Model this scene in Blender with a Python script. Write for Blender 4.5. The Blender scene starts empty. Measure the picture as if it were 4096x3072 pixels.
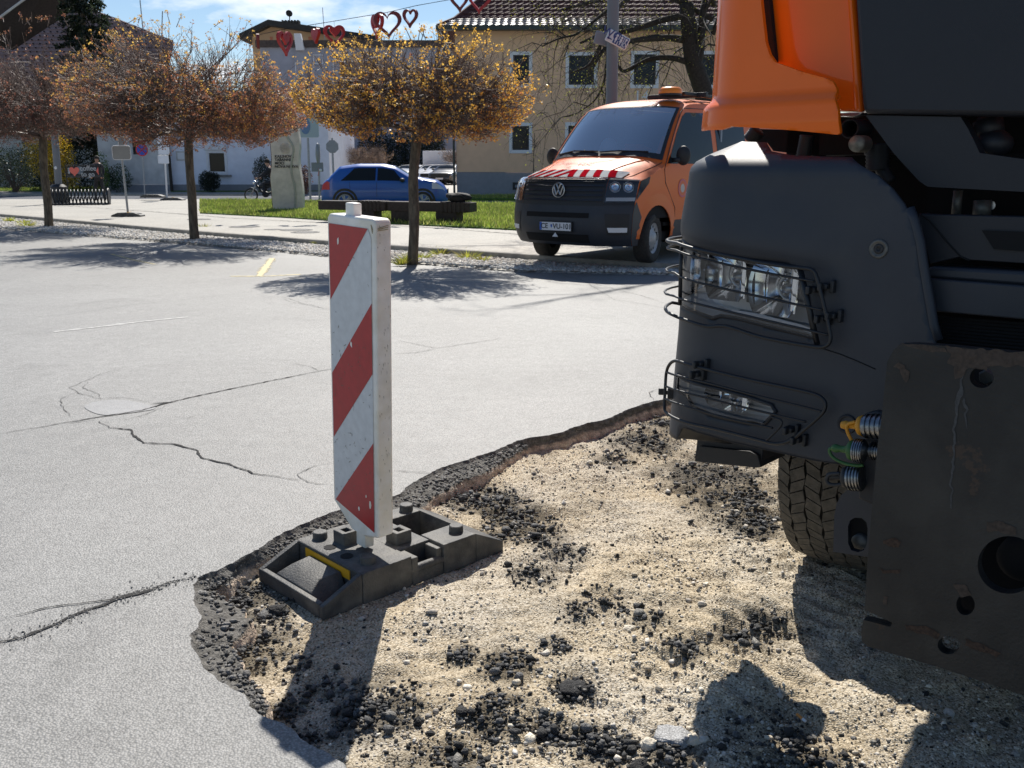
import bpy, bmesh, math, random
import numpy as np
from math import radians as R, sin, cos, pi, sqrt, atan2
from mathutils import Vector, Matrix, noise as mn
from mathutils.geometry import delaunay_2d_cdt, tessellate_polygon

# ---------------------------------------------------------------- camera, sky, sun, exposure
SC = bpy.context.scene
COL = SC.collection
F_, CX, CY, Y0, HC = 3700.0, 2048.0, 1536.0, 675.0, 1.40
PIT = math.atan((CY - Y0) / F_)
CP, SP = cos(PIT), sin(PIT)
cam_d = bpy.data.cameras.new("camera"); cam = bpy.data.objects.new("camera", cam_d); COL.objects.link(cam)
cam.location = (0, 0, HC); cam.rotation_euler = (pi / 2 - PIT, 0, 0)
cam_d.sensor_width = 36; cam_d.lens = 36 * F_ / 4096; cam_d.clip_start = 0.05; cam_d.clip_end = 3000
cam_d.dof.use_dof = True; cam_d.dof.focus_distance = 3.1; cam_d.dof.aperture_fstop = 16.0
SC.camera = cam
SUN_EL, SUN_AZ = 48.0, 1.0          # azimuth from +Y towards +X
W = bpy.data.worlds.new("World"); SC.world = W; W.use_nodes = True
nt = W.node_tree; nt.nodes.clear()
wo = nt.nodes.new("ShaderNodeOutputWorld"); bg = nt.nodes.new("ShaderNodeBackground")
sky = nt.nodes.new("ShaderNodeTexSky"); sky.sky_type = 'NISHITA'; sky.sun_disc = False
sky.sun_elevation = R(SUN_EL); sky.sun_rotation = R(SUN_AZ); sky.air_density = 1.0; sky.dust_density = 0.1; sky.ozone_density = 3.0
tc = nt.nodes.new("ShaderNodeTexCoord"); mp = nt.nodes.new("ShaderNodeMapping"); mp.inputs['Scale'].default_value = (1.0, 1.0, 3.2)
mp.inputs['Location'].default_value = (0.35, 0.1, 0.12)
nz = nt.nodes.new("ShaderNodeTexNoise"); nz.inputs['Scale'].default_value = 5.0; nz.inputs['Detail'].default_value = 8; nz.inputs['Roughness'].default_value = .55
cr = nt.nodes.new("ShaderNodeValToRGB"); cr.color_ramp.elements[0].position = .50; cr.color_ramp.elements[1].position = .62
mx = nt.nodes.new("ShaderNodeMixRGB"); mx.inputs[2].default_value = (11.0, 11.3, 11.8, 1)
L = nt.links.new
L(tc.outputs['Generated'], mp.inputs[0]); L(mp.outputs[0], nz.inputs[0]); L(nz.outputs[0], cr.inputs[0])
sx_ = nt.nodes.new("ShaderNodeSeparateXYZ"); L(tc.outputs['Generated'], sx_.inputs[0])
mk1 = nt.nodes.new("ShaderNodeMapRange"); mk1.inputs[1].default_value = .45; mk1.inputs[2].default_value = .8; L(sx_.outputs['Y'], mk1.inputs[0])
mk2 = nt.nodes.new("ShaderNodeMapRange"); mk2.inputs[1].default_value = .42; mk2.inputs[2].default_value = .30; L(sx_.outputs['Z'], mk2.inputs[0])
mk3 = nt.nodes.new("ShaderNodeMath"); mk3.operation = 'MULTIPLY'; L(mk1.outputs[0], mk3.inputs[0]); L(mk2.outputs[0], mk3.inputs[1])
mk4 = nt.nodes.new("ShaderNodeMath"); mk4.operation = 'MULTIPLY'; L(mk3.outputs[0], mk4.inputs[0]); L(cr.outputs[0], mk4.inputs[1])
L(mk4.outputs[0], mx.inputs[0]); L(sky.outputs[0], mx.inputs[1]); L(mx.outputs[0], bg.inputs[0]); L(bg.outputs[0], wo.inputs[0])
bg.inputs[1].default_value = 0.075
sd = bpy.data.lights.new("sun", 'SUN'); sd.energy = 5.0; sd.angle = R(0.53); sd.color = (1.0, .95, .87)
sun = bpy.data.objects.new("sun", sd); COL.objects.link(sun)
SUNV = Vector((sin(R(SUN_AZ)) * cos(R(SUN_EL)), cos(R(SUN_AZ)) * cos(R(SUN_EL)), sin(R(SUN_EL))))
sun.rotation_euler = SUNV.to_track_quat('Z', 'Y').to_euler(); sun.location = (0, 5, 30)
VS = SC.view_settings; VS.view_transform = 'Standard'; VS.look = 'None'; VS.gamma = 1; VS.exposure = 0.50
SC.cycles.max_bounces = 8; SC.cycles.transparent_max_bounces = 12; SC.cycles.use_denoising = True

# ---------------------------------------------------------------- helpers
rng = np.random.default_rng(7)
random.seed(7)
D = 4096 / 2212.0
CAMP = np.array([0, 0, HC])
def ray(x, y):
    U = (CY - y) / F_
    return np.array([(x - CX) / F_, CP + U * SP, -SP + U * CP])
def gp(x, y, z=0.0):
    d = ray(x, y); return CAMP + d * (z - HC) / d[2]
def gd(x, y, z=0.0): return gp(x * D, y * D, z)
def at(x, y, Y):
    d = ray(x, y); return CAMP + d * Y / d[1]
def adx(x, y, Y): return at(x * D, y * D, Y)

def tag(o, label=None, cat=None, group=None, kind=None):
    if label: o['label'] = label
    if cat: o['category'] = cat
    if group: o['group'] = group
    if kind: o['kind'] = kind
    return o
def thing(name, label, cat, loc=(0, 0, 0), rz=0.0, group=None):
    o = bpy.data.objects.new(name, None); COL.objects.link(o); o.empty_display_size = .1
    o.location = loc; o.rotation_euler = (0, 0, rz)
    return tag(o, label, cat, group)
def copy_tree(o, parent=None):
    c = o.copy(); COL.objects.link(c)
    if parent: c.parent = parent
    for ch in list(o.children): copy_tree(ch, c)
    return c

class MB:
    def __init__(s): s.v = []; s.f = []; s.m = []
    def add(s, vs, fs, m=0):
        b = len(s.v); s.v.extend([tuple(float(c) for c in p) for p in vs]); s.f.extend([tuple(i + b for i in f) for f in fs]); s.m.extend([m] * len(fs)); return s
    def box(s, c, sz, rot=None, m=0):
        vs = [Vector((x * sz[0] / 2, y * sz[1] / 2, z * sz[2] / 2)) for x in (-1, 1) for y in (-1, 1) for z in (-1, 1)]
        if rot is not None: vs = [rot @ v for v in vs]
        vs = [v + Vector(c) for v in vs]
        return s.add(vs, [(0, 1, 3, 2), (4, 6, 7, 5), (0, 4, 5, 1), (2, 3, 7, 6), (0, 2, 6, 4), (1, 5, 7, 3)], m)
    def bb(s, x0, x1, y0, y1, z0, z1, m=0):
        return s.box(((x0 + x1) / 2, (y0 + y1) / 2, (z0 + z1) / 2), (x1 - x0, y1 - y0, z1 - z0), None, m)
    def tube(s, path, r, n=8, cap=True, m=0):
        P = [Vector(p) for p in path]; k = len(P)
        rr = r if hasattr(r, '__len__') else [r] * k
        t0 = (P[1] - P[0]).normalized(); up = Vector((0, 0, 1)) if abs(t0.z) < .9 else Vector((1, 0, 0))
        a = t0.cross(up).normalized(); vs = []
        for i in range(k):
            t = (P[min(i + 1, k - 1)] - P[max(i - 1, 0)])
            t = t.normalized() if t.length > 1e-9 else t0
            a = (a - t * a.dot(t)); a = a.normalized() if a.length > 1e-6 else t.orthogonal().normalized()
            b = t.cross(a)
            for j in range(n):
                w = 2 * pi * j / n; vs.append(P[i] + (a * cos(w) + b * sin(w)) * rr[i])
        fs = [(i * n + j, i * n + (j + 1) % n, (i + 1) * n + (j + 1) % n, (i + 1) * n + j) for i in range(k - 1) for j in range(n)]
        if cap: fs += [tuple(range(n))[::-1], tuple(range((k - 1) * n, k * n))]
        return s.add(vs, fs, m)
    def lathe(s, prof, c=(0, 0, 0), axis=(0, 0, 1), n=24, m=0, closed=False):
        ax = Vector(axis).normalized(); a = ax.orthogonal().normalized(); b = ax.cross(a); C = Vector(c); vs = []
        for (r, h) in prof:
            for j in range(n):
                w = 2 * pi * j / n; vs.append(C + ax * h + (a * cos(w) + b * sin(w)) * r)
        k = len(prof); rngk = range(k if closed else k - 1)
        fs = [(i * n + j, i * n + (j + 1) % n, ((i + 1) % k) * n + (j + 1) % n, ((i + 1) % k) * n + j) for i in rngk for j in range(n)]
        return s.add(vs, fs, m)
    def cyl(s, p0, p1, r, n=16, m=0): return s.tube([p0, p1], r, n, True, m)
    def prism(s, poly, fn, t, m=0):
        """poly: 2D outline, fn(a,b,h) -> point; extruded from h=0 to h=t"""
        n = len(poly); vs = [fn(a, b, 0) for a, b in poly] + [fn(a, b, t) for a, b in poly]
        tri = tessellate_polygon([[Vector((a, b, 0)) for a, b in poly]])
        fs = [tuple(x) for x in tri] + [tuple(i + n for i in x[::-1]) for x in tri] + [(i, (i + 1) % n, n + (i + 1) % n, n + i) for i in range(n)]
        return s.add(vs, fs, m)
    def grid(s, fn, us, vs_, m=0, flip=False):
        nu, nv = len(us), len(vs_); P = [fn(u, v) for u in us for v in vs_]
        fs = []
        for i in range(nu - 1):
            for j in range(nv - 1):
                q = (i * nv + j, (i + 1) * nv + j, (i + 1) * nv + j + 1, i * nv + j + 1)
                fs.append(q[::-1] if flip else q)
        return s.add(P, fs, m)
    def ell(s, c, r, n=12, k=8, m=0, nz=0, seed=0):
        vs = []
        for i in range(k + 1):
            th = pi * i / k
            for j in range(n):
                ph = 2 * pi * j / n; d = Vector((sin(th) * cos(ph), sin(th) * sin(ph), cos(th)))
                q = 1 + (nz * mn.noise(d * 1.7 + Vector((seed * 3.1, 0, 0))) if nz else 0)
                vs.append((c[0] + d.x * r[0] * q, c[1] + d.y * r[1] * q, c[2] + d.z * r[2] * q))
        return s.add(vs, [(i * n + j, (i + 1) * n + j, (i + 1) * n + (j + 1) % n, i * n + (j + 1) % n) for i in range(k) for j in range(n)], m)
    def build(s, name, mats, parent=None, world=False, smooth=False, bevel=0, solid=0, recalc=True, sub=0, segs=2, merge=0):
        if not isinstance(mats, (list, tuple)): mats = [mats]
        V = s.v
        if parent is not None and world:
            inv = (Matrix.Translation(parent.location) @ parent.rotation_euler.to_matrix().to_4x4()).inverted()
            V = [tuple(inv @ Vector(p)) for p in V]
        me = bpy.data.meshes.new(name); me.from_pydata(V, [], s.f)
        for mm in mats: me.materials.append(mm)
        if len(mats) > 1: me.polygons.foreach_set('material_index', s.m)
        if recalc or merge:
            bm = bmesh.new(); bm.from_mesh(me)
            if merge: bmesh.ops.remove_doubles(bm, verts=bm.verts, dist=merge)
            if recalc: bmesh.ops.recalc_face_normals(bm, faces=bm.faces)
            bm.to_mesh(me); bm.free()
        o = bpy.data.objects.new(name, me); COL.objects.link(o)
        if parent is not None: o.parent = parent
        if bevel:
            b = o.modifiers.new('bevel', 'BEVEL'); b.width = bevel; b.segments = segs; b.limit_method = 'ANGLE'; b.angle_limit = R(35)
        if solid:
            b = o.modifiers.new('solid', 'SOLIDIFY'); b.thickness = solid; b.offset = -1
        if sub:
            b = o.modifiers.new('sub', 'SUBSURF'); b.levels = sub; b.render_levels = sub
        if smooth or bevel:
            me.polygons.foreach_set('use_smooth', [True] * len(me.polygons))
            if smooth != 'all': me.set_sharp_from_angle(angle=R(smooth if isinstance(smooth, (int, float)) and smooth > 1 else 38))
        return o

def inpoly(p, poly):
    x, y = p; c = False; j = len(poly) - 1
    for i in range(len(poly)):
        xi, yi = poly[i]; xj, yj = poly[j]
        if (yi > y) != (yj > y) and x < (xj - xi) * (y - yi) / (yj - yi + 1e-12) + xi: c = not c
        j = i
    return c
def dens(poly, step, closed=True):
    out = []; n = len(poly)
    for i in range(n if closed else n - 1):
        a, b = poly[i], poly[(i + 1) % n]; k = max(1, int(math.hypot(b[0] - a[0], b[1] - a[1]) / step + .5))
        out += [(a[0] + (b[0] - a[0]) * t / k, a[1] + (b[1] - a[1]) * t / k) for t in range(k)]
    if not closed: out.append(poly[-1])
    return out
def smoothp(poly, it=2, closed=True):
    for _ in range(it):
        q = []; n = len(poly)
        for i in range(n if closed else n - 1):
            a, b = poly[i], poly[(i + 1) % n]
            q += [(a[0] * .75 + b[0] * .25, a[1] * .75 + b[1] * .25), (a[0] * .25 + b[0] * .75, a[1] * .25 + b[1] * .75)]
        if not closed: q = [poly[0]] + q + [poly[-1]]
        poly = q
    return poly
def patch(poly, fn, step, holes=(), mb=None, m=0):
    """fill a 2D outline with a fine triangle mesh and map it on a surface"""
    mb = mb or MB(); B = dens(poly, step); vs = [Vector(p) for p in B]; n = len(vs); ed = [(i, (i + 1) % n) for i in range(n)]
    H = []
    for h in holes:
        h = dens(h, step); H.append(h); b = len(vs); vs += [Vector(p) for p in h]; ed += [(b + i, b + (i + 1) % len(h)) for i in range(len(h))]
    xs = [p[0] for p in B]; ys = [p[1] for p in B]
    x = min(xs) + step * .5
    allb = B + [q for h in H for q in h]; ab = np.array(allb)
    while x < max(xs):
        y = min(ys) + step * .5
        while y < max(ys):
            if inpoly((x, y), B) and not any(inpoly((x, y), h) for h in H) and np.min((ab[:, 0] - x) ** 2 + (ab[:, 1] - y) ** 2) > (step * .45) ** 2: vs.append(Vector((x, y)))
            y += step
        x += step
    ov, oe, of, _, _, _ = delaunay_2d_cdt(vs, ed, [], 0, 1e-6)
    fs = []
    for f in of:
        c = sum((ov[i] for i in f), Vector((0, 0))) / len(f)
        if inpoly(c, B) and not any(inpoly(c, h) for h in H): fs.append(tuple(f))
    return mb.add([fn(p.x, p.y) for p in ov], fs, m)

# fast meshes from numpy arrays
def np_mesh(name, V, Fa, mat, col=None, smooth=False, parent=None):
    me = bpy.data.meshes.new(name); V = np.asarray(V, np.float32); Fa = np.asarray(Fa, np.int32); k = Fa.shape[1]
    me.vertices.add(len(V)); me.vertices.foreach_set('co', V.ravel()); me.loops.add(Fa.size); me.loops.foreach_set('vertex_index', Fa.ravel())
    me.polygons.add(len(Fa)); me.polygons.foreach_set('loop_start', np.arange(0, Fa.size, k, dtype=np.int32))
    if smooth: me.polygons.foreach_set('use_smooth', np.ones(len(Fa), bool))
    if col is not None:
        a = me.color_attributes.new('tint', 'FLOAT_COLOR', 'POINT'); c4 = np.ones((len(V), 4), np.float32); c4[:, :3] = col; a.data.foreach_set('color', c4.ravel())
    me.materials.append(mat); me.update(calc_edges=True); me.validate()
    o = bpy.data.objects.new(name, me); COL.objects.link(o)
    if parent: o.parent = parent
    return o
def ico(sub=0):
    bm = bmesh.new(); bmesh.ops.create_icosphere(bm, subdivisions=sub + 1, radius=1)
    V = np.array([v.co[:] for v in bm.verts]); Fa = np.array([[v.index for v in f.verts] for f in bm.faces]); bm.free(); return V, Fa
def stones(name, pos, size, mat, cols, sub=0, rough=.25, flat=.7, label=None, parent=None, smooth=False):
    V0, F0 = ico(sub); n = len(pos); k = len(V0)
    sc = size[:, None] * rng.uniform(.65, 1.2, (n, 3)); sc[:, 2] *= flat
    q = rng.normal(size=(n, 4)); q /= np.linalg.norm(q, axis=1)[:, None]; w, x, y, z = q.T
    Rm = np.stack([1 - 2 * (y * y + z * z), 2 * (x * y - w * z), 2 * (x * z + w * y), 2 * (x * y + w * z), 1 - 2 * (x * x + z * z), 2 * (y * z - w * x), 2 * (x * z - w * y), 2 * (y * z + w * x), 1 - 2 * (x * x + y * y)], 1).reshape(n, 3, 3)
    Vd = V0[None] * (1 + rng.normal(0, rough, (n, k, 1)))
    Vd = np.einsum('nij,nkj->nki', Rm, Vd) * sc[:, None, :]
    P = Vd + pos[:, None, :]
    Fa = (F0[None] + (np.arange(n) * k)[:, None, None]).reshape(-1, 3)
    return np_mesh(name, P.reshape(-1, 3), Fa, mat, np.repeat(cols, k, 0), smooth, parent)

# ---------------------------------------------------------------- materials
def M(name, col, rough=.6, metal=0, var=0, vs=5, bump=0, bs=60, coat=0, spec=.5, tint=False, emit=0, col2=None, aniso=None, thr=(.4, .6), det=4, vs3=None):
    m = bpy.data.materials.new(name); m.use_nodes = True; t = m.node_tree; n = t.nodes; b = n['Principled BSDF']; l = t.links.new
    b.inputs['Base Color'].default_value = (*col, 1); b.inputs['Roughness'].default_value = rough; b.inputs['Metallic'].default_value = metal
    b.inputs['Coat Weight'].default_value = coat; b.inputs['Coat Roughness'].default_value = .06; b.inputs['Specular IOR Level'].default_value = spec
    tcn = n.new('ShaderNodeTexCoord'); src = tcn.outputs['Object']
    if vs3:
        mpn = n.new('ShaderNodeMapping'); mpn.inputs['Scale'].default_value = vs3; l(src, mpn.inputs[0]); src = mpn.outputs[0]
    base = None
    if tint:
        a = n.new('ShaderNodeAttribute'); a.attribute_name = 'tint'; base = a.outputs['Color']
    if var or col2:
        no = n.new('ShaderNodeTexNoise'); no.inputs['Scale'].default_value = vs; no.inputs['Detail'].default_value = det; no.inputs['Roughness'].default_value = .6; l(src, no.inputs[0])
        rp = n.new('ShaderNodeValToRGB'); rp.color_ramp.elements[0].position = thr[0]; rp.color_ramp.elements[1].position = thr[1]; l(no.outputs[0], rp.inputs[0])
        if col2:
            rp.color_ramp.elements[0].color = (*col, 1); rp.color_ramp.elements[1].color = (*col2, 1); o1 = rp.outputs[0]
            if tint:
                mm = n.new('ShaderNodeMixRGB'); mm.blend_type = 'MULTIPLY'; mm.inputs[0].default_value = 1; l(base, mm.inputs[1]); l(o1, mm.inputs[2]); o1 = mm.outputs[0]
            base = o1
        if var:
            no2 = n.new('ShaderNodeTexNoise'); no2.inputs['Scale'].default_value = vs * 2.3; no2.inputs['Detail'].default_value = 6; l(src, no2.inputs[0])
            mr = n.new('ShaderNodeMapRange'); mr.inputs[1].default_value = .3; mr.inputs[2].default_value = .7; mr.inputs[3].default_value = 1 - var; mr.inputs[4].default_value = 1 + var; l(no2.outputs[0], mr.inputs[0])
            mm = n.new('ShaderNodeMixRGB'); mm.blend_type = 'MULTIPLY'; mm.inputs[0].default_value = 1
            if base is not None: l(base, mm.inputs[1])
            else: mm.inputs[1].default_value = (*col, 1)
            l(mr.outputs[0], mm.inputs[2]); base = mm.outputs[0]
    if base is not None: l(base, b.inputs['Base Color'])
    if bump:
        nb = n.new('ShaderNodeTexNoise'); nb.inputs['Scale'].default_value = bs; nb.inputs['Detail'].default_value = 6; l(src, nb.inputs[0])
        bp = n.new('ShaderNodeBump'); bp.inputs['Strength'].default_value = bump; bp.inputs['Distance'].default_value = .01; l(nb.outputs[0], bp.inputs['Height']); l(bp.outputs[0], b.inputs['Normal'])
    if emit: b.inputs['Emission Color'].default_value = (*col, 1); b.inputs['Emission Strength'].default_value = emit
    return m
def glass(name, tintc=(.5, .55, .6), ior=1.5, rough=0.0, base=.0, dark=None):
    m = bpy.data.materials.new(name); m.use_nodes = True; t = m.node_tree; n = t.nodes; n.clear(); l = t.links.new
    o = n.new('ShaderNodeOutputMaterial'); tr = n.new('ShaderNodeBsdfTransparent'); tr.inputs[0].default_value = (*tintc, 1)
    g = n.new('ShaderNodeBsdfGlossy'); g.inputs['Roughness'].default_value = rough; mi = n.new('ShaderNodeMixShader'); f = n.new('ShaderNodeFresnel'); f.inputs[0].default_value = ior
    a = n.new('ShaderNodeMath'); a.operation = 'ADD'; a.inputs[1].default_value = base; a.use_clamp = True
    l(f.outputs[0], a.inputs[0]); l(a.outputs[0], mi.inputs[0]); l(tr.outputs[0], mi.inputs[1]); l(g.outputs[0], mi.inputs[2]); l(mi.outputs[0], o.inputs[0])
    return m
def asphalt(name, lo, hi, sc=110, patchv=.12, rough=.62, bump=.5, patch_sc=.6):
    m = bpy.data.materials.new(name); m.use_nodes = True; t = m.node_tree; n = t.nodes; b = n['Principled BSDF']; l = t.links.new
    tcn = n.new('ShaderNodeTexCoord'); src = tcn.outputs['Object']
    v = n.new('ShaderNodeTexVoronoi'); v.inputs['Scale'].default_value = sc; l(src, v.inputs[0])
    rp = n.new('ShaderNodeValToRGB'); e = rp.color_ramp.elements; e[0].position = .0; e[0].color = (*hi, 1); e[1].position = .75; e[1].color = (*lo, 1)
    l(v.outputs['Distance'], rp.inputs[0])
    hs = n.new('ShaderNodeMixRGB'); hs.blend_type = 'MULTIPLY'; hs.inputs[0].default_value = .55
    bw = n.new('ShaderNodeRGBToBW'); l(v.outputs['Color'], bw.inputs[0])
    mr0 = n.new('ShaderNodeMapRange'); mr0.inputs[3].default_value = .45; mr0.inputs[4].default_value = 1.35; l(bw.outputs[0], mr0.inputs[0])
    l(rp.outputs[0], hs.inputs[1]); l(mr0.outputs[0], hs.inputs[2])
    n1 = n.new('ShaderNodeTexNoise'); n1.inputs['Scale'].default_value = patch_sc; n1.inputs['Detail'].default_value = 7; n1.inputs['Roughness'].default_value = .6; l(src, n1.inputs[0])
    mr = n.new('ShaderNodeMapRange'); mr.inputs[1].default_value = .3; mr.inputs[2].default_value = .7; mr.inputs[3].default_value = 1 - patchv; mr.inputs[4].default_value = 1 + patchv; l(n1.outputs[0], mr.inputs[0])
    n3 = n.new('ShaderNodeTexNoise'); n3.inputs['Scale'].default_value = 9; n3.inputs['Detail'].default_value = 8; n3.inputs['Roughness'].default_value = .75; l(src, n3.inputs[0])
    mr3 = n.new('ShaderNodeMapRange'); mr3.inputs[1].default_value = .3; mr3.inputs[2].default_value = .7; mr3.inputs[3].default_value = .86; mr3.inputs[4].default_value = 1.12; l(n3.outputs[0], mr3.inputs[0])
    m1 = n.new('ShaderNodeMixRGB'); m1.blend_type = 'MULTIPLY'; m1.inputs[0].default_value = 1; l(hs.outputs[0], m1.inputs[1]); l(mr.outputs[0], m1.inputs[2])
    m2 = n.new('ShaderNodeMixRGB'); m2.blend_type = 'MULTIPLY'; m2.inputs[0].default_value = 1; l(m1.outputs[0], m2.inputs[1]); l(mr3.outputs[0], m2.inputs[2])
    n5 = n.new('ShaderNodeTexNoise'); n5.inputs['Scale'].default_value = 1.3; n5.inputs['Detail'].default_value = 9; n5.inputs['Roughness'].default_value = .72; n5.inputs['Distortion'].default_value = .6; l(src, n5.inputs[0])
    mr5 = n.new('ShaderNodeMapRange'); mr5.inputs[1].default_value = .56; mr5.inputs[2].default_value = .70; mr5.inputs[3].default_value = 1.0; mr5.inputs[4].default_value = .80; l(n5.outputs[0], mr5.inputs[0])
    m5 = n.new('ShaderNodeMixRGB'); m5.blend_type = 'MULTIPLY'; m5.inputs[0].default_value = 1; l(m2.outputs[0], m5.inputs[1]); l(mr5.outputs[0], m5.inputs[2]); m2 = m5
    l(m2.outputs[0], b.inputs['Base Color']); b.inputs['Roughness'].default_value = rough
    bp = n.new('ShaderNodeBump'); bp.inputs['Strength'].default_value = bump; bp.inputs['Distance'].default_value = .004; bp.invert = True
    l(v.outputs['Distance'], bp.inputs['Height'])
    nb = n.new('ShaderNodeTexNoise'); nb.inputs['Scale'].default_value = 2.2; nb.inputs['Detail'].default_value = 5; l(src, nb.inputs[0])
    bp2 = n.new('ShaderNodeBump'); bp2.inputs['Strength'].default_value = .25; bp2.inputs['Distance'].default_value = .02; l(nb.outputs[0], bp2.inputs['Height'])
    l(bp2.outputs[0], bp.inputs['Normal']); l(bp.outputs[0], b.inputs['Normal'])
    return m
m_road = asphalt('worn_asphalt', (.175, .174, .168), (.345, .34, .328), sc=150, patchv=.16, patch_sc=.35)
m_pave = asphalt('pavement', (.30, .285, .25), (.42, .40, .36), sc=60, patchv=.10, rough=.75, bump=.2)
m_kerb = M('kerb_stone', (.24, .23, .21), .85, var=.25, vs=3, bump=.4, bs=40)
m_crack = M('crack', (.022, .021, .02), .95, var=.4, vs=40)
m_crack2 = M('crack_thin', (.09, .088, .083), .95, var=.4, vs=40)
m_white_line = M('road_paint_white', (.46, .455, .44), .7, var=.2, vs=20)
m_yellow_line = M('road_paint_yellow', (.50, .43, .24), .7, var=.2, vs=20)
m_stone = M('loose_stone', (.5, .45, .35), .9, tint=True, var=.18, vs=60, bump=.5, bs=160)
m_rubble = M('black_rubble', (.03, .03, .03), .8, tint=True, var=.5, vs=90, bump=.9, bs=140)
m_tape = M('yellow_reflector', (.75, .38, .02), .35, var=.08, vs=200)
m_rubber = M('grey_rubber', (.052, .052, .052), .62, col2=(.105, .100, .090), var=.25, vs=9, bump=.35, bs=140)
m_white = M('old_white_plastic', (.78, .74, .64), .42, col2=(.86, .84, .79), var=.08, vs=7, bump=.12, bs=90)
m_film_w = M('white_film', (.62, .64, .65), .35, var=.08, vs=14, spec=.6)
m_film_r = M('red_film', (.42, .012, .018), .33, var=.10, vs=12, spec=.6)
m_scuff = M('scuff_marks', (.16, .15, .11), .9, var=.5, vs=60)
m_orange = M('orange_paint', (.88, .145, .001), .45, spec=.2, coat=.55, var=.02, vs=3)
m_black = M('black_plastic', (.016, .017, .020), .55, bump=.15, bs=300)
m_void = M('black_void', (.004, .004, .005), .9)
m_grey = M('charcoal_plastic', (.019, .024, .036), .52, col2=(.030, .034, .042), bump=.10, bs=500, var=.08, vs=3, thr=(.35, .7), det=8)
m_grey2 = M('charcoal_plastic_dark', (.010, .012, .018), .55, bump=.10, bs=500, var=.06, vs=4)
m_wire = M('black_wire', (.008, .009, .012), .45)
m_chrome = M('chrome', (.85, .86, .88), .10, metal=1)
m_steel = M('steel', (.45, .45, .46), .35, metal=1, var=.15, vs=20)
m_lampin = M('lamp_housing', (.62, .62, .63), .35, metal=.15)
m_tyre = M('tyre_rubber', (.034, .031, .028), .85, var=.35, vs=16, bump=.4, bs=90)
m_lens = glass('clear_lens', (.86, .88, .90), 1.45, base=.03)
m_wind = glass('windscreen_glass', (.92, .95, .97), 1.5, base=.55)
m_dkglass = glass('dark_glass', (.10, .11, .12), 1.5, base=.05)
m_winglass = M('window_glass', (.014, .018, .024), .08, spec=.18)
m_tan = M('tan_render', (.74, .49, .32), .9, var=.05, vs=1.2, bump=.2, bs=30)
m_plinth = M('grey_plinth', (.24, .25, .28), .9, var=.06, vs=2, bump=.2, bs=30)
m_wall_w = M('white_render', (.74, .77, .86), .9, var=.06, vs=1.0, bump=.2, bs=30)
m_wall_g = M('grey_render', (.55, .54, .53), .9, var=.18, vs=.8, bump=.2, bs=30)  # greyer and more mottled than the white render
m_trimw = M('white_trim', (.70, .71, .74), .6, var=.03, vs=3)
m_dark = M('dark_timber', (.035, .027, .022), .8, var=.3, vs=6)
m_bark = M('bark', (.085, .068, .050), .95, col2=(.15, .12, .085), var=.35, vs=14, bump=1.0, bs=45, vs3=(1, 1, .3))
m_twig = M('twigs', (.145, .098, .080), .6, var=.3, vs=5)
m_twigdark = M('dark_twigs', (.035, .030, .026), .85, var=.3, vs=5)
def leafmat(name, sub=.35):
    m = bpy.data.materials.new(name); m.use_nodes = True; t = m.node_tree; n = t.nodes; n.clear(); l = t.links.new
    o = n.new('ShaderNodeOutputMaterial'); a = n.new('ShaderNodeAttribute'); a.attribute_name = 'tint'
    d = n.new('ShaderNodeBsdfDiffuse'); tr = n.new('ShaderNodeBsdfTranslucent'); mi = n.new('ShaderNodeMixShader'); mi.inputs[0].default_value = sub
    gl = n.new('ShaderNodeBsdfGlossy'); gl.inputs['Roughness'].default_value = .4; gl.inputs['Color'].default_value = (1, 1, 1, 1); m2 = n.new('ShaderNodeMixShader'); m2.inputs[0].default_value = .04
    l(a.outputs[0], d.inputs[0]); l(a.outputs[0], tr.inputs[0]); l(d.outputs[0], mi.inputs[1]); l(tr.outputs[0], mi.inputs[2])
    l(mi.outputs[0], m2.inputs[1]); l(gl.outputs[0], m2.inputs[2]); l(m2.outputs[0], o.inputs[0]); return m
m_leaf = leafmat('leaves', .5)
m_grass = leafmat('grass_blades', .45)
m_lawn = M('lawn_soil', (.045, .085, .012), .95, col2=(.09, .17, .02), var=.3, vs=9, bump=.6, bs=30)
def text(body, size, fn_mat, name, mat, parent=None, ext=.0015, align='CENTER', bold=0):
    c = bpy.data.curves.new(name, 'FONT'); c.body = body; c.size = size; c.align_x = align; c.align_y = 'CENTER'; c.extrude = ext; c.offset = bold
    c.materials.append(mat); o = bpy.data.objects.new(name, c); COL.objects.link(o)
    me = bpy.data.meshes.new_from_object(o); bpy.data.objects.remove(o); o = bpy.data.objects.new(name, me); COL.objects.link(o)
    if parent: o.parent = parent
    o.matrix_local = fn_mat
    return o
def frame(origin, xd, zd):
    """matrix whose x runs along xd, y along zd (text up)"""
    x = Vector(xd).normalized(); y = Vector(zd); y = (y - x * y.dot(x)).normalized(); z = x.cross(y)
    return Matrix(((x.x, y.x, z.x, origin[0]), (x.y, y.y, z.y, origin[1]), (x.z, y.z, z.z, origin[2]), (0, 0, 0, 1)))
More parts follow.
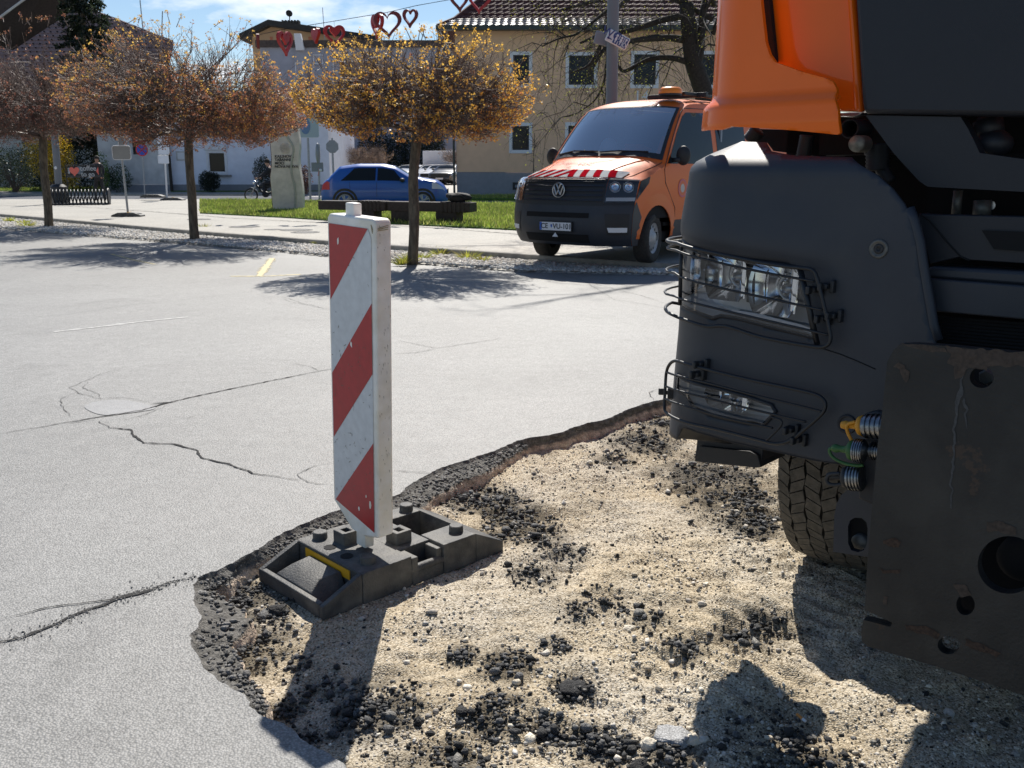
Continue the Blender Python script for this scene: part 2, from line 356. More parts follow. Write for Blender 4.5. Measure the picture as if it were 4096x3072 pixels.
# ---------------------------------------------------------------- ground, excavation, kerb, pavement
def vnoise(x, y, s, seed=0):
    """smooth value noise, vectorised"""
    x = np.asarray(x) * s; y = np.asarray(y) * s; xi = np.floor(x).astype(np.int64); yi = np.floor(y).astype(np.int64); fx = x - xi; fy = y - yi
    fx = fx * fx * (3 - 2 * fx); fy = fy * fy * (3 - 2 * fy)
    def h(a, b):
        n = (a * 374761393 + b * 668265263 + seed * 1442695041) & 0x7fffffff
        n = ((n ^ (n >> 13)) * 1274126177) & 0x7fffffff
        return ((n ^ (n >> 16)) & 0xffff) / 65535.0
    return (h(xi, yi) * (1 - fx) * (1 - fy) + h(xi + 1, yi) * fx * (1 - fy) + h(xi, yi + 1) * (1 - fx) * fy + h(xi + 1, yi + 1) * fx * fy) * 2 - 1
Z7 = lambda x, y: (x * .678, 1950 + y * .678)
Z8 = lambda x, y: (1500 + x * .633, 1500 + y * .633)
epx = [Z7(*p) for p in [(2060, 1655), (2000, 1610), (1900, 1540), (1750, 1450), (1600, 1360), (1480, 1300), (1460, 1240), (1380, 1200), (1250, 1120), (1195, 1060), (1150, 960), (1110, 900), (1190, 790), (1150, 700), (1145, 545), (1220, 500), (1290, 480), (1400, 430), (1560, 340), (1640, 280), (1790, 210), (1970, 140)]]
epx += [Z8(*p) for p in [(125, 770), (220, 690), (340, 620), (460, 570), (640, 520), (800, 460), (930, 400), (1150, 375), (1300, 310), (1450, 285), (1620, 205), (1800, 155), (2100, 90)]]
E2 = [tuple(gp(*p)[:2]) for p in epx]
E2 = [(.6, 1.15), (-.1, 1.55)] + E2 + [(2.6, 7.0), (4.0, 8.2)]
ES = dens(smoothp(E2, 1, False), .016, False)
edge = []
for i, (x, y) in enumerate(ES):
    dx = mn.noise(Vector((x * 9, y * 9, 0))) * .012 + mn.noise(Vector((x * 38, y * 38, 5))) * .009 + mn.noise(Vector((x * 110, y * 110, 5))) * .003
    dy = mn.noise(Vector((x * 9, y * 9, 9))) * .012 + mn.noise(Vector((x * 38, y * 38, 15))) * .009 + mn.noise(Vector((x * 110, y * 110, 15))) * .003
    edge.append((x + dx, y + dy))
holep = edge + [(7.5, 9.0), (8.0, .3), (1.2, .7)]
big = [(-700, -60), (700, -60), (700, 1500), (-700, 1500)]
# the asphalt sheet: near part triangulated around the hole, one object
tri = tessellate_polygon([[Vector((*p, 0)) for p in big], [Vector((*p, 0)) for p in holep]])
allp = big + holep
tag(MB().add([(x, y, 0) for x, y in allp], [tuple(t) for t in tri]).build('road', m_road, recalc=False), kind='structure')
ro = bpy.data.objects['road']
for p in ro.data.polygons:
    pass
_bm = bmesh.new(); _bm.from_mesh(ro.data)
for f in _bm.faces:
    if f.normal.z < 0: f.normal_flip()
_bm.to_mesh(ro.data); _bm.free()
# broken edge of the asphalt: ledge of dark rubble, then a soil wall
def ledge(x, y):
    w = .007 + .006 * (mn.noise(Vector((x * 7, y * 7, 2))) + .5)
    for (cx, cy, r, a) in [(-.88, 2.55, .28, .11), (-.92, 2.9, .18, .11), (-.74, 3.60, .30, .07), (-.45, 4.15, .34, .12), (-.1, 4.5, .22, .05)]:
        d = math.hypot(x - cx, y - cy)
        if d < r * 1.5: w += a * max(0, 1 - (d / (r * 1.5)) ** 2)
    return w
NE = len(edge); prof = []
eA = np.array(edge); tg = np.gradient(eA, axis=0)
for _ in range(6): tg[1:-1] = (tg[:-2] + tg[1:-1] + tg[2:]) / 3
tg /= np.linalg.norm(tg, axis=1)[:, None]; nrm = np.stack([tg[:, 1], -tg[:, 0]], 1)     # into the hole
VE = []; rows = 16
for i in range(NE):
    x, y = edge[i]; w = ledge(x, y); n = nrm[i]
    pr_ = [(0, 0)] + [(.003 + .004 * 1, -.012)]
    for k in range(1, 8): pr_.append((.007 + (w - .007) * k / 7, -.018 - .022 * (k / 7)))
    for k in range(1, 8): pr_.append((w + .004 + .03 * k / 7, -.040 - .105 * k / 7))
    for j, (o, z) in enumerate(pr_):
        q = 0 if j == 0 else 1
        nn = mn.noise(Vector((x * 45 + o * 60, y * 45, z * 60))) * .010 + mn.noise(Vector((x * 130, y * 130 + o * 150, z * 140))) * .004
        nz_ = mn.noise(Vector((x * 60, y * 60, 40 + o * 90))) * .011
        VE.append((x + n[0] * (o + nn * q), y + n[1] * (o + nn * q), z + nz_ * q * (1 if j > 1 else .3)))
NP = len(pr_)
FE = np.array([(i * NP + j, (i + 1) * NP + j, (i + 1) * NP + j + 1, i * NP + j + 1) for i in range(NE - 1) for j in range(NP - 1)])
cE = np.array([(.115, .11, .10) if j < 9 else (.50, .40, .31) for i in range(NE) for j in range(NP)], float)
cE[0::NP] = (.13, .125, .12)
cE *= (1 + .5 * vnoise(np.array(VE)[:, 0] * 1.0, np.array(VE)[:, 1] + np.array(VE)[:, 2] * 2, 70, 3))[:, None]
m_edge = M('broken_edge', (.1, .1, .1), .95, tint=True, var=.45, vs=60, bump=1.0, bs=120)
o = np_mesh('asphalt_edge', VE, FE, m_edge, cE, False); tag(o, kind='structure')

# excavation floor
bctr = np.array([-.473, 3.296])
def floorz(x, y):
    x = np.asarray(x, float); y = np.asarray(y, float)
    z = -.092 + .016 * vnoise(x, y, 1.7, 1) + .014 * vnoise(x, y, 5, 2) + .010 * vnoise(x, y, 13, 3) + .0055 * vnoise(x, y, 31, 4) + .0026 * vnoise(x, y, 80, 5)
    d = np.hypot(x - bctr[0], y - bctr[1]); w = np.clip(1 - (d - .42) / .25, 0, 1); z = z * (1 - w) + (-.084 + .003 * vnoise(x, y, 34, 4)) * w
    # tyre print ridges near the wheel
    u = (x - .95) * .67 + (y - 2.9) * .74; v = (x - .95) * .74 - (y - 2.9) * .67
    z = z + .0065 * vnoise(x * .35 + y * .5, y * 1.6 - x * .5, 14, 61) + .003 * np.maximum(0, vnoise(x * .3 + y * .4, y * 2.2 - x * .6, 30, 62))
    m = np.clip(1.3 - np.abs(v) / .28, 0, 1) * np.clip(1.3 - np.abs(u) / .75, 0, 1)
    z = z + m * .021 * np.sin(u * 2 * pi / .085 + 1.2 * np.sin(v * 9)) * (.6 + .4 * vnoise(x, y, 8, 8))
    z = z + .028 * np.exp(-((x - .72) ** 2 + (y - 2.55) ** 2) / .02) + .02 * np.exp(-((x - .35) ** 2 + (y - 4.1) ** 2) / .05)
    return z
xs = np.concatenate([np.arange(-1.3, 2.2, .0105), np.arange(2.2, 8.2, .15)]); ys = np.concatenate([np.arange(.4, 1.6, .1), np.arange(1.6, 4.4, .0105), np.arange(4.4, 6.6, .02), np.arange(6.6, 9.4, .15)])
GX, GY = np.meshgrid(xs, ys, indexing='ij'); GZ = floorz(GX, GY); nx, ny = GX.shape
idx = np.arange(nx * ny).reshape(nx, ny)
Fq = np.stack([idx[:-1, :-1], idx[1:, :-1], idx[1:, 1:], idx[:-1, 1:]], -1).reshape(-1, 4)
def sandmat():
    m = bpy.data.materials.new('sandy_gravel'); m.use_nodes = True; t = m.node_tree; n = t.nodes; b = n['Principled BSDF']; l = t.links.new
    tcn = n.new('ShaderNodeTexCoord'); src = tcn.outputs['Object']
    v = n.new('ShaderNodeTexVoronoi'); v.inputs['Scale'].default_value = 190; l(src, v.inputs[0])
    v2 = n.new('ShaderNodeTexVoronoi'); v2.inputs['Scale'].default_value = 75; l(src, v2.inputs[0])
    bw = n.new('ShaderNodeRGBToBW'); l(v.outputs['Color'], bw.inputs[0])
    rp = n.new('ShaderNodeValToRGB'); e = rp.color_ramp.elements; e[0].position = .12; e[0].color = (.17, .14, .10, 1); e[1].position = .85; e[1].color = (.62, .565, .48, 1)
    k = e.new(.45); k.color = (.47, .405, .315, 1); l(bw.outputs[0], rp.inputs[0])
    no = n.new('ShaderNodeTexNoise'); no.inputs['Scale'].default_value = 2.3; no.inputs['Detail'].default_value = 7; l(src, no.inputs[0])
    r2 = n.new('ShaderNodeValToRGB'); r2.color_ramp.elements[0].position = .42; r2.color_ramp.elements[0].color = (1.0, .95, .84, 1); r2.color_ramp.elements[1].position = .60; r2.color_ramp.elements[1].color = (1.0, 1.0, .98, 1); l(no.outputs[0], r2.inputs[0])
    mm = n.new('ShaderNodeMixRGB'); mm.blend_type = 'MULTIPLY'; mm.inputs[0].default_value = 1; l(rp.outputs[0], mm.inputs[1]); l(r2.outputs[0], mm.inputs[2])
    a = n.new('ShaderNodeAttribute'); a.attribute_name = 'tint'; m3 = n.new('ShaderNodeMixRGB'); m3.blend_type = 'MULTIPLY'; m3.inputs[0].default_value = 1; l(mm.outputs[0], m3.inputs[1]); l(a.outputs[0], m3.inputs[2])
    l(m3.outputs[0], b.inputs['Base Color']); b.inputs['Roughness'].default_value = .95; b.inputs['Specular IOR Level'].default_value = .2
    bp = n.new('ShaderNodeBump'); bp.inputs['Strength'].default_value = .9; bp.inputs['Distance'].default_value = .004; bp.invert = True; l(v.outputs['Distance'], bp.inputs['Height'])
    bp2 = n.new('ShaderNodeBump'); bp2.inputs['Strength'].default_value = .6; bp2.inputs['Distance'].default_value = .006; bp2.invert = True; l(v2.outputs['Distance'], bp2.inputs['Height'])
    l(bp2.outputs[0], bp.inputs['Normal']); l(bp.outputs[0], b.inputs['Normal']); return m
m_sand = sandmat(); m_street = M('shaded_street', (.13, .135, .15), .95, var=.1, vs=1, spec=.1)  # darker street colour carries the shadow lying across it
# dark asphalt crumb areas: (px x, px y in D coordinates, radius m, weight)
CL = [(500, 1310, .16, 1.0), (530, 1400, .16, 1.0), (500, 1290, .10, 1), (590, 1330, .10, .6), (1010, 1075, .16, 1.0), (1075, 1085, .16, 1.0), (1120, 1120, .16, 1.0), (1165, 1160, .13, .7), (1390, 960, .22, 1.0), (1440, 920, .2, .9), (1330, 1000, .12, .5), (1545, 1030, .30, 1.0), (1610, 1080, .30, 1.0),
      (1630, 1130, .16, .9), (1150, 1240, .10, .6), (1250, 1320, .07, .5), (1000, 1410, .06, .6), (820, 1520, .14, 1.0), (780, 1540, .1, 1), (1240, 1480, .07, 1.0), (1095, 1435, .09, .9), (1080, 1540, .1, .9), (960, 1650, .12, .8), (1270, 1590, .07, .9), (1330, 1600, .06, .9), (1450, 1620, .08, 1.0), (700, 1480, .08, .4),
      (1480, 1400, .08, .8), (1660, 1350, .10, .7), (1600, 1375, .09, .8), (610, 1530, .06, .7), (660, 1590, .06, .5), (1200, 1390, .05, .5), (1180, 1570, .08, .6), (640, 1440, .07, .3), (1700, 1600, .15, .5), (1750, 1630, .12, .5), (1060, 1160, .12, .5), (1210, 1200, .1, .5), (1300, 1290, .1, .35), (1400, 1330, .1, .35)]
CLW = [(*gd(x, y, -.09)[:2], r, w) for x, y, r, w in CL]
def dark_w(x, y):
    d = np.zeros_like(x)
    for cx, cy, r, w in CLW:
        q = np.hypot((x - cx), (y - cy) * .8); d = np.maximum(d, w * np.clip(1.25 - q / r, 0, 1))
    return np.clip(d * (1.1 + .9 * vnoise(x, y, 18, 31)), 0, 1)
dw = dark_w(GX, GY); cf = 1 - .72 * np.clip(dw * 1.3, 0, 1)
cf = cf * (1 - .22 * np.clip(vnoise(GX, GY, 24, 78) - .1, 0, 1)) * (1 - .14 * np.clip(vnoise(GX, GY, 7, 77) + .2, 0, 1))
colf = np.stack([cf, cf, cf], -1).reshape(-1, 3)
tag(np_mesh('gravel_bed', np.stack([GX, GY, GZ], -1).reshape(-1, 3), Fq, m_sand, colf, True), kind='structure')

hp = np.array(holep)
def in_hole(x, y, marg=.035):
    c = np.zeros(x.shape, bool); j = len(hp) - 1
    for i in range(len(hp)):
        xi, yi = hp[i]; xj, yj = hp[j]
        k = ((yi > y) != (yj > y)) & (x < (xj - xi) * (y - yi) / (yj - yi + 1e-12) + xi); c ^= k; j = i
    ok = c.copy(); ii = np.where(c)[0]
    for s in range(0, len(ii), 4000):
        q = ii[s:s + 4000]; dd = np.min((x[q, None] - eA[None, ::4, 0]) ** 2 + (y[q, None] - eA[None, ::4, 1]) ** 2, 1); ok[q] = dd > marg ** 2
    return ok
def scatter(n, near=1.8):
    # density falls with distance: uniform in view
    y = 1.75 + (rng.random(n) ** 1.5) * 4.6; x = -1.15 + rng.random(n) * (1.3 + y * .56 + .3)
    q = (.5 + .5 * vnoise(x, y, 3.1, 91)) * .7 + .3 * (.5 + .5 * vnoise(x, y, 11, 92)); kk = q > .18 + rng.random(n) * .62; x, y = x[kk], y[kk]
    k = in_hole(x, y); return x[k], y[k]
def beige(n):
    b = np.array([(.62, .54, .42), (.66, .60, .51), (.50, .42, .31), (.58, .55, .50), (.40, .36, .31), (.72, .66, .54)])
    return b[rng.integers(0, len(b), n)] * rng.uniform(.75, 1.12, (n, 1))
xg, yg = scatter(60000); sz = np.clip(rng.lognormal(math.log(.0030), .42, len(xg)), .0014, .010)
P = np.stack([xg, yg, floorz(xg, yg) + sz * .35], 1); c = beige(len(xg)); dk = dark_w(xg, yg) > rng.random(len(xg)) * .8
c[dk] = rng.uniform(.02, .10, (dk.sum(), 1)) * np.array([1, .98, .95])
tag(stones('fine_gravel', P, sz, m_stone, c, 0, .24, .7), 'fine sandy gravel grains spread over the excavation floor', 'gravel', kind='stuff')
xg, yg = scatter(2300); sz = np.clip(rng.lognormal(math.log(.0070), .45, len(xg)), .004, .022)
P = np.stack([xg, yg, floorz(xg, yg) + sz * .3], 1); c = beige(len(xg)) * 1.02
tag(stones('pebbles', P, sz, m_stone, c, 0, .2, .65), 'pale beige pebbles lying loose in the excavation', 'pebbles', kind='stuff')
# black crumbs in heaps
px_, py_, ps_ = [], [], []
for cx, cy, r, w in CLW:
    k = int(1350 * r * w) + 20; a = rng.random(k) * 2 * pi; q = r * rng.random(k) ** .7 * (1.0 + .25 * rng.normal(size=k))
    px_.append(cx + q * np.cos(a)); py_.append(cy + q * np.sin(a) * 1.1); ps_.append(np.clip(rng.lognormal(math.log(.0048), .55, k), .002, .020))
px_ = np.concatenate(px_ + [scatter(700)[0]]); n0 = sum(len(a) for a in py_)
xx, yy = scatter(11000); px_ = np.concatenate([px_[:n0], xx]); py_ = np.concatenate(py_ + [yy]); ps_ = np.concatenate(ps_ + [np.clip(rng.lognormal(math.log(.0032), .5, len(xx)), .0016, .012)])
k = in_hole(px_, py_, .02); px_, py_, ps_ = px_[k], py_[k], ps_[k]
zz = floorz(px_, py_) + ps_ * .35 + .012 * dark_w(px_, py_) * rng.random(len(px_))
c = (.018 + .13 * rng.random((len(px_), 1)) ** 2.2) * np.array([1, .99, .98]); c[rng.random(len(px_)) < .08] = (.2, .19, .17)
tag(stones('asphalt_rubble', np.stack([px_, py_, zz], 1), ps_, m_rubble, c, 0, .27, .75), 'black crumbled asphalt in heaps on the pale gravel', 'rubble', kind='stuff')
# crumbs on the ledge
ii = rng.integers(0, NE, 5200); w = np.array([ledge(*edge[i]) for i in ii]); keep = w > .03; ii, w = ii[keep], w[keep]
t = rng.random(len(ii)) * w; s_ = np.clip(rng.lognormal(math.log(.0055), .4, len(ii)), .003, .014)
P = np.stack([eA[ii, 0] + nrm[ii, 0] * (.008 + t), eA[ii, 1] + nrm[ii, 1] * (.008 + t), -.020 - .02 * t / w + s_ * .2], 1)
tag(stones('edge_crumbs', P, s_, m_rubble, rng.uniform(.04, .22, (len(ii), 1)) * np.array([1, .97, .92]), 0, .26, .8), 'dark asphalt crumbs along the broken road edge', 'rubble', kind='stuff')

# single lumps worth naming
def lump(px, py, r, label, matl, colr, name, cat, flat=.6, seed=0, top=False):
    p = gd(px, py, -.085); z = float(floorz(p[0], p[1])); mb = MB(); mb.ell((0, 0, 0), (r, r * .8, r * flat), 22, 14, nz=.0)
    V = []
    for v in mb.v:
        d = Vector(v); q = 1 + .35 * mn.noise(d * (2.2 / r) + Vector((seed, 0, 0))) + .18 * mn.noise(d * (6 / r)) + .08 * mn.noise(d * (15 / r)); d = Vector((d.x * q, d.y * q, d.z * q))
        if top: d.z = min(d.z, r * flat * .45)
        V.append(tuple(d))
    mb.v = V; o = mb.build(name, matl, smooth=50); o.location = (p[0], p[1], z + r * flat * .35); return tag(o, label, cat)
m_lump = M('asphalt_lump', (.028, .027, .027), .85, var=.6, vs=120, bump=1, bs=200)
m_slab = asphalt('slab_piece', (.20, .2, .2), (.50, .5, .5), sc=170)
m_pale = M('pale_stone', (.60, .54, .44), .9, var=.12, vs=40, bump=.5, bs=120)
lump(1240, 1478, .044, 'black lumpy piece of asphalt in the middle of the lit gravel', m_lump, 0, 'asphalt_chunk', 'asphalt piece', .30, 1)
lump(1452, 1588, .052, 'grey flat-topped slab of asphalt by the shadow edge', m_slab, 0, 'asphalt_slab', 'asphalt piece', .5, 5, True)
lump(1405, 1600, .026, 'pale stone touching the left side of the flat asphalt slab', m_pale, 0, 'stone', 'stone', .7, 9)
lump(1497, 1596, .022, 'pale stone touching the right side of the flat asphalt slab', m_pale, 0, 'stone', 'stone', .7, 12)
lump(1360, 1346, .022, 'lone tan stone with a small shadow on smooth gravel', m_pale, 0, 'stone', 'stone', .7, 17)
lump(1437, 1386, .014, 'small cube-like black lump on the bright gravel', m_lump, 0, 'asphalt_chunk', 'asphalt piece', .9, 21)
lump(1385, 1655, .030, 'black rounded asphalt lump at the bottom edge of the gravel', m_lump, 0, 'asphalt_chunk', 'asphalt piece', .7, 31)
lump(600, 1322, .034, 'dark asphalt lump in front of the grey rubber base', m_lump, 0, 'asphalt_chunk', 'asphalt piece', .6, 41)
# cigarette end
cg = gd(1734, 1550, -.085); cz = float(floorz(cg[0], cg[1])) + .012
t = thing('cigarette_end', 'orange and white cigarette end lying in the shaded gravel', 'cigarette end', (cg[0], cg[1], cz))
MB().cyl((0, 0, 0), (-.010, .020, .002), .0042, 10).build('filter', M('cork_paper', (.65, .25, .05), .7), t)
MB().cyl((0, 0, 0), (.005, -.010, -.001), .0041, 10).build('paper_tip', m_trimw, t)

# cracks: thin dark strips a few millimetres above the asphalt
def strip(pts, wid, z, mb, jit=.012, seg=.025, taper=True, seed=0):
    P = dens(pts, seg, False); n = len(P); A = []
    for i, (x, y) in enumerate(P):
        A.append((x + mn.noise(Vector((x * 14, y * 14, seed))) * jit + mn.noise(Vector((x * 45, y * 45, seed + 5))) * jit * .5, y + mn.noise(Vector((x * 14, y * 14, seed + 20))) * jit + mn.noise(Vector((x * 45, y * 45, seed + 25))) * jit * .5))
    vs = []
    for i in range(n):
        a = np.array(A[max(0, i - 1)]); b = np.array(A[min(n - 1, i + 1)]); t = b - a; t /= (np.linalg.norm(t) + 1e-9); q = np.array([-t[1], t[0]])
        w = wid * (.45 + .8 * abs(mn.noise(Vector((A[i][0] * 22, A[i][1] * 22, 3 + seed)))) * 2) * .5
        if taper: w *= min(1, .25 + 3.0 * min(i, n - 1 - i) / n)
        c = np.array(A[i]); vs += [(*(c + q * w), z), (*(c - q * w), z)]
    return mb.add(vs, [(2 * i, 2 * i + 1, 2 * i + 3, 2 * i + 2) for i in range(n - 1)])
Z6 = lambda x, y: (x * .633, 1000 + y * .633)
g6 = lambda L_: [tuple(gp(*Z6(*p))[:2]) for p in L_]
g7 = lambda L_: [tuple(gp(*Z7(*p))[:2]) for p in L_]
g8 = lambda L_: [tuple(gp(*Z8(*p))[:2]) for p in L_]
gD = lambda L_: [tuple(gd(*p)[:2]) for p in L_]
ck = MB()
strip(g7([(-60, 925), (150, 885), (400, 775), (700, 660), (900, 605), (1010, 560), (1150, 530)]), .016, .004, ck, .012)
strip(g7([(0, 785), (300, 710), (650, 665), (900, 590)]), .009, .0038, ck, .012)
strip(g6([(630, 1085), (690, 1125), (830, 1140), (850, 1180), (910, 1222), (1100, 1230), (1245, 1265), (1270, 1315), (1480, 1365), (1600, 1415), (1780, 1440), (1900, 1460)]), .014, .004, ck, .01)
strip(g6([(-40, 1170), (350, 1105), (620, 1058), (900, 1015), (1050, 970), (1300, 912), (2000, 770), (2110, 750)]), .015, .0037, ck, .01)
strip(g6([(960, 975), (1110, 962)]), .028, .0041, ck, .006)
o = ck.build('crack', m_crack, recalc=False); tag(o, kind='structure')
_cc = np.array(dens(g7([(-60, 925), (150, 885), (400, 775), (700, 660), (900, 605), (1010, 560), (1150, 530)]), .02, False)); _q = _cc[rng.integers(0, len(_cc), 900)] + rng.normal(0, .045, (900, 2)) * rng.random((900, 1)); _s = np.clip(rng.lognormal(math.log(.0017), .4, 900), .001, .006)
tag(stones('crack_crumbs', np.column_stack([_q, .002 + _s * .3]), _s, m_rubble, rng.uniform(.08, .32, (900, 1)) * np.array([1, .98, .94]), 0, .26, .7), 'loose asphalt crumbs along the widest crack in the road', 'rubble', kind='stuff')
ck = MB()
for i, l_ in enumerate([[(820, 735), (640, 785), (440, 870), (500, 905), (620, 940), (800, 935), (960, 970), (1060, 975)], [(560, 835), (520, 870), (620, 910), (640, 945)], [(480, 900), (380, 945), (400, 1010), (450, 1055)], [(1780, 1080 - 780), (1830, 330), (2000, 360), (2090, 385)], [(0, 445), (450, 405), (800, 352), (1400, 290), (1800, 235)],
                        [(1830, 715), (1970, 740), (2020, 770)], [(2110, 1350), (1985, 1365), (1880, 1420), (1950, 1470), (2110, 1490)], [(640, 1060), (930, 1015)], [(780, 1080), (960, 1030), (1050, 985)], [(0, 545), (340, 515)], [(420, 1100), (620, 1070)], [(915, 1225), (980, 1232)],  [(1160, 1070), (1240, 1050)], [(1420, 1355), (1560, 1400)]]):
    strip(g6(l_), .0052, .0036 + .00005 * i, ck, .014, seed=i)
strip(g8([(125, 608), (340, 620)]), .006, .0045, ck); strip(g8([(1800, 90), (1730, 110), (1760, 160)]), .006, .0045, ck)
for i, l_ in enumerate([[(860, 735), (905, 745), (942, 753), (1090, 730)], [(850, 765), (900, 762), (942, 753)], [(1200, 592), (1290, 615), (1390, 640), (1450, 660)], [(1290, 640), (1450, 668)], [(1250, 600), (1330, 650)], [(610, 640), (650, 655), (712, 668)], [(1400, 590), (1440, 602)]]):
    strip(gD(l_), .006, .0034 + .00005 * i, ck, .03, seed=i + 30)
o = ck.build('fine_cracks', m_crack2, recalc=False); tag(o, kind='structure')
# pale patch, faded road paint
pp = g6([(520, 985), (640, 950), (800, 948), (960, 985), (1000, 1005), (850, 1030), (660, 1052), (560, 1020)])
m_patch = asphalt('smooth_patch', (.235, .235, .235), (.31, .31, .31), sc=300, bump=.1)
patch(smoothp(pp), lambda x, y: (x, y, .003), .05).build('road_patch', m_patch, recalc=False)
tag(bpy.data.objects['road_patch'], kind='structure')
mk = MB(); strip(g6([(340, 518), (600, 490), (880, 455), (1190, 425)]), .055, .003, mk, .002, taper=False)
o = mk.build('white_marking', m_white_line, recalc=False); tag(o, kind='structure')
mk = MB(); strip(gD([(498, 597), (570, 597), (650, 593)]), .09, .0032, mk, .004, taper=False); strip(gD([(588, 558), (560, 597)]), .13, .0037, mk, .004, taper=False)
strip(gD([(240, 549), (290, 562), (335, 571)]), .07, .0031, mk, .01, taper=False); pass
o = mk.build('yellow_marking', m_yellow_line, recalc=False); tag(o, kind='structure')

# ---- kerb line, gravel strip, pavement
KP = [(-30.5, 41.0), tuple(gp(-2, 872)[:2]), tuple(gp(757, 946)[:2]), tuple(gp(1300, 990)[:2]), tuple(gp(2074, 1048)[:2]), tuple(gp(2700, 1092)[:2]), (8.0, 9.6)]
KP = [(float(a), float(b)) for a, b in KP]
GP = [(-29.0, 34.5), tuple(gp(0, 917)[:2]), tuple(gp(900, 990)[:2]), tuple(gp(1500, 1045)[:2]), tuple(gp(2100, 1090)[:2]), tuple(gp(2690, 1103)[:2]), (7.6, 9.2)]
GP = [(float(a), float(b)) for a, b in GP]
PZ = .11
KPs = dens(smoothp(KP, 1, False), .5, False)
vs = []; kb = MB()
for i, (x, y) in enumerate(KPs):
    a = np.array(KPs[max(0, i - 1)]); b = np.array(KPs[min(len(KPs) - 1, i + 1)]); t_ = b - a; t_ /= np.linalg.norm(t_); q = np.array([-t_[1], t_[0]])
    p0 = np.array([x, y]); p1 = p0 + q * .13
    vs += [(*p0, -.05), (*p0, PZ + .004), (*(p0 + q * .012), PZ + .014), (*p1, PZ + .014), (*p1, -.05)]
kb.add(vs, [(i * 5 + j, (i + 1) * 5 + j, (i + 1) * 5 + j + 1, i * 5 + j + 1) for i in range(len(KPs) - 1) for j in range(4)])
tag(kb.build('kerb', m_kerb, smooth=20), kind='structure')
# pavement slab behind the kerb (reaches to the street on the left and behind the van on the right)
PB = [(9.5, 12.5), (9.5, 24.0), (1.5, 26.0), (-4.0, 30.0), (-13.0, 41.0), (-42.0, 41.5)]
off = []
for i, (x, y) in enumerate(KPs):
    a = np.array(KPs[max(0, i - 1)]); b = np.array(KPs[min(len(KPs) - 1, i + 1)]); t_ = b - a; t_ /= np.linalg.norm(t_); off.append((x - t_[1] * .13, y + t_[0] * .13))
poly = off + PB
tag(MB().prism(poly, lambda a, b, h: (a, b, PZ - .2 + h), .2).build('pavement', m_pave), kind='structure')
# darker line of setts in the pavement and manhole rings
mk = MB(); strip(gD([(0, 451), (150, 452), (340, 466), (500, 480), (640, 488), (900, 500), (1150, 520), (1290, 535)]), .20, PZ + .004, mk, .02, taper=False)
mk.v = [tuple(gp(*(lambda q: q)((0, 0)))) if False else v for v in mk.v]
m_setts = M('setts', (.13, .125, .115), .9, col2=(.36, .34, .30), vs=7, var=.3, bump=.6, bs=20, thr=(.45, .52))
tag(mk.build('sett_line', m_setts, recalc=False), kind='structure')
for i, (x, y, r) in enumerate([(430, 474, .3), (528, 490, .35), (640, 497, .35), (590, 496, .2), (660, 502, .3)]):
    p = gp(x * D * 1.0, y * D, PZ); mk = MB(); mk.lathe([(r, .002), (r, .006), (r - .05, .006), (r - .05, .002)], (p[0], p[1], PZ), n=28)
    mk.lathe([(0, .005), (r - .07, .005)], (p[0], p[1], PZ), n=28)
    tag(mk.build('manhole_cover', M('cast_iron', (.08, .078, .075), .7, var=.3, vs=12)), 'round iron manhole cover flush in the pavement, ' + ['near the leaning sign base', 'left of the middle tree', 'right of the middle tree', 'small one between two larger covers', 'nearest the white and red beacon'][i], 'manhole cover', 'manhole covers in the pavement')
# white stone strip
G2 = np.array(GP); K2 = np.array(KP)
def lerpl(P, t):
    P = np.array(P); s = np.concatenate([[0], np.cumsum(np.hypot(*np.diff(P, axis=0).T))]); return np.stack([np.interp(t * s[-1], s, P[:, 0]), np.interp(t * s[-1], s, P[:, 1])], -1)
ts = np.linspace(0, 1, 120); a_ = lerpl(GP, ts); b_ = lerpl(KP, ts)
mb = MB(); mb.grid(lambda i, j: tuple((a_[i] * (1 - j) + b_[i] * j).tolist()) + (.004 + .03 * (1 if 0 < j < 1 else 0),), range(120), [0, .12, .5, 1])
m_strip = M('stone_bed', (.22, .21, .19), .95, col2=(.5, .49, .46), vs=16, var=.3, bump=1, bs=25, thr=(.45, .55))
tag(mb.build('gravel_strip', m_strip, recalc=False), kind='structure')
n = 30000; t_ = 1 - rng.random(n) * .97 if False else rng.random(n) ** .7; aa = lerpl(GP, t_); bb_ = lerpl(KP, t_); j = rng.random(n) ** .9
jj = (j + .03 * rng.normal(size=n)).clip(-.05, .97)
P = aa * (1 - jj[:, None]) + bb_ * jj[:, None]; s_ = rng.uniform(.014, .034, n)
cc = np.array([(.62, .60, .56), (.5, .49, .47), (.70, .68, .64), (.40, .38, .35), (.55, .50, .43)])[rng.integers(0, 5, n)] * rng.uniform(.8, 1.1, (n, 1))
k = t_ > .12
tag(stones('white_stones', np.column_stack([P, .03 + s_ * .3])[k], s_[k], m_stone, cc[k], 0, .14, .75), 'pale river stones in the tree strip along the kerb', 'stones', kind='stuff')

# ---- lawns, verge, far street and far pavement
def slab(name, poly, z0, z1, mat, label=None, kind='structure'):
    return tag(MB().prism(poly, lambda a, b, h: (a, b, z0 + h), z1 - z0).build(name, mat), kind=kind)
LZ = PZ + .03
def gl(x, y): return tuple(gp(x, y, LZ)[:2])
LAWN = [gl(800, 850), gl(1150, 868), gl(1330, 880), gl(2074, 917), gl(2250, 926), gl(2700, 940), (9.3, 20.5), (9.3, 26), gl(2074, 818), gl(1700, 812), gl(800, 800)]
LAWN = [(float(a), float(b)) for a, b in LAWN]
slab('lawn', LAWN, 0, LZ, m_lawn)
